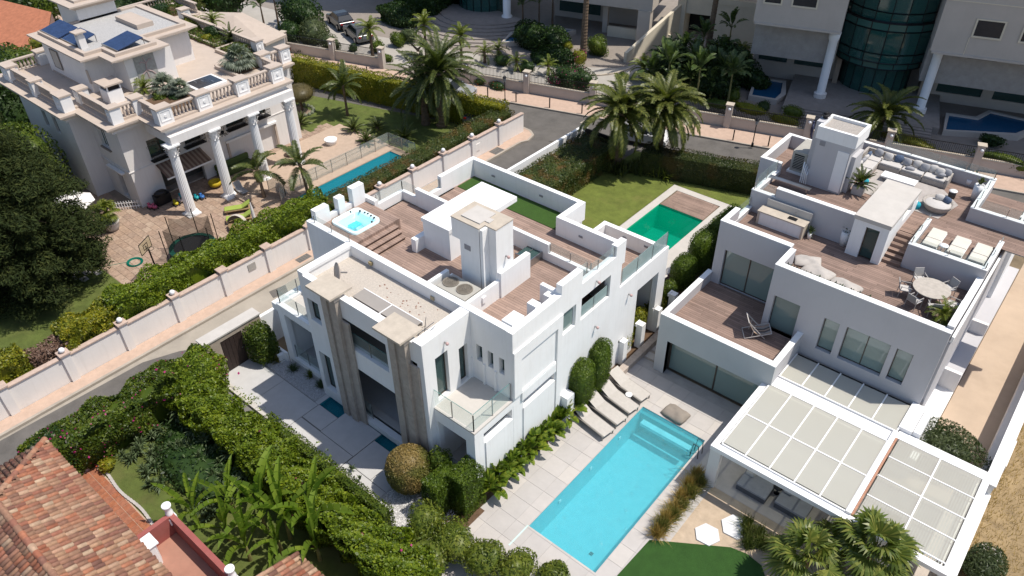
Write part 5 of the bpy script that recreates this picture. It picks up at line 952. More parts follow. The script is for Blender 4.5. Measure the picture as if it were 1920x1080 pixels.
# columns
def column(y):
    t = MB(); prof = []
    n = 40; x0 = -44.15; vs = []; zs = [(.34, .28), (.32, 1.5), (.30, 3.0), (.275, 4.3)]
    base = MB(); base.box(x0-.46, y-.46, 0, x0+.46, y+.46, .1); base.lathe(x0, y, [(.44, .1), (.46, .15), (.44, .2), (.38, .22), (.40, .26), (.36, .3)], 24)
    mb = MB(); 
    for r_, z in zs:
        for k in range(n): rr_ = r_*(1 if k % 2 else .9); mb.v.append((x0+rr_*cos(2*pi*k/n), y+rr_*sin(2*pi*k/n), z))
    for i in range(3):
        for k in range(n): mb.f.append((i*n+k, i*n+(k+1) % n, (i+1)*n+(k+1) % n, (i+1)*n+k)); mb.m.append(0)
    c = Mn; s = mb.build('column_shaft', WHITE2, Mn); base.build('column_base', WHITE2, s)
    cp = MB(); cp.lathe(x0, y, [(.28, 4.3), (.30, 4.33), (.27, 4.36), (.28, 4.6), (.36, 4.95), (.40, 5.0)], 16); cp.box(x0-.42, y-.42, 5.0, x0+.42, y+.42, 5.1)
    for row, (zz, rr_) in enumerate(((4.42, .31), (4.62, .33), (4.85, .38))):
        for k in range(8):
            a = 2*pi*(k+.5*row)/8; cx, cy = x0+rr_*cos(a), y+rr_*sin(a); u = Vector((cos(a), sin(a), 0)); w_ = Vector((-sin(a), cos(a), 0)); p = Vector((cx, cy, zz-.1))
            cp.add([p-w_*.07, p+w_*.07, p+w_*.09+Vector((0, 0, .15))+u*.03, p-w_*.09+Vector((0, 0, .15))+u*.03, p+u*.14+Vector((0, 0, .2))], [(0, 1, 2, 3), (3, 2, 4)])
    cp.build('column_capital', WHITE2, s)
for y in (19.0, 21.9, 24.85, 27.75): column(y)
# balustrade: pedestals, balusters, rails
BP = [(0, .03), (.07, .04), (.05, .1), (.10, .26), (.085, .36), (.045, .52), (.07, .58), (.06, .62)]
bal = MB().lathe(0, 0, [(max(.02, r_), z) for r_, z in [(.07, 0), (.07, .05), (.045, .08), (.10, .22), (.09, .3), (.045, .48), (.07, .56), (.07, .62)]], 8).mesh('baluster', CS, True)
def pedestal(x, y, ax='x', w_=.95):
    hx, hy = (.35, w_/2) if ax == 'x' else (w_/2, .35); p = K((x-hx, y-hy, 6.2, x+hx, y+hy, 7.2), name='pedestal', m=WHITE2); part('pedestal_cap', CS, p, (x-hx-.06, y-hy-.06, 7.2, x+hx+.06, y+hy+.06, 7.3)); 
    if ax == 'x': f = [(x+hx, y-hy+.12, 6.42, x+hx+.025, y+hy-.12, 6.48), (x+hx, y-hy+.12, 7.05, x+hx+.025, y+hy-.12, 7.1), (x+hx, y-hy+.12, 6.48, x+hx+.025, y-hy+.17, 7.05), (x+hx, y+hy-.17, 6.48, x+hx+.025, y+hy-.12, 7.05)]; c = (x+hx, y); d = (.04, 0)
    else: f = [(x-hx+.12, y-hy-.025, 6.42, x+hx-.12, y-hy, 6.48), (x-hx+.12, y-hy-.025, 7.05, x+hx-.12, y-hy, 7.1), (x-hx+.12, y-hy-.025, 6.48, x-hx+.17, y-hy, 7.05), (x+hx-.17, y-hy-.025, 6.48, x+hx-.12, y-hy, 7.05)]; c = (x, y-hy); d = (0, -.04)
    part('pedestal_frame', WHITE2, p, *f); MB().tube([(c[0], c[1], 6.76), (c[0]+d[0], c[1]+d[1], 6.76)], .1, 14).build('rosette', WHITE2, p)
def balus(x0, y0, x1, y1):
    L = math.hypot(x1-x0, y1-y0); n = max(2, int(L/.24)); mb = MB(); mb.beam((x0, y0, 6.27), (x1, y1, 6.27), .3, .14); mb.beam((x0, y0, 7.1), (x1, y1, 7.1), .28, .1); mb.build('balustrade_rail', CS, Mn)
    for k in range(n):
        f = (k+.5)/n; o = bpy.data.objects.new('baluster', bal); COL.objects.link(o); o.parent = Mn; o.location = Vector((x0+(x1-x0)*f, y0+(y1-y0)*f, 6.38))-Mn.location
X = -44.85
for y in (19.4, 22.1, 24.95, 27.7): pedestal(X, y)
for a, b in ((19.88, 21.62), (22.58, 24.47), (25.43, 27.22)): balus(X, a, X, b)
pedestal(-47.2, 17.5, 'y', .6); pedestal(-47.5, 19.15, 'y', .7); pedestal(-51.6, 17.6, 'y', .7); pedestal(-51.6, 16.4, 'y', 1.1); pedestal(-55.3, 16.35, 'y', .6); pedestal(-59.4, 16.35, 'y', 1.2); pedestal(-60.4, 19.0, 'x', .8); pedestal(-47.4, 28.6, 'x', .8); pedestal(-47.3, 30.2, 'x', .8)
balus(-47.1, 19.25, -45.25, 19.25); balus(-47.3, 17.8, -47.3, 18.8); balus(-51.2, 17.4, -47.5, 17.4); balus(-55.0, 16.35, -52.2, 16.35); balus(-58.8, 16.35, -55.6, 16.35); balus(-60.4, 16.8, -60.4, 18.6); balus(-60.4, 19.4, -60.4, 22.5); balus(-45.2, 28.2, -47.1, 28.3); balus(-47.3, 28.9, -47.3, 29.9); balus(-65.2, 27.0, -65.2, 31.9); balus(-64.8, 32.0, -61.4, 32.0); balus(-60.0, 29.95, -50.5, 29.95); pedestal(-60.6, 30.4, 'x', .7); pedestal(-50.0, 29.95, 'x', .6)
# penthouse
K((-58.6, 18.7, 6.3, -52.4, 26.2, 8.6), (-52.4, 20.4, 6.3, -50.4, 23.7, 8.6), name='penthouse_wall', m=GREYW); K((-52.8, 18.67, 6.32, -58.3, 18.7, 6.45), name='skirting', m=CS)
RF = [(-59.3, 18.2), (-51.5, 18.2), (-51.5, 19.4), (-49.8, 19.4), (-49.8, 23.4), (-51.6, 23.4), (-51.6, 26.6), (-59.3, 26.6)]
mb = MB(); mb.prism(RF, 8.75, 8.85); mb.build('penthouse_cornice', CS, Mn); mb = MB(); ringstack(mb, [(inset(RF, .5), 8.5), (inset(RF, .1), 8.75)], cap=False); mb.build('cornice_moulding', GREYW, Mn)
RI = inset(RF, .55); RJ = inset(RF, .8); mb = MB(); n = len(RF)
ringstack(mb, [(RI, 8.85), (RI, 9.05), (RJ, 9.05), (RJ, 8.9)], cap=False); mb.build('roof_kerb', CS, Mn)
mb = MB(); mb.prism(inset(RF, .81), 8.85, 8.93); mb.build('roof_pebbles', mat('pale_pebbles', (.50, .49, .48), .9, .3, 22, 1, 60), Mn)
K((-61.5, 21.6, 8.0, -58.5, 24.4, 9.9), name='roof_tank_room', m=GREYW)
TB = [(-62.1, 21.0), (-57.9, 21.0), (-57.9, 25), (-62.1, 25)]; mb = MB(); mb.prism(TB, 10.1, 10.2); ringstack(mb, [(inset(TB, .5), 9.8), (TB, 10.1)], cap=False); mb.prism(inset(TB, .7), 10.2, 10.35); mb.build('tank_room_cornice', CS, Mn); K((-56.8, 23.4, 8.85, -53.8, 24.6, 9.25), name='roof_hatch', m=CS)
K((-52.45, 18.64, 7.0, -52.2, 18.7, 7.9), name='lamp', m=CS); window(Mn, 'y', 18.6, -57.4, -56.3, 6.9, 8.2, 1, mat('taupe_trim', (.34, .29, .25)), mat('roller_blind', (.55, .50, .44), .8))
SOL = mat('solar_panel', (.035, .065, .16), .25, .25, 2.0, spec=.6)
for (x0, y0, x1, y1, l) in ((-58.6, 18.95, -56.0, 20.4, 'leftmost blue solar panel on the mansion roof'), (-55.8, 19.1, -53.8, 20.5, 'blue solar panel behind the small white chimney'), (-52.7, 20.35, -50.7, 22.2, 'blue solar panel nearest the colonnade on the mansion roof')):
    t = thing('solar_panel', l, 'solar panel', (x0, y0, 8.95), 'solar panels on the mansion roof'); mb = MB(); z = 9.05; mb.add([(x0, y0, z), (x1, y0, z), (x1, y1, z+.35), (x0, y1, z+.35), (x0, y0, z+.05), (x1, y0, z+.05), (x1, y1, z+.4), (x0, y1, z+.4)], [(0, 3, 2, 1), (4, 5, 6, 7), (0, 1, 5, 4), (1, 2, 6, 5), (2, 3, 7, 6), (3, 0, 4, 7)]); mb.build('panel', SOL, t)
    mb = MB()
    for k in range(26): f = (k+.5)/26; mb.beam((x0+(x1-x0)*f, y0, z+.055), (x0+(x1-x0)*f, y1, z+.405), .03, .025)
    mb.build('tubes', mat('solar_tube', (.05, .09, .20), .2, .2, 3, spec=.7), t, kind='stuff'); part('frame', STEEL, t, (x0-.04, y0-.05, z-.1, x1+.04, y0, z+.08)); MB().beam((x1, y1, 8.9), (x1, y1, z+.35), .04).build('strut', STEEL, t)
t = thing('roof_chimney', 'small white chimney between the blue solar panels', 'chimney', (-53.4, 19.3, 8.9)); part('stack', GREYW, t, (-53.6, 19.15, 8.9, -53.15, 19.6, 9.75)); part('cap', CS, t, (-53.75, 19.0, 9.95, -53.0, 19.75, 10.03)); 
for dx in (0, .37): part('cap_post', GREYW, t, (-53.6+dx, 19.15, 9.75, -53.5+dx, 19.55, 9.95))
t = thing('terrace_chimney', 'big white terrace chimney with dark mesh top behind the balustrade', 'chimney', (-50.4, 19.0, 6.3)); part('stack', WHITE2, t, (-50.7, 18.45, 6.3, -49.6, 19.4, 7.2)); part('mesh', DARKM, t, (-50.6, 18.55, 7.2, -49.7, 19.3, 7.55)); part('cap', CS, t, (-50.85, 18.3, 7.55, -49.45, 19.55, 7.65))
for dx, dy in ((0, 0), (1.0, 0), (1.0, .85), (0, .85)): part('cap_post', WHITE2, t, (-50.68+dx, 18.47+dy, 7.2, -50.6+dx, 18.55+dy, 7.55))
t = thing('covered_hot_tub', 'sunken hot tub under a dark glass lid on the mansion terrace', 'hot tub', (-47.5, 24, 6.3)); part('surround', WHITE2, t, (-48.5, 22.9, 6.32, -46.6, 25.1, 6.62), mod=bevel(.04)); part('lid', mat('dark_lid', (.03, .035, .045), .15, .3, 4, spec=.7), t, (-48.3, 23.1, 6.62, -46.8, 24.9, 6.65))
for k, (a, b) in enumerate(((-48.1, 23.5), (-47.9, 23.9), (-47.3, 24.3))): part('jet_group', STEEL, t, (a, b, 6.65, a+.3, b+.1, 6.67))
K((-50.38, 21.0, 6.9, -50.36, 22.4, 8.5), name='mosaic_panel', m=mat('mosaic_grey', (.36, .36, .34), .6, .2, 6)); mb = MB()
for pts in (((21.7, 7.0), (21.65, 7.5), (21.75, 8.0), (21.6, 8.35)), ((21.7, 7.5), (21.4, 7.3), (21.2, 7.05)), ((21.7, 7.5), (22.0, 7.3), (22.2, 7.05)), ((21.75, 7.9), (21.45, 8.1), (21.3, 8.0)), ((21.72, 7.9), (22.0, 8.15), (22.2, 8.1))): mb.tube([(-50.35, y, z) for y, z in pts], .04, 5)
mb.build('mosaic_line', mat('mosaic_pink', (.45, .34, .33), .7), Mn)
# white hipped pavilion roof beyond the terrace
t = thing('garden_pavilion', 'low pavilion with a pale hipped roof beyond the planted terrace', 'pavilion', (-61, 35, 0)); c = [(-66, 32.6), (-67.4, 35.3), (-64, 37.6), (-56.2, 36.6), (-55.8, 34.2), (-58.6, 33.2)]; mb = MB(); mb.add([(x, y, 4.4) for x, y in c]+[(-61.5, 35.2, 5.3)], [(i, (i+1) % 6, 6) for i in range(6)]); mb.prism(c, 4.2, 4.39); mb.build('roof', CS, t); cc = [(x*.94-61.5*.06, y*.94+35*.06) for x, y in c]; MB().prism(cc, 0, 4.2).build('wall', GREYW, t)
# awning
t = thing('striped_awning', 'brown striped awning on the mansion wall behind the columns', 'awning', (-47, 20.5, 2.4)); SA = (mat('awning_brown', (.20, .12, .09), .9), mat('awning_tan', (.36, .26, .19), .9))
for k in range(22): y0 = 19.0+k*.15; MB().add([(-47.38, y0, 2.5), (-47.38, y0+.15, 2.5), (-46.1, y0+.15, 1.95), (-46.1, y0, 1.95), (-47.38, y0, 2.52), (-47.38, y0+.15, 2.52), (-46.1, y0+.15, 1.97), (-46.1, y0, 1.97)], [(0, 1, 2, 3), (7, 6, 5, 4), (0, 3, 7, 4), (1, 5, 6, 2), (3, 2, 6, 7)]).build('stripe', SA[k % 2], t)
part('front_bar', WHITE2, t, (-46.12, 18.95, 1.86, -46.06, 22.35, 1.97))
t = thing('chandelier', 'black iron chandelier hanging between two columns of the portico', 'chandelier', (-45.8, 23.4, 3.6)); mb = MB(); mb.beam((-45.8, 23.4, 3.6), (-45.8, 23.4, 5.5), .02); mb.ball((-45.8, 23.4, 3.7), .12, 8, 6); mb.build('stem', DARKM, t)
for k in range(8): a = k*pi/4; MB().tube([(-45.8, 23.4, 3.6), (-45.8+.3*cos(a), 23.4+.3*sin(a), 3.5), (-45.8+.45*cos(a), 23.4+.45*sin(a), 3.68), (-45.8+.45*cos(a), 23.4+.45*sin(a), 3.85)], .018, 5).build('arm', DARKM, t)
t = thing('white_picket_fence', 'short white picket fence at the corner of the mansion', 'fence', (-48, 16.7, 0)); 
for k in range(9): x, y = -48.45+k*.11, 16.1+k*.13; MB().beam((x, y, 0), (x, y, .62), .05, .03).build('picket', WHITE2, t)
MB().beam((-48.5, 16.05, .2), (-47.5, 17.2, .2), .03, .05).build('rail', WHITE2, t); MB().beam((-48.5, 16.05, .48), (-47.5, 17.2, .48), .03, .05).build('rail', WHITE2, t)
t = thing('low_balustrade_wall', 'low white wall with balusters between the mansion and the conifer', 'wall', (-52, 15.2, 0)); part('wall', GREYW, t, (-53.5, 14.5, 0, -50.9, 14.75, .9)); part('pillar', WHITE2, t, (-50.9, 14.4, 0, -50.5, 14.85, 1.1)); MB().ball((-50.7, 14.62, 1.25), .16, 10, 7).build('globe_lamp', MATS['white_globe'], t, True)
# terrace planters
mb = MB(); mb.box(-52.5, 27.9, 6.32, -49.9, 28.1, 6.55); mb.box(-57.8, 28.4, 6.32, -53.4, 28.6, 6.55); mb.box(-53.6, 28.6, 6.32, -53.4, 29.6, 6.55); mb.box(-52.7, 28.1, 6.32, -52.5, 29.6, 6.55); mb.box(-61.5, 28.6, 6.32, -58.2, 28.8, 6.5); mb.box(-49.9, 26.2, 6.32, -49.7, 28.1, 6.55); mb.box(-49.7, 26.1, 6.32, -46.9, 26.3, 6.55); tag(mb.build('planter_edging', CS), 'low cream stone edging of the planting beds on the mansion roof terrace', 'planter')
m_ = MB(); m_.box(-60.2, 28.3, 6.31, -48.2, 29.75, 6.4); m_.box(-49.6, 26.35, 6.31, -47.4, 28.5, 6.4); m_.box(-48.2, 19.6, 6.31, -45.3, 22.6, 6.5); m_.box(-64.9, 26.6, 6.31, -62.2, 31.8, 6.4); struct('terrace_soil', m_, SOIL)
t = thing('red_roofed_house', 'corner of a house with an orange tiled roof behind the mansion', 'house', (-78, 20, 0)); mb = MB(); mb.add([(-90, 18, 3.4), (-70.5, 22.3, 3.4), (-76, 26, 5.0), (-92, 23, 5.0)], [(0, 1, 2, 3)]); mb.build('roof', mat('orange_roof', (.45, .17, .09), .85, .2, 3, .5, 20), t); MB().add([(-90, 18.2, 0), (-71, 22.5, 0), (-71, 22.5, 3.38), (-90, 18.2, 3.38), (-76, 26, 0), (-76, 26, 4.9)], [(0, 1, 2, 3), (1, 4, 5, 2)]).build('wall', mat('brown_pink_wall', (.32, .20, .17), .9), t)
# yard things
t = thing('trampoline', 'round trampoline with green padding and a black safety net on poles', 'trampoline', (-39.8, 16.5, 0)); cx, cy, R_ = -39.8, 16.55, 1.38; NETM = glassmat('black_net', (.02, .02, .02), .38, .9, 0)
MB().lathe(cx, cy, [(R_, .62), (R_*1.0, .68), (R_*.8, .70), (R_*.8, .66), (R_, .62)], 32).build('padding', mat('green_pad', (.015, .10, .07), .6), t); MB().lathe(cx, cy, [(R_*.8, .66), (.01, .655)], 32).build('jumping_mat', mat('black_mat', (.02, .02, .022), .8), t)
sk = MB(); sk.lathe(cx, cy, [(R_*1.0, .15), (R_*1.0, .62)], 32); sk.f = sk.f[:-2]; sk.m = sk.m[:-2]; sk.build('skirt', NETM, t)
nt_ = MB(); 
for k in range(6):
    a = 2*pi*k/6+.3; a2 = a+pi/3; p = Vector((cx+R_*1.12*cos(a), cy+R_*1.12*sin(a), 0)); q = Vector((cx+R_*1.12*cos(a2), cy+R_*1.12*sin(a2), 0)); MB().tube([p, p+Vector((0, 0, 2.35))], .03, 6).build('pole', DARKM, t)
    MB().tube([p, (cx+R_*.85*cos(a), cy+R_*.85*sin(a), .05), (cx+R_*.95*cos(a), cy+R_*.95*sin(a), .6)], .03, 6).build('leg', DARKM, t)
    S_ = 6
    for i in range(S_):
        f0, f1 = i/S_, (i+1)/S_; fn = lambda f, z: tuple(p.lerp(q, f)+(Vector((cx, cy, 0))-p.lerp(q, f))*(.12+.1*sin(pi*f))+Vector((0, 0, z-.22*sin(pi*f)*(z > 1)))); nt_.quad(fn(f0, .7), fn(f1, .7), fn(f1, 2.3), fn(f0, 2.3))
nt_.build('net', NETM, t)
t = thing('basketball_hoop', 'freestanding basketball hoop with a clear backboard on the paved terrace', 'basketball hoop', (-40.2, 14.2, 0)); bx, by = -39.6, 13.85
MB().tube([(-40.2, 14.2, 0), (-40.0, 14.1, 1.6), (bx, by, 2.15)], .05, 8).build('pole', DARKM, t); part('base', DARKM, t, (-40.6, 13.9, 0, -39.9, 14.5, .15), mod=bevel(.04))
d_ = Vector((.85, .53, 0)).normalized(); u_ = Vector((-.53, .85, 0)).normalized(); o_ = Vector((bx, by, 2.2))-d_*0
def bq(u0, z0, u1, z1, m, nm, off=0, th=.03): MB().beam(o_+u_*u0+Vector((0, 0, z0))+d_*off, o_+u_*u1+Vector((0, 0, z1))+d_*off, th, th).build(nm, m, t)
fr_ = MB(); 
for (a, b, c, d) in ((-.55, -.35, .55, -.35), (-.55, .35, .55, .35), (-.55, -.35, -.55, .35), (.55, -.35, .55, .35), (-.2, -.2, .2, -.2), (-.2, .1, .2, .1), (-.2, -.2, -.2, .1), (.2, -.2, .2, .1)): bq(a, b, c, d, DARKM, 'backboard_frame')
MB().quad(o_+u_*-.55+Vector((0, 0, -.35)), o_+u_*.55+Vector((0, 0, -.35)), o_+u_*.55+Vector((0, 0, .35)), o_+u_*-.55+Vector((0, 0, .35))).build('backboard', glassmat('tan_acrylic', (.45, .38, .22), .5, .2), t); MB().tube([tuple(o_+d_*(.25+.2*cos(q))+u_*.2*sin(q)+Vector((0, 0, -.2))) for q in [i*.5236 for i in range(13)]], .015, 5).build('ring', DARKM, t)
mb = MB()
for k in range(5): rr_ = .34+.03*k; mb.tube([(-41.9+rr_*cos(q*.42)*1.1, 13.75+rr_*sin(q*.42), .03+.02*(k % 3)) for q in range(16)], .022, 5)
mb.tube([(-42.2, 13.6, .02), (-42.6, 12.9, .02), (-43.0, 12.2, .02)], .018, 5); tag(mb.build('garden_hose', mat('hose_green', (.0, .16, .11), .4)), 'coiled green garden hose lying on the pavers', 'hose')
t = thing('white_parasol', 'open white octagonal parasol beside the dark conifer', 'parasol', (-48.0, 13.4, 0)); n = 8; mb = MB(); mb.add([(-48+1.45*cos(k*pi/4+.2), 13.4+1.45*sin(k*pi/4+.2), 2.0) for k in range(8)]+[(-48, 13.4, 2.45)], [(k, (k+1) % 8, 8) for k in range(8)]); mb.build('canopy', mat('parasol_cloth', (.74, .71, .68), .9), t); MB().tube([(-48, 13.4, 0), (-48, 13.4, 2.5)], .03, 8).build('pole', STEEL, t)
t = thing('potted_fan_palm', 'fan palm in a ribbed white urn on the paved terrace', 'potted palm', (-46.4, 14.7, 0)); FPOT = t
slabcyl(t, 'urn', mat('urn_white', (.66, .62, .58), .8, .08, 3), -46.4, 14.7, [(.3, 0), (.36, .1), (.40, .12), (.38, .2), (.46, .28), (.43, .36), (.5, .44), (.47, .5), (.56, .6), (.56, .68), (.5, .7), (.46, .62), (.01, .6)], 20)
def wlounge(x, y, rz, l):
    t = thing('garden_lounger', l, 'sun lounger', (x, y, 0)); mb = MB(); t.location = (0, 0, 0)
    f = part('frame', mat('rattan', (.36, .25, .13), .9, .2, 12), t, (-.85, -.3, .18, .85, .3, .3), mod=bevel(.05)); c_ = part('cushion', mat('lime_cushion', (.33, .42, .08), .9, .06), t, (-.82, -.27, .3, .3, .27, .37), mod=bevel(.03)); MB().add([(.3, -.27, .3), (.3, .27, .3), (.85, .27, .6), (.85, -.27, .6), (.3, -.27, .37), (.3, .27, .37), (.85, .27, .67), (.85, -.27, .67)], [(0, 1, 2, 3), (7, 6, 5, 4), (0, 4, 5, 1), (1, 5, 6, 2), (2, 6, 7, 3), (3, 7, 4, 0)]).build('back_cushion', MATS['lime_cushion'], t)
    for sx in (-.7, .7):
        for sy in (-.22, .22): part('leg', MATS['rattan'], t, (sx-.03, sy-.03, 0, sx+.03, sy+.03, .2))
    t.location = (x, y, .015); t.rotation_euler.z = rz
wlounge(-42.0, 21.1, 1.0, 'lime cushioned rattan lounger by the second column'); wlounge(-40.9, 20.5, 1.0, 'lime cushioned rattan lounger beside the hooded daybed')
t = thing('hooded_daybed', 'round rattan daybed with a pale fabric hood beside the long hedge', 'daybed', (-40.3, 20.0, 0)); slabcyl(t, 'base', MATS['rattan'], -40.2, 19.9, [(.55, .02), (.6, .35), (.55, .4), (.01, .41)]); mb = MB(); n = 12
for i in range(5):
    for k in range(n):
        a0_, a1_ = pi*.15+pi*1.1*k/n, pi*.15+pi*1.1*(k+1)/n; b0, b1 = i*pi/2/5, (i+1)*pi/2/5; f = lambda a, b: (-40.2+.62*cos(a)*cos(b), 19.9+.62*sin(a)*cos(b), .4+.62*sin(b)); mb.quad(f(a0_, b0), f(a1_, b0), f(a1_, b1), f(a0_, b1))
mb.build('hood', mat('hood_cloth', (.58, .53, .46), .9), t)
t = thing('folded_parasol', 'folded white parasol beside the hooded daybed', 'parasol', (-39.2, 20.6, 0)); MB().lathe(-39.2, 20.6, [(.03, 0), (.03, .6), (.14, .65), (.09, 1.5), (.03, 2.0), (.01, 2.05)], 10).build('folded_cloth', MATS['parasol_cloth'], t)
t = thing('reclining_chair', 'grey folding garden chair beside the second column base', 'chair', (-43.6, 22.6, 0)); 
for y in (22.35, 22.85): MB().beam((-43.9, y, .35), (-43.2, y, .3), .03).build('frame_rail', STEEL, t); MB().beam((-43.9, y, .3), (-44.2, y, .85), .03).build('frame_rail', STEEL, t); MB().beam((-43.8, y, 0), (-43.4, y, .33), .03).build('leg', STEEL, t)
MB().add([(-43.9, 22.36, .36), (-43.9, 22.84, .36), (-43.2, 22.84, .31), (-43.2, 22.36, .31), (-44.2, 22.36, .85), (-44.2, 22.84, .85)], [(0, 1, 2, 3), (0, 4, 5, 1)]).build('sling', CUSHG, t)
t = thing('round_lime_seat', 'round rattan armchair with lime cushion beyond the last column', 'chair', (-45.4, 28.6, 0)); slabcyl(t, 'shell', MATS['rattan'], -45.6, 28.4, [(.5, .02), (.58, .4), (.55, .55), (.5, .42), (.01, .4)]); slabcyl(t, 'cushion', MATS['lime_cushion'], -45.6, 28.4, [(.46, .4), (.5, .46), (.4, .52), (.01, .53)])
t = thing('barbecue', 'black barbecue grill against the mansion wall', 'barbecue', (-46.6, 18.4, 0)); part('cabinet', DARKM, t, (-47.1, 18.0, .12, -46.5, 19.0, .75)); MB().lathe(-46.8, 18.5, [(.3, .75), (.3, .9), (.2, 1.0), (.01, 1.02)], 12, sy=1.5).build('lid', DARKM, t); part('side_shelf', STEEL, t, (-47.0, 19.0, .7, -46.6, 19.35, .74))
cols_ = [((.60, .12, .22), 'pink'), ((.02, .35, .40), 'teal'), ((.65, .55, .03), 'yellow'), ((.05, .18, .50), 'blue'), ((.55, .45, .42), 'pale'), ((.10, .35, .10), 'green')]
sp_ = [(-46.9, 17.6, 0, 'closest to the mansion corner'), (-46.6, 17.75, 0, 'second from the mansion corner'), (-45.9, 18.9, 2, 'in front of the barbecue'), (-46.0, 19.3, 4, 'behind the nearest column'), (-45.6, 19.5, 5, 'at the foot of the nearest column'), (-45.5, 20.2, 1, 'right of the nearest column'), (-45.3, 20.5, 3, 'on the sunny pavers between two columns'), (-45.9, 20.0, 4, 'deep under the striped awning'), (-46.4, 19.6, 1, 'against the wall under the awning')]
for k, (x, y, ci, l) in enumerate(sp_):
    c_, cn = cols_[ci]; t = thing('ride_on_toy', cn+' plastic ride on toy '+l, 'toy', (x, y, 0), 'plastic toys under the portico'); pm_ = mat('toy_'+cn, c_, .4); MB().ball((x, y, .2), .2, 10, 7, sq=(1.15, .8, .7)).build('body', pm_, t, True); part('seat', pm_, t, (x-.2, y-.08, .28, x-.02, y+.08, .4), mod=bevel(.02)); 
    for dx, dy in ((-.15, -.14), (.15, -.14), (-.15, .14), (.15, .14)): MB().tube([(x+dx, y+dy-.02, .08), (x+dx, y+dy+.02, .08)], .08, 10).build('wheel', DARKM, t)
    MB().beam((x+.12, y, .25), (x+.08, y, .45), .03).build('handle', DARKM, t)
t = thing('yellow_play_ring', 'round yellow plastic play seat under the end of the striped awning', 'toy', (-46.2, 22.1, 0)); MB().lathe(-46.0, 22.0, [(.25, .1), (.42, .2), (.45, .45), (.36, .46), (.3, .3), (.01, .28)], 16).build('seat', mat('play_yellow', (.62, .45, .02), .5), t, True)
t = thing('white_step_stool', 'small white plastic stool under the colonnade', 'stool', (-45.2, 22.6, 0)); part('top', WHITE2, t, (-45.3, 22.4, .25, -45.0, 22.7, .29)); 
for dx in (0, .26):
    for dy in (0, .26): part('leg', WHITE2, t, (-45.3+dx, 22.4+dy, 0, -45.26+dx, 22.44+dy, .25))
t = thing('green_garden_sofa', 'long green garden sofa against the wall of the colonnade', 'sofa', (-46.8, 24, 0)); part('base', G2 if 0 else mat('moss_fabric', (.09, .13, .04), .95, .15, 5), t, (-47.3, 22.9, .02, -46.5, 25.6, .4), mod=bevel(.08)); part('back', MATS['moss_fabric'], t, (-47.38, 22.9, .4, -47.1, 25.6, .85), mod=bevel(.08))
t = thing('round_planter_pot', 'round white planter pot on the paving near the lap pool', 'plant pot', (-44.6, 31.1, 0)); slabcyl(t, 'pot', WHITE2, -44.6, 31.1, [(.35, 0), (.45, .4), (.5, .55), (.44, .55), (.4, .45), (.01, .44)])
GF = thing('pool_glass_fence', 'clear glass safety fence along the narrow lap pool', 'fence', (-41.2, 29, 0)); rail(GF, [(-41.3, 24.4), (-41.2, 33.9), (-38.4, 34.0)], .03, 1.0, 1.0, glassmat('pool_fence_glass', (.62, .66, .62), .2)); rail(GF, [(-42.6, 24.0), (-41.3, 24.4), (-40.6, 23.6)], .03, 1.0, 1, MATS['pool_fence_glass'])
# ================================================================ APARTMENTS
PLZ = MB(); apoly(PLZ, [(-45, 2.5), (70, 2.5), (70, 60), (-45, 60)], -.002); struct('apartment_plaza', PLZ, mat('plaza_paving', (.30, .26, .225), .85, .1, 1.5, .1, 40, dirt=.25, dirtcol=(.30, .26, .23)))
DR = MB(); apoly(DR, [(-45, 4.2), (-2, 3.4), (6, 3.6), (13, 7), (14, 21), (7.6, 21), (7, 13.5), (4.4, 10.6), (-3, 8.5), (-20, 9.5), (-45, 14)], .003); struct('apartment_driveway', DR, mat('driveway_concrete', (.44, .41, .37), .85, .08, .8, .15, 50, dirt=.3, dirtcol=(.3, .28, .25)))
KB = MB()
for k in range(10): a, b = radians(-100+10*k), radians(-90+10*k); p, q = (1.2+4.6*cos(a), 12.4+4.6*sin(a)), (1.2+4.6*cos(b), 12.4+4.6*sin(b)); KB.beam(A(*p, .06), A(*q, .06), .18, .12)
struct('driveway_kerb', KB, STONE)
def AW(t, name, m, *bx):
    for b in bx: o = abox(MB(), *b).build(name, m, t)
    return o
AP = thing('apartment_block', 'tall beige apartment block with a curved green glass tower and white round columns', 'apartment building', A(26, 14))
AW(AP, 'upper_wing', BEIGE, (28.8, 9, 5.7, 60, 20, 36), (28.9, 8.9, 5.55, 60, 20, 5.7)); AW(AP, 'upper_wing', BEIGE, (15.8, 9, 6.2, 22.4, 20, 15), (15.9, 8.9, 6.05, 22.4, 20, 6.2), (22.4, 16.5, 6, 28.8, 24, 36)); AW(AP, 'side_wing', BEIGE, (9.2, 21.2, 5.2, 15.8, 26, 15))  # unseen wing heights set so shade covers the plaza, not the drive
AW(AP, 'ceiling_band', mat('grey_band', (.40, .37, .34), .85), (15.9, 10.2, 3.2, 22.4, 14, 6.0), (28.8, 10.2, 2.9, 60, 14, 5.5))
mb = MB()
def awall(t, name, m, v0, v1, s0, s1, z0, z1, holes):
    mb = MB(); mb.wall('y', v0, v1, s0, s1, z0, z1, holes); mb.v = [A(x, y, z) for x, y, z in mb.v]; return mb.build(name, m, t)
awall(AP, 'ground_wall', BEIGE, 14, 14.3, 15.8, 22.6, 0, 3.3, [(16.2, 18.6, 1.4, 2.7), (19.2, 22.2, 1.4, 2.7)]); awall(AP, 'ground_wall', BEIGE, 14, 14.3, 29.8, 60, 0, 3.0, [(30.6, 33.9, .8, 2.2), (34.7, 38, .8, 2.2), (39, 42, .8, 2.2), (43, 46, .8, 2.2)])
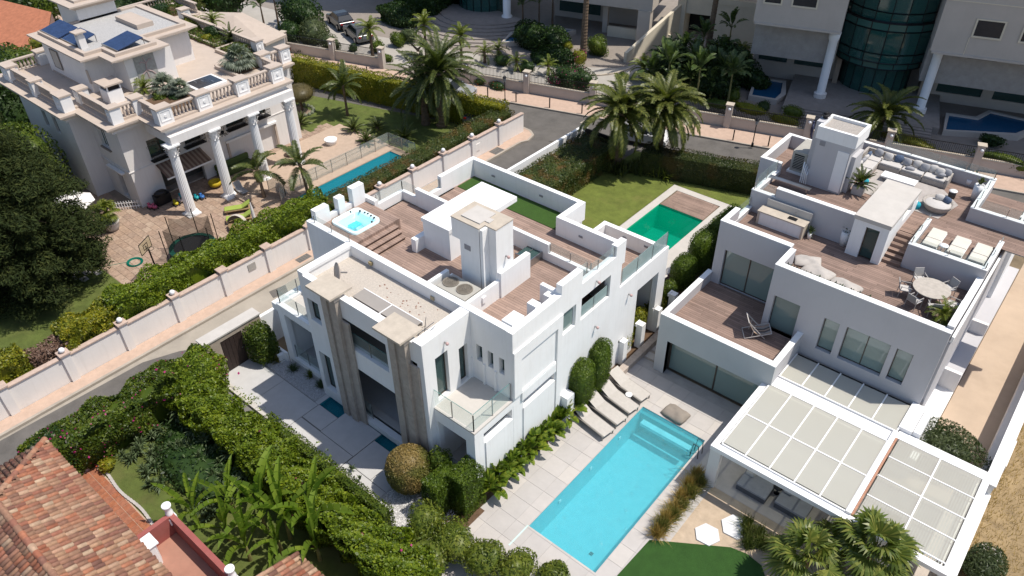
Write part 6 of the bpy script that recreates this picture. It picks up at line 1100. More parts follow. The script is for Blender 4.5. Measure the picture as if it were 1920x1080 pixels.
for s0, s1, z0, z1 in ((16.2, 18.6, 1.4, 2.7), (19.2, 22.2, 1.4, 2.7), (30.6, 33.9, .8, 2.2), (34.7, 38, .8, 2.2), (39, 42, .8, 2.2)): AW(AP, 'window_glass', GLASSW, (s0, 14.12, z0, s1, 14.16, z1))
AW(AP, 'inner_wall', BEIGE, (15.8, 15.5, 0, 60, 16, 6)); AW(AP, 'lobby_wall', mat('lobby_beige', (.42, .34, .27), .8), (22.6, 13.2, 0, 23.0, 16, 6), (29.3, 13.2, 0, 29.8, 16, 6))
# upper windows: recessed dark openings framed
def awin(s0, s1, z0, z1, v=8.98): f = AW(AP, 'window_frame', CREAM, (s0-.12, v-.05, z0-.12, s1+.12, v, z0), (s0-.12, v-.05, z1, s1+.12, v, z1+.1), (s0-.12, v-.05, z0, s0, v, z1), (s1, v-.05, z0, s1+.12, v, z1)); AW(f, 'pane', mat('dark_window', (.035, .035, .04), .25, .1), (s0, v-.02, z0, s1, v+.01, z1))
awin(31.2, 32.9, 7.15, 8.27); awin(34.2, 36.2, 7.15, 8.27); awin(18.5, 20.2, 7.8, 9.2); awin(16.4, 17.6, 7.8, 9.2); awin(38, 40, 7.15, 8.27); awin(31.2, 32.9, 10.2, 11.4)
AW(AP, 'facade_groove', CREAM, (28.8, 8.97, 9.4, 60, 9.0, 9.46), (31, 8.96, 5.7, 31.05, 9.0, 7.0)); AW(AP, 'slot_vent', DARKM, (16.3, 10.16, 5.7, 17.8, 10.2, 5.8), (18.9, 10.16, 5.7, 20.4, 10.2, 5.8), (31.5, 10.16, 5.1, 33.5, 10.2, 5.2), (35, 10.16, 5.1, 37, 10.2, 5.2))
for s in (22.0, 29.5): cx, cy, _ = A(s, 9.9); c_ = MB().lathe(cx, cy, [(.42, 0), (.42, .35), (.33, .4), (.33, 5.2), (.38, 5.3), (.45, 5.9)], 24).build('round_column', WHITE, AP, True); MB().lathe(cx, cy, [(.5, .0), (.5, .9), (.4, .95)], 20).build('column_base', GREYW, c_)
# green glass drum
def drum(t, s, v, tiers, seg=20):
    cx, cy, _ = A(s, v)
    for (r_, z0, z1, m) in tiers:
        for k in range(seg):
            a0_, a1_ = 2*pi*k/seg+.28, 2*pi*(k+1)/seg+.28; am = (a0_+a1_)/2
            if cos(am+pi/2-.28+.0) < -.35 and False: continue
            if sin(am) > .45: continue
            g = MB(); g.quad((cx+r_*cos(a0_), cy+r_*sin(a0_), z0), (cx+r_*cos(a1_), cy+r_*sin(a1_), z0), (cx+r_*cos(a1_), cy+r_*sin(a1_), z1), (cx+r_*cos(a0_), cy+r_*sin(a0_), z1)); g.build('glass_pane', m, t)
        for z in (z0, z1): MB().tube([(cx+(r_+.02)*cos(q*2*pi/seg+.28), cy+(r_+.02)*sin(q*2*pi/seg+.28), z) for q in range(seg+1)], .05, 5).build('ring_rail', DARKM, t)
    mb = MB()
    for (r_, z0, z1, m) in tiers:
        for k in range(seg): a = 2*pi*k/seg+.28; mb.beam((cx+(r_+.02)*cos(a), cy+(r_+.02)*sin(a), z0), (cx+(r_+.02)*cos(a), cy+(r_+.02)*sin(a), z1), .06)
    mb.build('mullions', DARKM, t); 
    mb = MB()
    for z in (3.4, 6.9, 10.2): mb.lathe(cx, cy, [(3.5, z), (3.5, z+.25)], 24)
    mb.lathe(cx, cy, [(1.6, 0), (1.6, 20)], 16); mb.build('floor_slabs', mat('lobby_grey', (.25, .25, .24), .8), t)
    for a in (3.6, 4.2, 4.9, 5.5): MB().tube([(cx+3.0*cos(a+.05*j), cy+3.0*sin(a+.05*j), 3.7+.0*j) for j in range(2)]+[(cx+3.0*cos(a+.05), cy+3.0*sin(a+.05), 6.7)], .22, 6).build('curtain', mat('curtain_white', (.5, .5, .47), .9), t)
DG2 = glassmat('green_spandrel', (.04, .13, .115), .93, .15); TI = [(2.7, 0, 3.0, GLASSD), (3.7, 3.0, 3.6, DG2), (4.0, 3.6, 4.3, GLASSD), (4.0, 4.3, 6.1, GLASSD), (4.0, 6.1, 6.7, DG2), (3.7, 6.7, 7.4, GLASSD), (3.7, 7.4, 9.4, GLASSD), (3.7, 9.4, 12.5, DG2)]
drum(AP, 25.7, 14.8, TI)
st = MB()
for k in range(6): abox(st, 19.5, 5.4+k*.33, 0, 30.5, 5.4+(k+1)*.33, .09*(k+1))
abox(st, 19.5, 7.38, 0, 31, 14, .55); st.build('entrance_steps', mat('steps_grey', (.33, .29, .26), .85), AP)
BL = thing('far_apartment_block', 'beige apartment block with a raised wing, stair and dark glass entrance drum', 'apartment building', A(-5, 18))
AW(BL, 'upper_wing', BEIGE, (-6.5, 17, 3.3, 5.6, 30, 30)); AW(BL, 'upper_wing', BEIGE, (-30, 19, 5, -14, 30, 30), (-14, 22, 5, -6.5, 30, 30)); AW(BL, 'ground_wall', BEIGE, (-6, 22, 0, 3, 22.3, 3.3), (-30, 23, 0, -14, 23.3, 5)); AW(BL, 'pier', BEIGE, (4.3, 16.9, 0, 5.5, 17.9, 3.3), (.2, 19, 0, .7, 19.5, 3.3)); AW(BL, 'ground_glass', GLASSW, (-5.5, 21.95, .6, -1, 21.98, 2.6))  # height above the view set for the shade it casts
for s, v in ((-9.6, 17.6), (-17.6, 18.9)): cx, cy, _ = A(s, v); MB().lathe(cx, cy, [(.55, 0), (.55, .9), (.4, .95), (.4, 5)], 20).build('round_column', WHITE, BL, True)
drum(BL, -13.5, 20.5, TI[:3])
st = MB()
for k in range(7): 
    r_ = 9.5-k*.7; c = A(-12.5, 19.5); pts = [(c[0]+r_*cos(a*.19+3.5), c[1]+r_*sin(a*.19+3.5)) for a in range(15)]; st.prism(pts+[(c[0], c[1])], 0, .11*(k+1))
st.build('curved_steps', mat('steps_grey', (.33, .29, .26)), BL)
AW(BL, 'raised_terrace_wall', CREAM, (8.5, 20.6, 0, 15, 21.2, 2.6) if 0 else (10.4, 20.6, 0, 15.8, 21.2, 4.0), (8.0, 20.6, 2.4, 10.4, 21.2, 4.0), (7.2, 20.4, 0, 8.0, 24, 4.2), (10.2, 20.5, 3.6, 15.8, 20.7, 4.1)); AW(BL, 'garage_dark', mat('garage_dark', (.02, .02, .02), .9), (8.0, 23, 0, 10.4, 23.2, 2.4)); AW(BL, 'raised_floor', STONE, (8, 21.2, 3.2, 16, 27, 3.3)); 
rw = MB(); a_, b_, c_, d_2 = A(4.55, 12.3), A(7.3, 20.4), A(4.85, 12.2), A(7.6, 20.4); rw.add([a_, c_, d_2, b_, (*a_[:2], .9), (*c_[:2], .9), (*d_2[:2], 3.2), (*b_[:2], 3.2)], [(0, 1, 5, 4), (1, 2, 6, 5), (2, 3, 7, 6), (3, 0, 4, 7), (4, 5, 6, 7)]); rw.build('ramp_wall', CREAM, BL); AW(BL, 'curved_planter_wall', CREAM, (1.0, 18.2, 0, 4.4, 18.5, 1.0), (5.6, 19.5, 0, 7.2, 21, 1.6))
for k in range(7): AW(BL, 'stair_step', CREAM, (6.0, 17.6+k*.33, 0, 7.2, 17.93+k*.33, .2*(k+1)))
# plaza pools
def apool(name, l, pts, wm, rimz=.45):
    t = thing(name, l, 'fountain pool', A(*pts[0])); c = [A(*p)[:2] for p in pts]; ci = inset(c, .22); mb = MB(); ringstack(mb, [(c, 0), (c, rimz), (ci, rimz), (ci, .05)], cap=False); mb.build('rim', BEIGE, t); MB().add([(x, y, rimz-.12) for x, y in ci], [tuple(range(len(ci)))]).build('water', wm, t)
DW_ = watermat('deep_blue_water', (.01, .07, .16), (.02, .10, .20), .15, 3, .9)
apool('fountain_pool', 'angular blue fountain pool on the plaza right of the entrance columns', [(31.3, 7.4), (36.5, 8.6), (38.4, 11.6), (34.6, 12.6), (33.6, 10.9), (31.5, 10.8)], DW_); apool('fountain_pool', 'angular blue fountain pool between the banana grove and the entrance steps', [(16.6, 8.2), (18.9, 8.1), (19.4, 9.6), (19, 12.4), (16.4, 12.4)], DW_); apool('fountain_pool', 'blue fountain pool beside the palm trunk near the far entrance drum', [(-7.5, 11.5), (-4, 13.5), (-2.0, 17.5), (-6.0, 17.5), (-7.8, 14.5)], DW_); apool('fountain_pool', 'blue fountain pool at the top beside the trimmed dark hedge', [(-21.5, 17.3), (-18.6, 17.3), (-18.4, 19.5), (-22.5, 19.5)], DW_)
# fence of the apartments
FN = thing('apartment_fence', 'low beige wall with stone pillars and black railings along the pink pavement', 'fence', A(0, 2.4))
PS = [-26, -20.5, -15.2, -11.5, -6.5, -.9, 5.0, 10.5, 16.0, 21.9, 27.5, 33.3, 39, 45]
for a, b in zip(PS[:-1], PS[1:]):
    if a in (-15.2,): continue
    AW(FN, 'fence_wall', CREAM if 0 else BEIGE, (a+.22, 2.3, 0, b-.22, 2.52, .95)); AW(FN, 'wall_coping', STONE, (a+.22, 2.26, .95, b-.22, 2.56, 1.0)); mb = MB(); n = int((b-a-.5)/.13)
    for k in range(n): s = a+.28+k*.13; mb.beam(A(s, 2.4, 1.0), A(s, 2.4, 1.78), .022)
    mb.beam(A(a+.22, 2.4, 1.78), A(b-.22, 2.4, 1.78), .04); mb.beam(A(a+.22, 2.4, 1.12), A(b-.22, 2.4, 1.12), .03); mb.build('railing_bars', DARKM, FN)
for s in PS: p = AW(FN, 'pillar', BEIGE, (s-.24, 2.15, 0, s+.24, 2.63, 1.95)); AW(p, 'pillar_cap', STONE, (s-.3, 2.09, 1.95, s+.3, 2.69, 2.03)); cx, cy, _ = A(s+.05, 2.08); MB().ball((cx, cy, 1.7), .12, 10, 7).build('globe_lamp', MATS['white_globe'], p, True)
# lamps and bollards
def slamp(px, py, l):
    c = at(px, py, .12); t = thing('street_lamp', l, 'street lamp', c, 'lanterns along the pink pavement'); x, y, z = c; MB().lathe(x, y, [(.1, z), (.09, z+.3), (.04, z+.35), (.035, z+1.75), (.06, z+1.8)], 10).build('post', DARKM, t); MB().lathe(x, y, [(.08, z+1.8), (.16, z+2.1), (.16, z+2.12)], 6).build('lantern_glass', mat('lantern_glass', (.35, .36, .36), .2), t); MB().lathe(x, y, [(.19, z+2.12), (.1, z+2.25), (.03, z+2.32), (.01, z+2.36)], 6).build('lantern_cap', DARKM, t)
slamp(947, 192, 'black lantern on a post by the hedge corner and street junction'); slamp(1410, 275, 'black lantern on a post behind the back garden hedge of the emerald pool')
for k, s in enumerate([-24.5, -21.5, -18.5, -15.5, -3.6, -1.0, 2.0, 4.8, 13.9, 16.9, 19.5, 22.5, 30, 33]):
    x, y, _ = A(s, .3); MB_ = MB(); MB_.lathe(x, y, [(.05, .12), (.05, .85), (.06, .87), (.05, .95), (.01, .97)], 8); tag(MB_.build('bollard', DARKM, None, True), 'thin black bollard on the far kerb, ' + ('beside the parked cars', 'left of the parked cars', 'under the tall fence palm', 'left of the date palm', 'behind the yellow hedge corner', 'closest to the left lantern', 'below the stone pillar of the pink bougainvillea', 'below the bougainvillea bush', 'behind the garden palms', 'right of the garden palms', 'closest to the right lantern', 'below the largest clipped dome', 'behind the upper terrace sofa', 'furthest right')[k], 'bollard', 'black bollards along the far kerb')
# cars
def carproto():
    top = [(-2.05, .55), (-2.0, .85), (-1.75, .98), (-1.35, 1.42), (-.6, 1.5), (.35, 1.47), (1.0, 1.02), (1.85, .86), (2.1, .62), (2.1, .3), (-2.05, .3)]
    def loft(pts, hw): n = len(pts); return [(x, -hw(z), z) for x, z in pts]+[(x, hw(z), z) for x, z in pts], [tuple(range(n))[::-1], tuple(range(n, 2*n))]+[(i, (i+1) % n, n+(i+1) % n, n+i) for i in range(n)]
    v, f = loft([(-2.08, .3), (-2.1, .6), (-2.0, .9), (-1.7, .98), (.95, 1.0), (1.8, .88), (2.12, .66), (2.12, .3)], lambda z: .86 if z < .8 else .82)
    return 0, v, f, loft([(-1.72, .97), (-1.35, 1.4), (-.7, 1.48), (.3, 1.45), (.98, .99)], lambda z: .80 if z < 1.1 else .62)
def car(l, x, y, rz, paint):
    t = thing('parked_car', l, 'car', (0, 0, 0)); c, v, f, (v2, f2) = carproto(); o = MB().add(v, f).build('body', paint, t, mod=bevel(.07, 3)); MB().add(v2, f2).build('cabin_glass', mat('car_glass', (.02, .025, .03), .08, .05, spec=.8), t, mod=bevel(.04)); MB().add([(-1.3, -.6, 1.42), (-.65, -.62, 1.495), (.28, -.61, 1.465), (.28, .61, 1.465), (-.65, .62, 1.495), (-1.3, .6, 1.42)], [(0, 1, 4, 5), (1, 2, 3, 4)]).build('roof', paint, t)
    for wx in (-1.3, 1.3):
        for wy in (-.82, .82): w_ = MB().tube([(wx, wy-.1, .32), (wx, wy+.1, .32)], .32, 18).build('wheel', DARKM, t); MB().tube([(wx, wy-.105, .32), (wx, wy+.105, .32)], .19, 12).build('rim', STEEL, w_)
    for sy in (-.6, .6): part('headlight', mat('headlight', (.6, .6, .62), .1), t, (2.06, sy-.17, .66, 2.14, sy+.17, .78), mod=bevel(.02)); part('tail_light', mat('tail_light', (.4, .02, .02), .2), t, (-2.12, sy-.12, .7, -2.02, sy+.12, .86), mod=bevel(.02)); part('wing_mirror', paint, t, (.65, sy*1.42-.06, .98, .8, sy*1.42+.06, 1.1), mod=bevel(.02))
    part('number_plate', WHITE2, t, (2.12, -.25, .42, 2.14, .25, .52)); part('grille', DARKM, t, (2.115, -.5, .54, 2.13, .5, .64))
    t.location = (x, y, .01); t.rotation_euler.z = rz
PB = mat('paint_black', (.02, .02, .022), .2, .02, spec=.7); PG_ = mat('paint_grey', (.08, .085, .09), .25, .02, spec=.7); PSV = mat('paint_silver', (.45, .46, .48), .25, .02, metal=.3, spec=.7)
c = at(673, 72); car('dark grey hatchback parked behind the apartment fence', c.x, c.y, 2.8, PG_); c = at(640, 48); car('black car parked behind the grey hatchback', c.x, c.y, 2.8, PB); c = at(850, 178); car('silver car parked on the main street behind the big date palm', c.x, c.y-.3, .29, PSV); c = at(930, 222); car('dark car mostly hidden behind the corner of the yellow hedge', c.x-.6, c.y-.6, 1.75, PG_); c = at(1205, 262); car('white car half hidden behind the two garden palms', c.x, c.y-.3, .29, mat('paint_white', (.7, .7, .7), .25, .02, spec=.6))
# ================================================================ TILED HOUSE
TH = thing('tiled_house', 'low house with a weathered terracotta tiled roof at the lower left corner', 'house', (-23, 1, 0))
TCOL = ((.36, .14, .085), (.50, .22, .13), (.42, .26, .17), (.30, .15, .11), (.52, .33, .21), (.24, .13, .10), (.46, .20, .13), (.60, .46, .32), (.38, .17, .11))
TM = tilemat('roof_tile', TCOL); TMI = tilemat('roof_tile_far', TCOL, island=True)
def tilemesh(mb=None, M=None):
    mb2 = MB(); r0, r1, L = .098, .078, .44
    for s, r_ in ((0, r0), (1, r1)):
        for k in range(6): a = pi*k/5; mb2.v.append((r_*cos(a), s*L, r_*sin(a)*.95))
        for k in range(6): a = pi*k/5; mb2.v.append(((r_-.015)*cos(a), s*L, (r_-.015)*sin(a)*.95-.005))
    for k in range(5): mb2.f += [(k, k+1, 12+k+1, 12+k), (6+k+1, 6+k, 18+k, 18+k+1), (k+1, k, 6+k, 6+k+1)]
    mb2.m = [0]*len(mb2.f); return mb2
tmesh = tilemesh().mesh('roof_tile', TM, True); tb = tilemesh()
ridge_y, eave_y, rz_, ez = .85, 3.42, 4.4, 3.3; sl_a = math.atan2(rz_-ez, eave_y-ridge_y); SLN = math.hypot(rz_-ez, eave_y-ridge_y)
tiles = []
def slope(org, down, across, n_across, n_down, test):
    "tiles on a plane: org = eave corner, up-slope = -down"
    up_ = -Vector(down).normalized(); ac = Vector(across).normalized(); nr = ac.cross(up_); 
    if nr.z < 0: nr = -nr; 
    for i in range(n_across):
        for j in range(n_down):
            p = Vector(org)+ac*(i*.205+.1)+up_*(j*.36)+nr*(.03+.012*(j % 2)); p += ac*random.uniform(-.008, .008)+up_*random.uniform(-.02, .02)
            if not test(p): continue
            X = up_.cross(nr); M = Matrix((X, up_, nr)).transposed().to_4x4(); M.translation = p; tiles.append((M @ Matrix.Rotation(random.uniform(-.03, .03), 4, 'Z') @ Matrix.Rotation(radians(-3.5), 4, 'X'), p))
nd_ = Vector((0, eave_y-ridge_y, ez-rz_)); hipx = lambda y: -27.9+(eave_y-y)*1.02
slope((-28.1, eave_y+.05, ez-.02), nd_, (1, 0, 0), 58, 8, lambda p: p.x > hipx(p.y)+.05 and p.y > ridge_y+.02 and p.x < -16.6)
slope((-28.1, -1.75, ez-.02), (0, -(eave_y-ridge_y), ez-rz_), (1, 0, 0), 45, 8, lambda p: p.x > -27.9+(p.y+1.75)*1.02 and p.y < ridge_y-.05)
slope((-27.95, -1.7, ez-.02), (-2.6, 0, ez-rz_), (0, 1, 0), 25, 8, lambda p: p.x < hipx(p.y)-.12 if p.y > .85 else p.x < -27.9+(p.y+1.75)*1.02-.1)
def vis(p):
    d = p-Vector((0, 0, CAMZ)); z = d.dot(FW); x = 960+FPX*d.dot(RT)/z; y = 540-FPX*d.dot(UP)/z; return x, y, z
cand = []
rest_t = MB()
for M, p in tiles:
    x, y, z = vis(p); cand.append((0 if (-20 < x < 1940 and -20 < y < 1095) else 1, z, M))
cand.sort(key=lambda c: (c[0], c[1]))
roofp = MB(); roofp.add([(-28.1, eave_y, ez-.06), (-16.5, eave_y, ez-.06), (-16.5, ridge_y, rz_-.04), (-25.3, ridge_y, rz_-.04), (-28.1, -1.8, ez-.06), (-16.5, -1.8, ez-.06)], [(0, 1, 2, 3), (5, 4, 3, 2), (4, 0, 3)]); roof = roofp.build('roof', mat('roof_mortar', (.30, .19, .13), .95, .3, 8, .5, 30), TH)
for k, (o_, z, M) in enumerate(cand):
    if k < 300: o = bpy.data.objects.new('roof_tile', tmesh); COL.objects.link(o); o.parent = roof; o.matrix_basis = M
    else: rest_t.add([M @ Vector(v) for v in tb.v], tb.f)
rest_t.build('outer_roof_tiles', TMI, roof, True, kind='stuff')
def ridge(p, q, n):
    p, q = Vector(p), Vector(q); d = (q-p).normalized(); s = d.cross(Vector((0, 0, 1))).normalized(); u = s.cross(d)
    if u.z < 0: u = -u
    for k in range(n):
        c = p.lerp(q, k/n); mb = MB(); L = (q-p).length/n*1.15
        for t_, r_ in ((0, .13), (1, .105)):
            for i in range(7): a = pi*i/6; mb.v.append(tuple(c+d*L*t_+s*r_*cos(a)+u*(r_*sin(a)+.05)))
        mb.f = [(i, i+1, 8+i, 7+i) for i in range(6)]; mb.m = [0]*6; mb.build('ridge_tile', TM, roof, True)
ridge((-25.3, ridge_y, rz_), (-17, ridge_y, rz_), 22); ridge((-28.0, eave_y, ez), (-25.3, ridge_y, rz_), 10)
part('wall', REDW, TH, (-27.6, -1.5, 0, -16.5, 3.2, 3.15)); part('terrace_floor', mat('red_terrace', (.42, .21, .15), .85, .12, 1.5, .1, 40, dirt=.3, dirtcol=(.5, .3, .22)), TH, (-21.0, 3.2, 0, -15.2, 4.75, 2.05))
part('parapet', REDW, TH, (-21.2, 3.45, 2.0, -21.0, 4.95, 3.0)); part('parapet', REDW, TH, (-21.0, 4.75, 0, -15, 4.95, 3.0))
for (x, y) in ((-21.15, 4.85), (-17.1, 4.87)): t = thing('chimney_pot', 'white pot on the red parapet ' + ('corner above the terracotta path' if x < -20 else 'at the bottom edge of the picture'), 'chimney pot', (x, y, 3)); MB().lathe(x, y, [(.16, 2.6), (.14, 3.1), (.11, 3.2), (.13, 3.35), (.17, 3.42), (.17, 3.5), (.13, 3.5), (.12, 3.4)], 16).build('pot', WHITE2, t, True); part('shoulder', WHITE2, t, (x-.17, y-.17, 2.5, x+.17, y+.17, 2.9), mod=bevel(.05))
t = thing('white_vent_hood', 'small white vent hood at the roof edge by the red terrace', 'vent', (-20.4, 3.6, 2.9)); mb = MB(); mb.prism([(-20.75, 3.45), (-20.45, 3.35), (-20.2, 3.5), (-20.2, 3.75), (-20.5, 3.85), (-20.75, 3.75)], 2.0, 3.15); mb.build('hood', WHITE2, t, mod=bevel(.03)); part('lid', WHITE2, t, (-20.8, 3.3, 3.15, -20.15, 3.9, 3.2))
t = thing('garden_door', 'brown metal garden door between the tiled roof and the pale gate post', 'gate', (-28.9, 3.9, 0)); part('door', mat('rust_brown', (.10, .045, .025), .7, .3, 3), t, (-29.05, 3.2, 0, -28.98, 4.1, 1.9)); part('post', mat('lilac_white', (.62, .58, .60), .8), t, (-29.1, 4.12, 0, -28.6, 4.4, 2.0)); part('garden_wall', REDW, t, (-29.1, 4.4, 0, -28.85, 8.9, 1.5)); part('garden_wall', REDW, t, (-29.0, 8.9, 0, -12, 9.1, 1.4))
SR = thing('small_tiled_roof', 'small tiled roof among the banana plants at the bottom edge', 'roof', (-15.8, 6.4, 0)); part('wall', REDW, SR, (-16.4, 5.2, 0, -14.2, 6.9, 2.1)); mb = MB()
mb.add([(-16.7, 7.1, 2.2), (-13.9, 7.1, 2.2), (-13.9, 5.2, 2.75), (-16.7, 5.2, 2.75)], [(0, 1, 2, 3)]); rf = mb.build('roof', MATS['roof_mortar'], SR); up_ = Vector((0, -1.9, .55)).normalized(); nr = Vector((1, 0, 0)).cross(up_); nr = -nr if nr.z < 0 else nr
for i in range(13):
    for j in range(5):
        o = bpy.data.objects.new('roof_tile', tmesh); COL.objects.link(o); o.parent = rf; X = up_.cross(nr); M = Matrix((X, up_, nr)).transposed().to_4x4(); M.translation = Vector((-16.6+i*.205, 7.1, 2.2))+up_*(j*.36)+nr*.03; o.matrix_basis = M
# ================================================================ PLANTS
def tuftmesh(name, n, L, m, spread=.5, wd=.012, seed=0, droop=.6, r0=.08):
    r = np.random.default_rng(seed); mb = MB()
    for _ in range(n):
        a = r.uniform(0, 6.28); e = r.normal(0, spread); l = L*r.uniform(.6, 1.15); b = Vector((r.uniform(-r0, r0), r.uniform(-r0, r0), 0)); d = Vector((cos(a)*sin(e), sin(a)*sin(e), cos(e))); s = Vector((-sin(a+.4), cos(a+.4), 0))*wd
        p1 = b+d*l*.5; p2 = b+d*l*.85+Vector((cos(a)*abs(sin(e)), sin(a)*abs(sin(e)), 0))*l*.2*droop-Vector((0, 0, droop*l*abs(sin(e))*.35))
        mb.add([b-s, b+s, p1+s*1.1, p1-s*1.1, p2], [(0, 1, 2, 3), (3, 2, 4)])
    return mb.mesh(name, m)
def single(name, me, loc, rz, s, label, cat, group=None):
    o = bpy.data.objects.new(name, me); COL.objects.link(o); o.location = loc; o.rotation_euler = (0, 0, rz); o.scale = (s, s, s) if isinstance(s, (int, float)) else s; return tag(o, label, cat, group)
def frond(L, e0, droop, n, ll, m, lw=.05, name='frond', vee=.35, seed=0):
    "feather leaf growing along +x from the origin"
    r = random.Random(seed); mb = MB(); p = Vector((0, 0, 0)); pts = [p]; N = 12
    for i in range(N): e = e0-droop*((i+.5)/N)**1.3; p = p+Vector((cos(e), 0, sin(e)))*L/N; pts.append(p)
    mb.tube(pts, [.03*(1-.85*i/N) for i in range(N+1)], 4)
    for i in range(n):
        f = .12+.88*i/n; k = min(N-1, int(f*N)); c = pts[k].lerp(pts[k+1], f*N-k); d = (pts[k+1]-pts[k]).normalized(); up_ = Vector((-d.z, 0, d.x)); l = ll*(sin(pi*min(1, f*.85+.12))**.6)*r.uniform(.85, 1.1)
        for s in (-1, 1):
            q = d*.55+Vector((0, s, 0))*.8+up_*(vee+r.uniform(-.15, .15)); q.normalize(); w_ = d*lw*.5; tip = c+q*l-Vector((0, 0, l*.25)); mid = c+q*l*.5+up_*.01
            mb.add([c-w_*.6, c+w_*.6, mid+w_, mid-w_, tip], [(0, 1, 2, 3), (3, 2, 4)])
    return mb.mesh(name, m)
FR = {}
def fronds(kind):
    if kind in FR: return FR[kind]
    L, ll, m, n, lw, dr = {'date': (4.1, .50, GPALM, 60, .07, 1.15), 'date2': (3.2, .48, leafmat('garden_palm_green', [(0, (.045, .065, .014)), (.5, (.11, .13, .026)), (1, (.24, .23, .06))], rough=.4), 54, .07, 1.5), 'king': (2.0, .42, GPALM, 34, .07, 1.1), 'small': (1.3, .28, GPALMY, 26, .045, 1.2), 'robe': (1.0, .22, GPALMY, 22, .035, 1.4), 'cycad': (.85, .13, GPALM, 30, .028, .55)}[kind]
    es = (1.35, 1.0, .6, .15, -.35) if kind != 'cycad' else (1.2, .9, .6, .4, .15); FR[kind] = [frond(L, e, dr, n, ll, m, lw, seed=i) for i, e in enumerate(es)]; return FR[kind]
def palm(name, label, x, y, h, kind, nf=34, lean=(0, 0), r_=.22, z0=0, group=None, s=1, cat='palm tree', seed=0, trunkm=PALMB):
    rd = random.Random(seed+99); t = thing(name, label, cat, (x, y, z0), group); t.location = (0, 0, 0); top = Vector((lean[0], lean[1], h))
    if h > .15:
        N = max(6, int(h/.14)); mb = MB(); pth = []; rs = []
        for i in range(N+1): f = i/N; pth.append(Vector((lean[0]*f*f, lean[1]*f*f, h*f))); rs.append(r_*(1.25-.35*min(1, f*3))*(1+.10*(i % 2))*(1 if f < .85 else 1+.5*(f-.85)))
        mb.tube(pth, rs, 10); mb.build('trunk', trunkm, t)
    fs = fronds(kind); K_ = [0]*int(nf*.14)+[1]*int(nf*.26)+[2]*int(nf*.26)+[3]*int(nf*.22)+[4]*int(nf*.12)
    for i, k in enumerate(K_):
        o = bpy.data.objects.new('frond', fs[k]); COL.objects.link(o); o.parent = t; o.location = top-Vector((0, 0, .06*k)); o.rotation_euler = (rd.uniform(-.25, .25), rd.uniform(-.15, .15), i*2.399+rd.uniform(-.2, .2)); q = s*rd.uniform(.85, 1.1); o.scale = (q, q, q)
    t.location = (x, y, z0); return t
palm('date_palm', 'big dark date palm towering over the mansion garden hedge', -40.4, 38.8, 4.6, 'date', 64, (.3, -.3), .36, s=.9, seed=1); palm('date_palm', 'second shorter date palm half hidden beside the big one', -41.6, 38.2, 3.0, 'date', 40, (-.3, .2), .3, s=.85, seed=2)
palm('garden_palm', 'leftmost of the two garden palms behind the white boundary wall', -25.9, 41.9, 4.3, 'date2', 66, (0, -.1), .3, seed=3); palm('garden_palm', 'rightmost of the two garden palms above the emerald pool lawn', -23.9, 44.0, 4.5, 'date2', 78, (.2, -.1), .3, seed=4)
palm('king_palm', 'green feather palm beside the lap pool in front of the long hedge', -39.8, 25.2, 2.6, 'king', 16, (-.15, -.1), .11, seed=5); palm('king_palm', 'green feather palm in front of the third column', -42.2, 23.3, 2.0, 'king', 13, (-.3, .1), .11, seed=6)
palm('feather_palm', 'slender feather palm on the mansion lawn below the date palm', -47.7, 35.3, 2.6, 'king', 20, (0, 0), .1, seed=7)
for k, (px, py, h, kd, l) in enumerate(((700, 112, 3.0, 'small', 'tall palm by the fence near the parked cars'), (800, 108, 3.2, 'small', 'bright yellow green palm in the plaza near the steps'), (866, 118, 2.6, 'small', 'soft green palm between the date palm and the curved steps'), (909, 118, 1.1, 'robe', 'small palm by the fence pillar near the far steps'), (935, 110, 1.0, 'robe', 'small palm just right of the fence pillar'), (969, 132, .9, 'robe', 'small palm between two clipped balls behind the railing'), (1028, 140, .9, 'robe', 'small palm left of the pink bougainvillea bush'), (1205, 150, 1.2, 'small', 'small palm behind the two garden palms'), (1385, 125, 1.4, 'small', 'small palm in the deep shade of the apartment wing'))):
    c = at(px, py); palm('plaza_palm', l, c.x, c.y, h, kd, 26 if kd == 'small' else 18, (0, 0), .13, seed=20+k, s=1.15)
c = at(1640, 262); palm('fence_palm', 'bushy feather palm rising behind the white rooftop tower', c.x, c.y, 2.0, 'date2', 40, (.1, 0), .25, seed=40, s=.95)
c = at(1093, 112); palm('tall_palm', 'tall palm whose bare trunk stands beside the clipped bushes', c.x, c.y, 13, 'date', 30, (.2, .3), .27, seed=41); c = at(1322, 128); palm('tall_palm', 'tall palm whose dark trunk rises from the giant banana grove', c.x, c.y, 13, 'date', 24, (.2, .3), .25, seed=42)
# cycads
for k, (px, py, z, s_, l) in enumerate(((565, 235, 0, 1.2, 'cycad on the lawn below the date palm'), (665, 248, 0, 1.25, 'cycad in the middle of the mansion lawn'), (708, 245, 0, 1.1, 'dark cycad in the shade of the long hedge'), (688, 270, 0, 1.1, 'cycad at the corner of the lap pool'), (760, 265, 0, 1.5, 'largest cycad below the two date palms'), (1608, 352, 6.9, 1.0, 'cycad in a square white planter on the upper terrace'), (1765, 600, 5.85, .8, 'small palm by the corner of the turf edge'))):
    c = at(px, py, z); palm('cycad', l, c.x, c.y, .35, 'cycad' if k < 6 else 'robe', 30, (0, 0), .14, z, seed=50+k, s=s_, cat='cycad' if k < 6 else 'palm')
c = at(1608, 362, 6.7); t = MB(); t.box(c.x-.28, c.y-.28, 6.7, c.x+.28, c.y+.28, 7.15); tag(t.build('square_planter', CUSH, mod=bevel(.02)), 'square pale planter holding the cycad on the upper terrace', 'planter'); bpy.data.objects['cycad.005'].location = (c.x, c.y, 7.05)
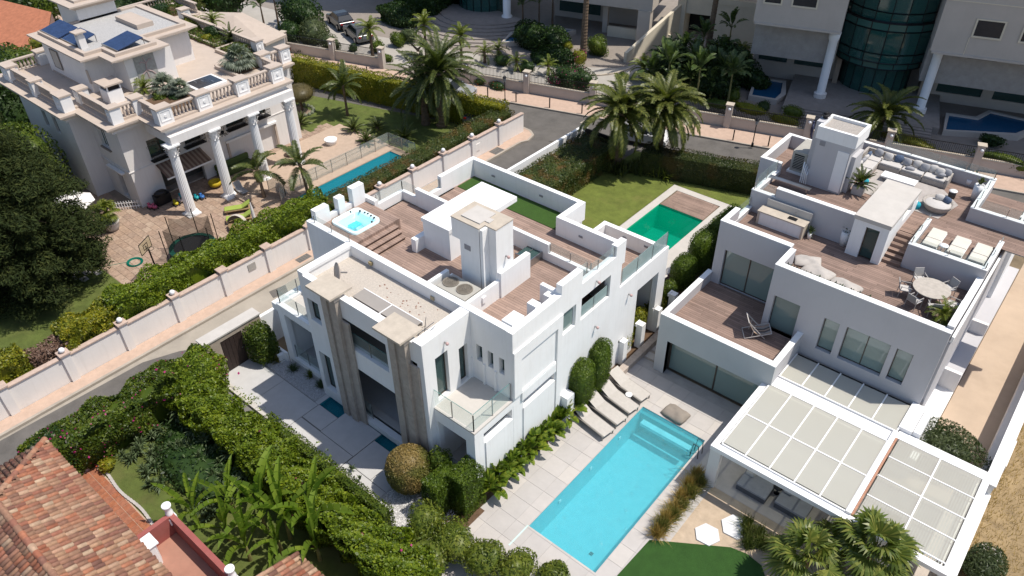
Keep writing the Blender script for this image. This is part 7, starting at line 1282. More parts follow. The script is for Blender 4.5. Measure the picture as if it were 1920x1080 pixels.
# fan palms
def fanleaf(pet, r_, m, n=20, e0=.9, seed=0, span=2.1, wd=.05):
    rd = random.Random(seed); mb = MB(); end = Vector((cos(e0)*pet, 0, sin(e0)*pet)); mb.tube([(0, 0, 0), tuple(end*.5+Vector((0, 0, .03))), tuple(end)], [.02, .015, .012], 4); e = e0-.35; D = Vector((cos(e), 0, sin(e))); U = Vector((-sin(e), 0, cos(e)))
    for i in range(n):
        a = -span+2*span*(i+.5)/n; d = D*cos(a)+Vector((0, 1, 0))*sin(a); l = r_*(.75+.25*cos(a))*rd.uniform(.88, 1.08); s = d.cross(U)*wd; mid = end+d*l*.6+U*(.02 if i % 2 else -.01); tip = end+d*l-Vector((0, 0, l*.28))+U*rd.uniform(-.05, .05)
        mb.add([end, mid-s, mid+s, tip], [(0, 1, 2), (1, 3, 2)])
    return mb.mesh('fan_leaf', m)
def fanpalm(name, label, x, y, z, h, m, nf, pet, r_, s=1, seed=0, cat='fan palm', trunk=True, group=None):
    rd = random.Random(seed); key = ('fan', m.name, pet, r_)
    if key not in FR: FR[key] = [fanleaf(pet, r_, m, 22, e, i, wd=r_*.065) for i, e in enumerate((1.3, .9, .5, .1))]
    t = thing(name, label, cat, (0, 0, 0), group)
    if h > .1: MB().tube([(0, 0, 0), (0, 0, h*.5), (0, 0, h)], [.2, .17, .18], 10).build('trunk', PALMB, t)
    for i in range(nf):
        f = i/nf; k = min(3, int(f*4)); o = bpy.data.objects.new('fan_leaf', FR[key][k]); COL.objects.link(o); o.parent = t; o.location = (0, 0, h-.1*f); o.rotation_euler = (rd.uniform(-.2, .2), rd.uniform(-.2, .2), i*2.399); q = s*rd.uniform(.8, 1.1); o.scale = (q, q, q)
    t.location = (x, y, z); return t
fanpalm('fan_palm', 'left fan palm at the bottom edge below the pergola', -2.35, 19.3, 0, 1.6, GFAN, 22, .85, .85, seed=1); fanpalm('fan_palm', 'big fan palm with yellow fronds in front of the pergola', -.55, 21.0, 0, 1.9, GFAN, 28, .95, .95, seed=2); fanpalm('fan_palm', 'small fan palm tucked between the pergola column and the big fan palm', -1.75, 20.9, 0, 1.2, GPALMY, 18, .6, .55, seed=3)
q = fanpalm('urn_fan_palm', 'yellow green fan palm growing in the ribbed white urn', -46.4, 14.7, .6, .75, GPALMY, 24, .55, .6, seed=4)
for k, (px, py, s_, l) in enumerate(((312, 178, 1.0, 'blue grey fan palm with two heads on the roof terrace planter'), (342, 182, .8, 'small blue grey fan palm beside the covered hot tub'), (452, 128, 1.35, 'large blue grey fan palm at the corner of the balustrade'))):
    c = at(px, py, 6.4); fanpalm('blue_fan_palm', l, c.x, c.y, 6.4, .55, GBLUE, 22, .5, .65, s_, seed=10+k)
for k, (px, py, kd, s_, l) in enumerate(((272, 172, 'robe', 1, 'green feather palm in the roof terrace planter by the big chimney'), (435, 78, 'cycad', 1.3, 'dark cycad on the roof terrace by the pavilion roof'), (400, 45, 'robe', 1.1, 'small palm among the far roof terrace plants'))):
    c = at(px, py, 6.4); palm('roof_palm', l, c.x, c.y, .4, kd, 26, (0, 0), .12, 6.35, seed=70+k, s=s_)
# bushes: (px,py,z, rx,ry,rz, material, n, size, label, name)
BU = [(400, 60, 6.7, .7, .6, .5, G2, 900, .13, 'round dark shrub in the square terrace planter'), (388, 70, 6.6, .4, .4, .3, G1Y, 400, .1, 'small yellow green shrub beside the terrace step'), (362, 42, 6.6, 1.6, .8, .35, G1Y, 1500, .12, 'wide yellow green ground shrub on the roof terrace'), (432, 92, 6.5, .35, .35, .25, G1Y, 400, .08, 'tiny clipped shrub in a square roof planter'), (330, 182, 6.5, .5, .5, .35, G2, 700, .1, 'dark leafy shrub under the blue fan palms'), (300, 182, 6.5, .6, .5, .35, G1, 800, .1, 'green shrub at the corner of the balustrade planter'), (210, 28, 6.6, 1.0, .9, .9, GOLV, 1500, .12, 'round grey green shrub behind the penthouse hatch'), (260, 30, 6.5, 1.3, .6, .4, G1, 900, .13, 'low green shrub along the far balustrade'), (300, 22, 6.6, .9, .8, .8, G2, 900, .15, 'dark shrub at the far corner of the roof terrace'), (468, 118, 6.5, .8, .5, .3, GPALMY, 700, .12, 'grassy shrub behind the corner pedestal'), (70, 82, 6.5, 1.0, .5, .4, G1Y, 500, .12, 'yellow grasses on the lower mansion terrace'),
      (590, 60, .9, 1.8, 1.5, 1.3, GOLV, 2600, .16, 'big grey green bush behind the street fence near the cars'), (545, 60, .8, 1.2, 1.2, 1.2, G2, 1600, .16, 'dark bush beside the grey green bush'), (530, 92, .4, .8, .7, .5, G1, 700, .12, 'small bush with red berries by the pavement'), (560, 92, .4, .8, .5, .5, G2, 700, .12, 'dark low bush along the pavement near the cars'), (662, 90, .3, .45, .45, .45, G2, 500, .1, 'small clipped dark ball by the fence recess'), (706, 88, .5, .8, .7, .6, G1, 900, .14, 'leafy shrub behind the railing by the tall palm'), (724, 108, .3, .9, .5, .35, G1, 600, .1, 'low shrub on the pavement below the railing'), (765, 65, .7, .9, .8, .6, GOLV, 900, .13, 'olive shrub in front of the far steps'),
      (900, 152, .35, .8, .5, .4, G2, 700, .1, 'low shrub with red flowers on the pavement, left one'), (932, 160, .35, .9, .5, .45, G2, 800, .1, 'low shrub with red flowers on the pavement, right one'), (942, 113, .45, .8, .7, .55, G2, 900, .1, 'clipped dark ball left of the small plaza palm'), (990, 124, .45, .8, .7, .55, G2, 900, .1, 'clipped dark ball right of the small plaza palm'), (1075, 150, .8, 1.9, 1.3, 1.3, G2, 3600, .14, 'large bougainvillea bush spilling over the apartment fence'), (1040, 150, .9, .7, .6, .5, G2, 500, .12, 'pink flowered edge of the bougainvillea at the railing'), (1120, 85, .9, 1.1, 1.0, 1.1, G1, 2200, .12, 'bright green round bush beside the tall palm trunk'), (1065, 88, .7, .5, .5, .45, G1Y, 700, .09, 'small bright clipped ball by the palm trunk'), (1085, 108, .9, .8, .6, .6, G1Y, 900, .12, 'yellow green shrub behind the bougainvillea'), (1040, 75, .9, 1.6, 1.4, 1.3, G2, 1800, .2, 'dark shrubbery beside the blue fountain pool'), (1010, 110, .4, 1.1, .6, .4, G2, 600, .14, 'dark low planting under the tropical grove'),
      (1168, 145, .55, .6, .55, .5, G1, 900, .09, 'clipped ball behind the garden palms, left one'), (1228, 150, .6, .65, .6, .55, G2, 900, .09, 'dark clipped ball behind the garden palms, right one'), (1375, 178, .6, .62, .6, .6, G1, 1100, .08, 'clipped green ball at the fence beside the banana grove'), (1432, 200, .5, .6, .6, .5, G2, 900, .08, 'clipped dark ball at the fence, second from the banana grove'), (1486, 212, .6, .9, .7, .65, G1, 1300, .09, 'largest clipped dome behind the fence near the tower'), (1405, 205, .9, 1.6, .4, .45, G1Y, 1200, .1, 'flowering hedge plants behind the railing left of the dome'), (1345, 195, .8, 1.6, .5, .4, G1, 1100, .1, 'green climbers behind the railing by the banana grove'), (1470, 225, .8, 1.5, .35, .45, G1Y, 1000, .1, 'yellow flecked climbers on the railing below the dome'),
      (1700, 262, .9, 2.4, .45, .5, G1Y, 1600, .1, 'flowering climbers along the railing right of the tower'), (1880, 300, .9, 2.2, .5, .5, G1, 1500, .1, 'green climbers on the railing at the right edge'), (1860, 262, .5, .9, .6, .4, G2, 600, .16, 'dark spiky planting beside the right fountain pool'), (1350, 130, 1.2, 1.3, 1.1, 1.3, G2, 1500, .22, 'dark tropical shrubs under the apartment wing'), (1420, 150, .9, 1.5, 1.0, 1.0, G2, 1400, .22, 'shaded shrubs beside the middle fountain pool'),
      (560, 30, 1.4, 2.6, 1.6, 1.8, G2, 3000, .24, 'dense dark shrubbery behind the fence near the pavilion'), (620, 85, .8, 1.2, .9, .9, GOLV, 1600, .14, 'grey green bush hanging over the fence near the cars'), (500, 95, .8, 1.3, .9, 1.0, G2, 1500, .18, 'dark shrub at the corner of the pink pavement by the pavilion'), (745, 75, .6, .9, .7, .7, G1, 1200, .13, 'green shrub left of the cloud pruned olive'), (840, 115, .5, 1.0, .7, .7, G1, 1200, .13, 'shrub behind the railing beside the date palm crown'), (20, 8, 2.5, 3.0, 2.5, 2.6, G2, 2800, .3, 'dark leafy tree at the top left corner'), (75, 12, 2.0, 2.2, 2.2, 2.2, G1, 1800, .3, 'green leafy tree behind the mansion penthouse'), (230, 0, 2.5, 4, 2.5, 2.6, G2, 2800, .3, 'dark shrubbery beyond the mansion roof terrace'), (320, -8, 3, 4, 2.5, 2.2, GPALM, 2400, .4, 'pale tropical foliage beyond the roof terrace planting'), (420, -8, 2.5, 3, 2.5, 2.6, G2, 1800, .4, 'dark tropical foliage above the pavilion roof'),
      (1120, 385, .6, 0, 0, 0, None, 0, 0, '')]
for k, (px, py, z, rx, ry, rz, m, n, sz, l) in enumerate(BU):
    if not m: continue
    c = at(px, py, z+rz*.0); fl = (PINKF, 160) if 'bougainvillea' in l or 'pink' in l else ((REDF, 60) if 'red' in l else None); bush('shrub', l, 'shrub', (c.x, c.y, z), (rx, ry, rz), m, n, sz, 100+k, lump=.12 if 'clipped' in l else .2, flowers=fl, core=.8)
# mansion garden: topiary
t = bush('topiary_tree', 'dome shaped clipped brown green topiary on the mansion lawn', 'topiary', (-51.4, 33.6, 1.5), (1.25, 1.25, .75), leafmat('topiary_brown', [(0, (.05, .05, .02)), (.5, (.11, .09, .035)), (1, (.18, .14, .06))]), 3600, .07, 200, lump=.03, core=.9); MB().tube([(-51.4, 33.6, 0), (-51.4, 33.6, 1.2)], .1, 8).build('trunk', BARK, t)
MB_ = MB(); 
for k in range(18): a = k*.349; MB_.ball((-51.4+1.2*cos(a), 33.4+1.0*sin(a), .08), .16, 7, 5)
tag(MB_.build('stone_ring', mat('ring_green_stone', (.20, .22, .15), .9)), 'low planted stone ring round the foot of the dome topiary', 'garden edging')
c = at(785, 108); t = thing('cloud_olive_tree', 'cloud pruned olive tree with twisted trunk by the railing', 'tree', c); MB().tube([c, c+Vector((0, 0, .8)), c+Vector((.5, .2, 1.3))], [.2, .15, .08], 8).build('trunk', BARK, t); MB().tube([c+Vector((0, 0, .7)), c+Vector((-.6, -.2, 1.2))], [.12, .07], 8).build('limb', BARK, t)
for q, (dx, dy, dz, r_) in enumerate(((.5, .2, 1.5, .4), (-.6, -.2, 1.4, .45), (0, .1, 1.9, .5))): p, d = blob((c.x+dx, c.y+dy, dz), (r_, r_, r_*.7), 500, q); leafobj('foliage_cloud', leaves(p, d, .09, .4), GOLV, t)
hedge('dark_clipped_hedge', 'tall dark clipped hedge block at the top beside the blue fountain', 'hedge', -63.5, 55, -58.5, 61, 3.2, G2, 60, .25, 77, rot=.28)
# long hedges
E_ = 'hedge'
hedge('long_hedge', 'yellow green hedge at the lower left end of the street wall', E_, -36.6, .5, -35.05, 5.4, 2.4, G1Y, 380, .13, 1, .2); hedge('bare_hedge', 'dry brown leafless stretch of the street hedge', E_, -36.2, 5.4, -35.05, 7.2, 2.0, DRYTW, 300, .12, 2, .15); hedge('long_hedge', 'golden yellow stretch of the street hedge beside the bare twigs', E_, -36.5, 7.0, -35.05, 9.9, 2.5, G1Y, 380, .13, 3, .22); hedge('long_hedge', 'thick bright green stretch of the street hedge beside the trampoline', E_, -36.6, 9.8, -35.1, 23.6, 2.65, G3, 360, .14, 4, .22); hedge('long_hedge', 'mottled clipped hedge between the lap pool and the street', E_, -36.55, 23.6, -34.95, 41.2, 1.98, G1M, 300, .09, 5, .05); hedge('back_hedge', 'clipped hedge behind the date palms, golden at its street corner', E_, -57, 38.5, -35.6, 39.7, 2.3, G1Y, 210, .12, 6, .1, rot=.19); 
hedge('garden_hedge', 'thick mottled hedge inside the white boundary wall', E_, -29.1, 29.5, -26.0, 42, 1.8, G1M, 260, .1, 7, .1); hedge('garden_hedge', 'long clipped hedge along the back of the emerald pool lawn', E_, -24.6, 43.7, -12.4, 45.2, 1.9, leafmat('hedge_dark_mottled', [(0, (.018, .032, .010)), (.5, (.04, .06, .016)), (1, (.11, .11, .03))], patch=.4, patchcol=(.12, .06, .02)), 300, .09, 8, .06, rot=.3)
# lower left parcel
hedge('bougainvillea_hedge', 'dark bougainvillea hedge with magenta flowers along the street end of the lower garden', E_, -30.0, 2.6, -28.3, 11.0, 2.1, G1, 700, .13, 9, .26, extra=lambda t, P, N: leafobj('flowers', leaves(P[::150]+N[::150]*.1, N[::150], .10, .8, .8), PINKF, t)); hedge('bougainvillea_hedge', 'bright green bougainvillea hedge between the lower garden and the white villa patio', E_, -28.6, 8.5, -12.2, 10.2, 2.0, G3, 760, .14, 10, .32, extra=lambda t, P, N: leafobj('flowers', leaves(P[::1700]+N[::1700]*.1, N[::1700], .12, .8, .8), PINKF, t))
bush('bougainvillea_mound', 'big leafy bougainvillea mound at the corner of the street and the patio gate', 'shrub', (-28.4, 10.2, 1.5), (1.4, 1.3, 1.3), G3, 5200, .14, 11, lump=.2, flowers=(PINKF, 70)); bush('bougainvillea_mound', 'dark rounded bougainvillea mound beside the tiled roof apex', 'shrub', (-29.2, 3.6, 1.5), (1.0, 1.3, .9), G2, 3000, .13, 12, flowers=(PINKF, 60)); hedge('patio_hedge', 'narrow clipped green hedge along the patio kerb', E_, -24.2, 10.55, -16.0, 11.15, 1.25, G1, 420, .08, 13, .03)
bush('gate_shrub', 'clipped leafy column beside the dark wooden gate', 'shrub', (-28.5, 13.7, 1.15), (.62, .66, 1.15), G1, 4200, .12, 14, lump=.08, boxy=4); bush('gate_shrub', 'small round shrub at the foot of the stone gateway post', 'shrub', (-28.7, 11.1, 1.5), (.5, .6, .5), G3, 1100, .12, 15); bush('round_hedge', 'large round clipped bush with a browned top beside the gravel', 'topiary', (-17.0, 12.95, 1.12), (1.06, 1.06, 1.12), GBALL, 13000, .065, 16, lump=.02, inner=.1, core=.92)
for k, (x0, y0, x1, y1, z1, l) in enumerate(((-15.6, 12.3, -14.7, 13.9, 2.15, 'dense green cypress block nearest the round clipped bush'), (-14.9, 13.1, -13.95, 14.35, 2.35, 'dense green cypress block at the corner of the white villa'))): hedge('cypress_block', l, E_, x0, y0, x1, y1, z1, GCY, 900, .09, 20+k, .1, spread=.5, asp=.35)
bush('vine_shrub', 'light leafy climber between the round bush and the cypress block', 'shrub', (-16.0, 13.8, 1.3), (.5, .5, .9), G1, 1200, .11, 23)
for k, (x, y, h, l) in enumerate(((-14.2, 21.35, 1.4, 'dark green cypress shrub at the head of the sun loungers'), (-14.2, 22.75, 1.5, 'dark green cypress shrub beside the first white pillar'))): bush('cypress_shrub', l, 'shrub', (x, y, h), (.5, .62, h), GCY, 8000, .09, 30+k, lump=.11, inner=.12, asp=.3, spread=.5, core=.88, boxy=5)
for k, y in enumerate((24.1, 25.9, 27.5, 29.1, 30.6)): bush('side_bed_shrub', ('yellow green shrub in the side bed ' + ('beside the cypress shrub', 'between the first two white pillars', 'between the second and third white pillars', 'in front of the villa passage', 'beside the tall clipped hedge')[k]), 'shrub', (-14.95, y, .85), (.5, .75, .8), G1Y if k < 4 else G1, 1900, .1, 40+k)
for k, (y, h, l) in enumerate(((32.6, 1.0, 'rounded dark clipped shrub at the near end beside the flower pots'), (34.7, 1.35, 'widest dark clipped shrub in the middle of the pool walk'), (36.6, 1.4, 'dark clipped shrub against the terraced white house corner'), (38.0, 1.3, 'far dark clipped shrub beside the stepping slabs'))): bush('clipped_shrub', l, 'shrub', (-15.2, y, h), (.6, 1.05 if k else .75, h), GCY, 6000, .09, 50+k, lump=.06, inner=.12, asp=.35, core=.88, boxy=4)
for k, (px, py) in enumerate(((1262, 515), (1257, 523), (1253, 531))): c = at(px, py, .05); t = MB(); t.lathe(c.x, c.y, [(.14, .03), (.19, .3), (.2, .32), (.16, .3), (.01, .27)], 14); tag(t.build('flower_pot', mat('dark_pot', (.10, .05, .045), .7)), ('dark empty flower pot nearest the clipped shrub', 'dark empty flower pot in the middle of three', 'dark empty flower pot closest to the villa wall')[k], 'plant pot')
# palms' undergrowth
for k, (x, y, r_, l) in enumerate(((-25.4, 41.4, .9, 'strappy undergrowth at the foot of the left garden palm'), (-23.0, 43.0, 1.0, 'bright spiky undergrowth at the foot of the right garden palm'), (-24.4, 42.4, .9, 'dark broad leaved undergrowth between the two garden palms'))):
    single('undergrowth', tuftmesh('undergrowth', 260, 1.3, GPALMY if k == 1 else GPALM, .7, .035, 60+k, r0=.7), (x, y, 0), 0, r_, l, 'undergrowth')
# giant bird of paradise / banana grove
def paddle(L, wd, m, e0, droop, torn=.0, seed=0, name='leaf', pet=.35, fold=.25):
    rd = random.Random(seed); mb = MB(); N = 9; p = Vector((0, 0, 0)); pts = [p]
    for i in range(N): e = e0-droop*(i/N)**1.4; p = p+Vector((cos(e), 0, sin(e)))*L/N; pts.append(p)
    mb.tube(pts, [.022*(1-.8*i/N)+.004 for i in range(N+1)], 4); k0 = int(N*pet)
    for i in range(k0, N):
        f0, f1 = (i-k0)/(N-k0), (i+1-k0)/(N-k0); w0, w1 = wd*sin(pi*min(1, f0*.92+.06))**.6, wd*sin(pi*min(1, f1*.92+.06))**.6 if f1 < 1 else .01; d = (pts[i+1]-pts[i]).normalized(); u = Vector((-d.z, 0, d.x))
        for s in (-1, 1):
            a = fold+rd.uniform(-.1, .2); q = Vector((0, s*cos(a), 0))+u*sin(a); e_ = d*torn*rd.uniform(.0, .03); mb.add([pts[i]+e_*.2, pts[i+1]-e_*.2, pts[i+1]+q*w1-e_, pts[i]+q*w0+e_], [(0, 1, 2, 3) if s > 0 else (3, 2, 1, 0)])
    return mb.mesh(name, m)
BAN = [paddle(2.0, .17, GBAN, e, dr, 1, i, 'leaf', .25, .8) for i, (e, dr) in enumerate(((1.45, .35), (1.3, .8), (1.15, 1.3), (.95, 1.3)))]; STR = [paddle(.75, .11, GSTR, e, dr, 0, i, 'leaf', .4) for i, (e, dr) in enumerate(((1.4, .4), (1.1, .8), (.7, .9)))]; NIC = [paddle(1.7, .24, leafmat('grove_leaf', [(0, (.03, .055, .02)), (.5, (.07, .11, .03)), (1, (.15, .19, .07))], trans=.2, rough=.3), e, dr, .6, i, 'leaf', .4) for i, (e, dr) in enumerate(((1.4, .5), (1.1, 1.0), (.75, 1.2)))]
def paddleplant(name, label, cat, x, y, z, h, meshes, n, s, seed, stem=.09, group=None, stemm=None):
    rd = random.Random(seed); t = thing(name, label, cat, (0, 0, 0), group)
    if h: MB().tube([(0, 0, 0), (.03, 0, h*.5), (0, .02, h)], [stem, stem*.8, stem*.5], 8).build('stem', stemm or mat('banana_stem', (.24, .22, .08), .7, .25, 6), t)
    for i in range(n): o = bpy.data.objects.new('leaf', meshes[rd.randrange(len(meshes))]); COL.objects.link(o); o.parent = t; o.location = (0, 0, h*.92); o.rotation_euler = (rd.uniform(-.15, .15), rd.uniform(-.15, .15), i*2.4+rd.uniform(-.4, .4)); q = s*rd.uniform(.75, 1.15); o.scale = (q, q, q)
    t.location = (x, y, z); return t
for k, (px, py, h, s_, l) in enumerate(((372, 985, .9, .75, 'banana plant leaning over the lawn by the red parapet corner'), (432, 1012, .8, .8, 'banana plant beside the red parapet'), (500, 995, 1.2, 1.0, 'tall banana plant in the middle of the bunch'), (470, 1050, .9, .9, 'banana plant at the bottom edge left of the small roof'), (545, 1010, 1.3, .9, 'banana plant with a dried brown leaf'), (590, 1000, 1.0, 1.0, 'banana plant closest to the bougainvillea hedge'), (600, 1050, .8, .9, 'banana plant beside the small tiled roof'), (530, 1040, .9, .8, 'banana plant behind the small tiled roof'), (440, 960, .7, .7, 'small banana plant at the edge of the lawn'))):
    c = at(px, py); paddleplant('banana_plant', l, 'banana plant', c.x, c.y, 0, h, BAN, 7, s_*1.45, k)
n_ = 0
for k in range(15):
    y = 14.6+k*.43; paddleplant('paddle_leaf_plant', 'paddle leaved plant at the foot of the villa, ' + ('first', 'second', 'third', 'fourth', 'fifth', 'sixth', 'seventh', 'eighth', 'ninth', 'tenth', 'eleventh', 'twelfth', 'thirteenth', 'fourteenth', 'fifteenth')[k] + ' from the cypress corner', 'plant', -14.2+.12*sin(k*2.1), y, 0, .3, STR, 22, 1.3+.15*sin(k), 200+k, .03, 'paddle leaved plants in the row at the foot of the villa', GSTR if 0 else None)
for k, (px, py, h) in enumerate(((1250, 165, 2.6), (1275, 150, 3.0), (1300, 160, 2.8), (1325, 170, 2.4), (1290, 185, 2.0), (1345, 150, 2.6), (1262, 190, 1.6), (1330, 190, 1.6), (1310, 135, 3.4), (1360, 120, 3.6))): c = at(px, py); paddleplant('giant_strelitzia', 'giant bird of paradise plant in the fence grove, ' + ('left side', 'behind the left palms', 'middle', 'right of the middle', 'front middle', 'right side', 'front left', 'front right', 'back middle', 'tallest at the back')[k], 'plant', c.x, c.y, 0, h, NIC, 16, 1.0, 300+k, .1)
for k, (px, py, h) in enumerate(((500, 70, 3.2), (525, 60, 3.6), (548, 45, 3.2), (1010, 70, 3.6), (1035, 60, 4), (980, 70, 3.4), (1395, 40, 5.0))): c = at(px, py); paddleplant('tree_strelitzia', ('tall bird of paradise tree beyond the pavilion, ' if k < 3 else 'tall bird of paradise tree near the fountain pool, ') + ('left', 'middle', 'right', 'middle stem', 'right stem', 'left stem', 'against the apartment wing')[k], 'plant', c.x, c.y, 0, h, NIC, 15, .9, 320+k, .12, stemm=BARK)
# aloes
AL = [tuftmesh('aloe', 34, .5, GALOE, .75, .028, 80+i, droop=.9, r0=.03) for i in range(3)]
rd = random.Random(4)
for k in range(78):
    u, v = rd.random(), rd.random(); x = -28.2+u*6.2; y = 5.6+v*3.1+max(0, (x+26)*.12); z = .1+.75*v*rd.uniform(.6, 1)
    if y > 8.8: continue
    single('aloe', AL[k % 3], (x, y, z), rd.uniform(0, 6), rd.uniform(.75, 1.15), 'spiky grey green aloe rosette in the mound under the bougainvillea hedge', 'aloe', 'aloe rosettes in the mound')
bush('aloe_mound_stems', 'dark leafy mound of stems beneath the aloe rosettes', 'shrub', (-25.3, 7.6, .2), (3.3, 1.5, .6), G2, 3000, .16, 90, lump=.1); bush('path_shrub', 'small yellow and red tipped shrub beside the pale gate post', 'shrub', (-28.0, 4.95, .3), (.4, .4, .35), G1Y, 600, .09, 91, flowers=(REDF, 40))
for k, (px, py, l) in enumerate(((522, 678, 'low bronze grass tuft nearest the white step in the gravel'), (550, 695, 'largest green yucca tuft in the gravel strip'), (583, 707, 'small pale agave in the gravel strip'), (603, 726, 'yucca tuft at the pond end of the gravel strip'))): c = at(px, py); single('gravel_tuft', tuftmesh('gravel_tuft', 160, .62, (STRAWG, GALOE, GPALMY, GALOE)[k], .6, .012, 100+k), (c.x, c.y, 0), 0, 1, l, 'plant')
for k, (px, py, l) in enumerate(((660, 878, 'small pale agave on the patio kerb'), (675, 897, 'pale agave at the end of the patio hedge'))): c = at(px, py, .2); single('kerb_agave', tuftmesh('kerb_agave', 30, .32, GALOE, .8, .02, 110+k, r0=.02), (c.x, c.y, .15), 0, 1, l, 'agave')
# ornamental grasses
GS = [tuftmesh('grass_tuft', 420, .95, (STRAW, STRAWG)[i % 2], .5, .009, 120+i, r0=.2) for i in range(4)]
for k in range(11): f = k/10; single('ornamental_grass', GS[k % 4], (-7.55-.1*f+.15*sin(k*3), 17.6+f*3.6, 0), k, (.9, .9, .85+.2*sin(k)), 'straw coloured ornamental grass tuft along the pool edge, ' + ('lawn end' if k < 4 else ('middle' if k < 8 else 'pergola end')), 'grass tuft', 'straw grasses beside the pool')
GG = [tuftmesh('green_tuft', 260, .7, leafmat('tuft_green', [(0, (.04, .06, .015)), (.5, (.09, .12, .025)), (1, (.20, .20, .06))]), .5, .009, 130+i, r0=.2) for i in range(2)]
for k, (x, y) in enumerate(((-4.8, 19.9), (-4.4, 20.2), (-4.1, 19.8), (-3.7, 20.1), (-4.5, 19.5), (-5.0, 20.3))): single('green_grass_tuft', GG[k % 2], (x, y, 0), k, 1, 'green fountain grass tuft, ' + ('touching the shaded hexagonal slab', 'at the middle of its clump', 'nearest the pergola sofas', 'nearest the fan palms', 'on the lawn side of its clump', 'on the pergola side behind the shaded slab')[k], 'grass tuft', 'green fountain grasses by the hexagonal slabs')
# lower right tree, shrub, corner foliage
t = bush('olive_shrub', 'wide grey green olive shrub in the corner behind the pergola', 'shrub', (-.05, 28.7, .95), (1.45, 1.35, 1.0), GOLV, 9500, .14, 140, lump=.25, asp=.3, inner=.45, core=.6); bush('field_shrub', 'round green shrub in the dry field beside the pergola', 'shrub', (2.9, 24.0, .5), (.8, 1.0, .6), GOLV, 5200, .13, 141, asp=.3, inner=.5, core=.6)
bush('field_shrub', 'low yellow green shrub at the lower right corner', 'shrub', (3.1, 22.6, .4), (.7, .8, .4), STRAWG, 900, .1, 142)
for k, (px, py, z, rx, rz, l) in enumerate(((800, 985, 1.2, .8, .8, 'palmate leaved shrub nearest the white gravel'), (850, 1015, 1.0, .9, .8, 'palmate leaved shrub in the middle of the bottom edge row'), (910, 1045, .9, .8, .7, 'palmate leaved shrub beside the pool deck corner'), (970, 1065, .7, .8, .6, 'palmate leaved shrub at the bottom edge by the deck'), (1040, 1078, .4, .6, .4, 'low shrub at the bottom edge by the deck'), (800, 1050, .9, .9, .8, 'dark leafy shrub at the bottom edge'), (730, 1060, .9, .9, .8, 'leafy shrub at the bottom edge beside the bananas'))):
    c = at(px, py, z); bush('palmate_shrub', l, 'shrub', (c.x, c.y, z), (rx, rx, rz), GFAN if k > 4 else leafmat('schefflera', [(0, (.04, .07, .012)), (.5, (.12, .16, .02)), (1, (.27, .27, .04))]), 1900, .13, 150+k, asp=.35)
t = MB(); t.box(-14.6, 8.2, 0, -14.45, 12.4, .5); 
# foliage sprigs reaching over the patio
rd = random.Random(9); vs = []
ps = []; ns = []
for k in range(60):
    x = rd.uniform(-28.5, -18.5); p = Vector((x, 10.1, 1.8+rd.uniform(-.2, .2))); d = Vector((rd.uniform(-.2, .7), 1, rd.uniform(.0, .5))).normalized(); L = rd.uniform(.5, 1.2)
    for i in range(int(L*26)): f = i/(L*26); q = p+d*L*f+Vector((0, 0, -.35*f*f))+Vector((rd.gauss(0, .03), rd.gauss(0, .03), rd.gauss(0, .03))); ps.append(q[:]); ns.append((rd.gauss(0, .5), rd.gauss(0, .5), 1))
leafobj('sprigs', leaves(np.array(ps), np.array(ns), .09, .5, .6), G3, bpy.data.objects['bougainvillea_hedge.001'])
# big conifer
CXF = (-45.3, 8.3)
t = thing('dark_conifer', 'huge dark spreading conifer covering the left edge of the photograph', 'tree', (-44.5, 8.6, 0)); MB().tube([(-44.5, 8.6, 0), (-44.6, 8.7, 4), (-44.5, 8.6, 11)], [.4, .3, .08], 10).build('trunk', BARK, t)
rd = random.Random(12); P_l, N_l = [], []; q = 0
for ti in range(9):
    z = 1.7+ti*1.2; R_ = (4.2, 4.6, 4.6, 4.4, 4.0, 3.5, 2.8, 2.1, 1.2)[ti]; nb = (14, 15, 15, 14, 13, 11, 9, 7, 5)[ti]
    for b in range(nb):
        a = 2*pi*(b+rd.uniform(-.3, .3))/nb+ti*.5; R = R_*rd.uniform(.8, 1.12); end = Vector((-44.5+R*cos(a), 8.6+R*sin(a), z-.75+rd.uniform(-.3, .3)))
        for f in (.45, .72, .95):
            c = Vector((-44.5, 8.6, z+.2)).lerp(end, f); p, d = blob(c, (.85, .85, .36), 620, 1000+q, .3, .9); q += 1; P_l.append(p); N_l.append(d*.4+np.array([0, 0, .8]))
        if b % 2 == 0: MB().tube([(-44.5, 8.6, z), tuple(end)], [.07, .02], 5).build('branch', BARK, t)
P_, N_ = np.concatenate(P_l), np.concatenate(N_l); leafobj('crown', leaves(P_, N_, .25, .2, .6), GDK, t)
bush('side_tree', 'shadowed leafy tree beyond the left end of the balustrade', 'tree', (-66, 17, 2.8), (3.2, 2.6, 3.2), G2, 6000, .24, 166, lump=.25); bush('side_tree', 'green tree under the orange tiled roof at the left edge', 'tree', (-72, 20.5, 2.2), (3.5, 2.2, 2.6), G1, 5000, .24, 167, lump=.25); bush('side_tree', 'leafy green tree against the side of the mansion above the dark conifer', 'tree', (-54.5, 13.2, 2.6), (3.0, 1.9, 3.0), G1, 6500, .2, 164, lump=.25); bush('side_tree', 'dense dark tree behind the conifer at the very left edge', 'tree', (-52, 6.5, 4.6), (3.4, 3.2, 4.8), GDK, 16000, .2, 165, lump=.25)
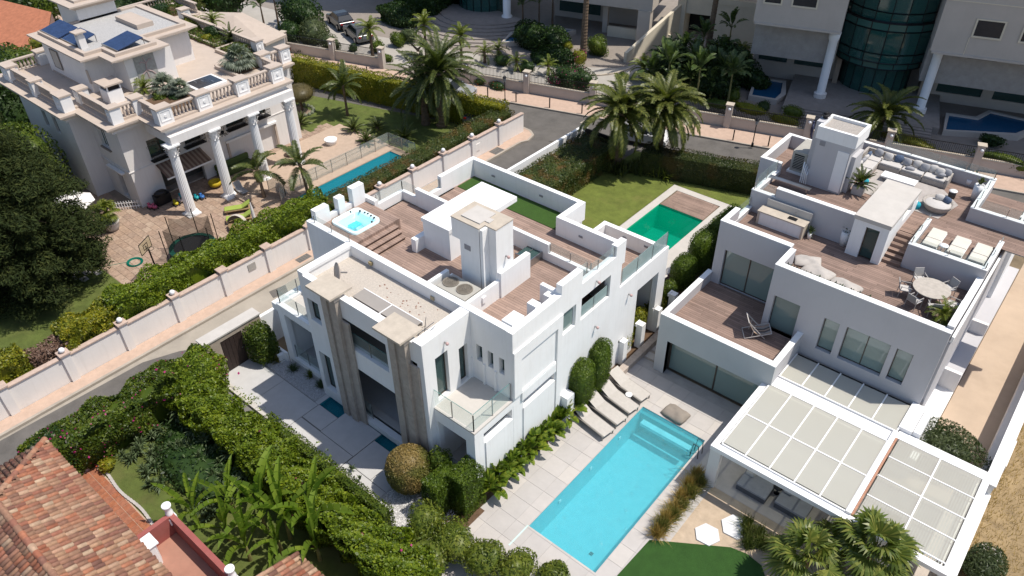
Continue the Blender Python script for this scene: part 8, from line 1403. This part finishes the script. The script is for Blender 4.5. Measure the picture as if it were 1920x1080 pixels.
for k, (x, y, z, rx, ry, rz, l) in enumerate(((A(-4.5, 12.6)[0], A(-4.5, 12.6)[1], 1.0, 2.6, 1.6, 1.5, 'dense dark shrubbery at the foot of the tall palm'), (A(10.5, 9.5)[0], A(10.5, 9.5)[1], 1.3, 2.6, 2.2, 1.7, 'dense dark undergrowth below the giant banana grove'), (A(13.5, 8)[0], A(13.5, 8)[1], 1.1, 2.2, 1.6, 1.4, 'dark undergrowth right of the giant banana grove'), (A(14.3, 11.5)[0], A(14.3, 11.5)[1], 1.6, 2.2, 2.0, 2.0, 'tall dark tropical thicket under the apartment wing'), (A(-20, 13.4)[0], A(-20, 13.4)[1], .8, 2.6, 1.1, 1.2, 'dark shrub border in front of the top hedge'), (A(-1.5, 9.7)[0], A(-1.5, 9.7)[1], .6, 2.2, .8, .9, 'dark low shrub border along the drive'))):
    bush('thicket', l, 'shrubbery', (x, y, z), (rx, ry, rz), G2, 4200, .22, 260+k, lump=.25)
for k in range(9): x, y, _ = A(8.5+k*.85, 6.2+1.6*sin(k*2.2)+1.2); paddleplant('giant_strelitzia', 'giant bird of paradise plant filling the grove, row toward the fence, ' + ('first', 'second', 'third', 'fourth', 'fifth', 'sixth', 'seventh', 'eighth', 'ninth')[k] + ' from the left', 'plant', x, y, 0, 1.4+.9*(k % 3), NIC, 18, 1.15, 400+k, .1)
P_c, N_c = hedgebox(-60.2, 28.3, -48.3, 29.8, 6.3, 6.6, 260, 55, .14); P_d, N_d = hedgebox(-64.9, 26.6, -62.2, 31.8, 6.3, 6.7, 220, 56, .16); P_c = np.concatenate([P_c, P_d]); N_c = np.concatenate([N_c, N_d]); leafobj('ground_cover', leaves(P_c, N_c, .14, .4, .9), G1, None, 'stuff')
bush('leafy_shrub', 'leafy green shrub between the dark conifer and the white parasol', 'shrub', (-44.2, 12.2, .8), (1.0, .8, .8), G2, 1800, .13, 160); bush('ground_shrub', 'low dark shrub by the checkerboard stepping stones', 'shrub', (-42.9, 10.1, .2), (.7, .4, .25), G2, 600, .09, 161); bush('urn_undergrowth', 'dark leafy plant spilling from the ribbed white urn', 'plant', (-46.6, 14.6, .8), (.6, .5, .35), G2, 800, .1, 162); bush('hedge_tree', 'tall leafy tree behind the mansion side wall at the left', 'tree', (-60, 12, 3.2), (3.0, 2.4, 3.2), G2, 4000, .22, 163)
# terrace planter shrubs along the middle deck of the neighbour
for k in range(11):
    x = -8.65+k*.36; single('parapet_plant', tuftmesh('parapet_plant_leaves', 60, .3, G2, .9, .03, 170+k, r0=.12) if k < 3 else bpy.data.meshes['parapet_plant_leaves'], (x, 29.15, 5.95+.35*(k < 99)), k, 1.1, ('first', 'second', 'third', 'fourth', 'fifth', 'sixth', 'seventh', 'eighth', 'ninth', 'tenth', 'eleventh')[k] + ' small leafy plant behind the terrace parapet, counting from the linen lounger corner', 'plant', 'small plants along the middle terrace parapet')
part('parapet_trough', SOIL, B, (-8.8, 29.0, 5.8, -4.9, 29.3, 6.28))
for k, (px, py, z, l) in enumerate(((1380, 413, 5.8, 'spiky plant at the corner of the middle terrace'), (1519, 435, 6.1, 'spiky plant in a small pot beside the outdoor kitchen'), (1587, 432, 6.55, 'spiky plant in the tall white cylinder pot by the stair house'), (1838, 345, 7.55, 'leafy plant in the tall white pot on the upper terrace'), (1828, 332, 7.1, 'dark plant behind the tall white pot'), (1910, 430, 6.9, 'spiky plant at the right edge of the upper terrace'))):
    c = at(px, py, z); single('spiky_plant', tuftmesh('spiky_plant', 50, .42, GALOE if k in (1,) else GPALM, .7, .02, 180+k, r0=.04), (c.x, c.y, z), 0, 1.1, l, 'plant')
for k, (px, py, z0, z1, r_, l) in enumerate(((1519, 437, 5.8, 6.1, .11, 'small white pot beside the outdoor kitchen'), (1587, 434, 5.8, 6.55, .2, 'tall white cylinder pot against the stair house'), (1838, 347, 6.7, 7.5, .24, 'tall white tapered pot near the daybed'), (1820, 335, 6.7, 7.05, .22, 'round pale pot behind the tall tapered pot'))):
    c = at(px, py, z1); m_ = MB(); m_.lathe(c.x, c.y, [(r_*.8, z0), (r_*.95, (z0+z1)/2), (r_, z1), (r_*.85, z1), (r_*.8, z1-.05), (.01, z1-.05)], 18); tag(m_.build('tall_pot', WHITE2, None, True), l, 'plant pot')
for k, x in enumerate((-7.6, -7.25, -6.9, -6.5, -6.15)): single('terrace_grass', GG[k % 2], (x, 37.35, 6.7), k, .75, 'feathery green grass behind the stair house roof', 'grass tuft', 'green grasses behind the stair house')
# dry field grass
r = np.random.default_rng(3); mb = MB(); N = 26000; xs_ = 2.25+r.uniform(0, 1, N)**1.3*16; ys_ = r.uniform(20, 50, N); h = r.uniform(.05, .28, N); a = r.uniform(0, 6.28, N); Vv = np.empty((N, 4, 3)); w_ = .012
Vv[:, 0] = np.stack([xs_-w_*np.cos(a), ys_-w_*np.sin(a), 0*xs_], 1); Vv[:, 1] = np.stack([xs_+w_*np.cos(a), ys_+w_*np.sin(a), 0*xs_], 1); lx, ly = r.normal(0, .08, N), r.normal(0, .08, N); Vv[:, 2] = np.stack([xs_+lx+w_*.3, ys_+ly, h], 1); Vv[:, 3] = np.stack([xs_+lx-w_*.3, ys_+ly, h], 1)
leafobj('dry_grass', Vv.reshape(-1, 3), STRAW, None, 'stuff')
# person on the pavement
sk = bpy.data.meshes.new('person'); cc = at(1517, 266, .12)
J = [(0, 0, .92), (0, 0, 1.15), (0, 0, 1.38), (0, 0, 1.48), (0, .02, 1.62), (0, .02, 1.72), (.17, 0, 1.36), (.24, .08, 1.1), (.25, .2, .9), (-.17, 0, 1.36), (-.24, -.08, 1.1), (-.25, -.02, .86), (.09, 0, .86), (.10, .14, .48), (.10, .12, .06), (.10, .26, .03), (-.09, 0, .86), (-.10, -.06, .47), (-.10, -.26, .1), (-.10, -.14, .03)]
sk.from_pydata(J, [(0, 1), (1, 2), (2, 3), (3, 4), (4, 5), (2, 6), (6, 7), (7, 8), (2, 9), (9, 10), (10, 11), (0, 12), (12, 13), (13, 14), (14, 15), (0, 16), (16, 17), (17, 18), (18, 19)], [])
po = bpy.data.objects.new('person', sk); COL.objects.link(po); sm = po.modifiers.new('skin', 'SKIN'); RD = [.15, .14, .15, .06, .10, .09, .07, .05, .035, .07, .05, .035, .10, .065, .045, .04, .10, .065, .045, .04]
for v, r_ in zip(sk.skin_vertices[0].data if sk.skin_vertices else [], RD): v.radius = (r_, r_)
po.modifiers.new('sub', 'SUBSURF').levels = 1; sk.materials.append(mat('skin_dark_clothes', (.05, .06, .12), .8)); tag(po, 'person in dark blue clothes walking on the pink pavement below the fence', 'person'); po.location = cc; po.rotation_euler.z = 1.9
# ---------------------------------------------------------------- tidy
for o in list(DEAD):
    for c in list(o.children):
        for g in list(c.children): bpy.data.objects.remove(g)
        bpy.data.objects.remove(c)
    bpy.data.objects.remove(o)
for o in bpy.data.objects:
    if o.type == 'MESH' and o.parent is None and 'category' not in o and 'kind' not in o: o['kind'] = 'structure'
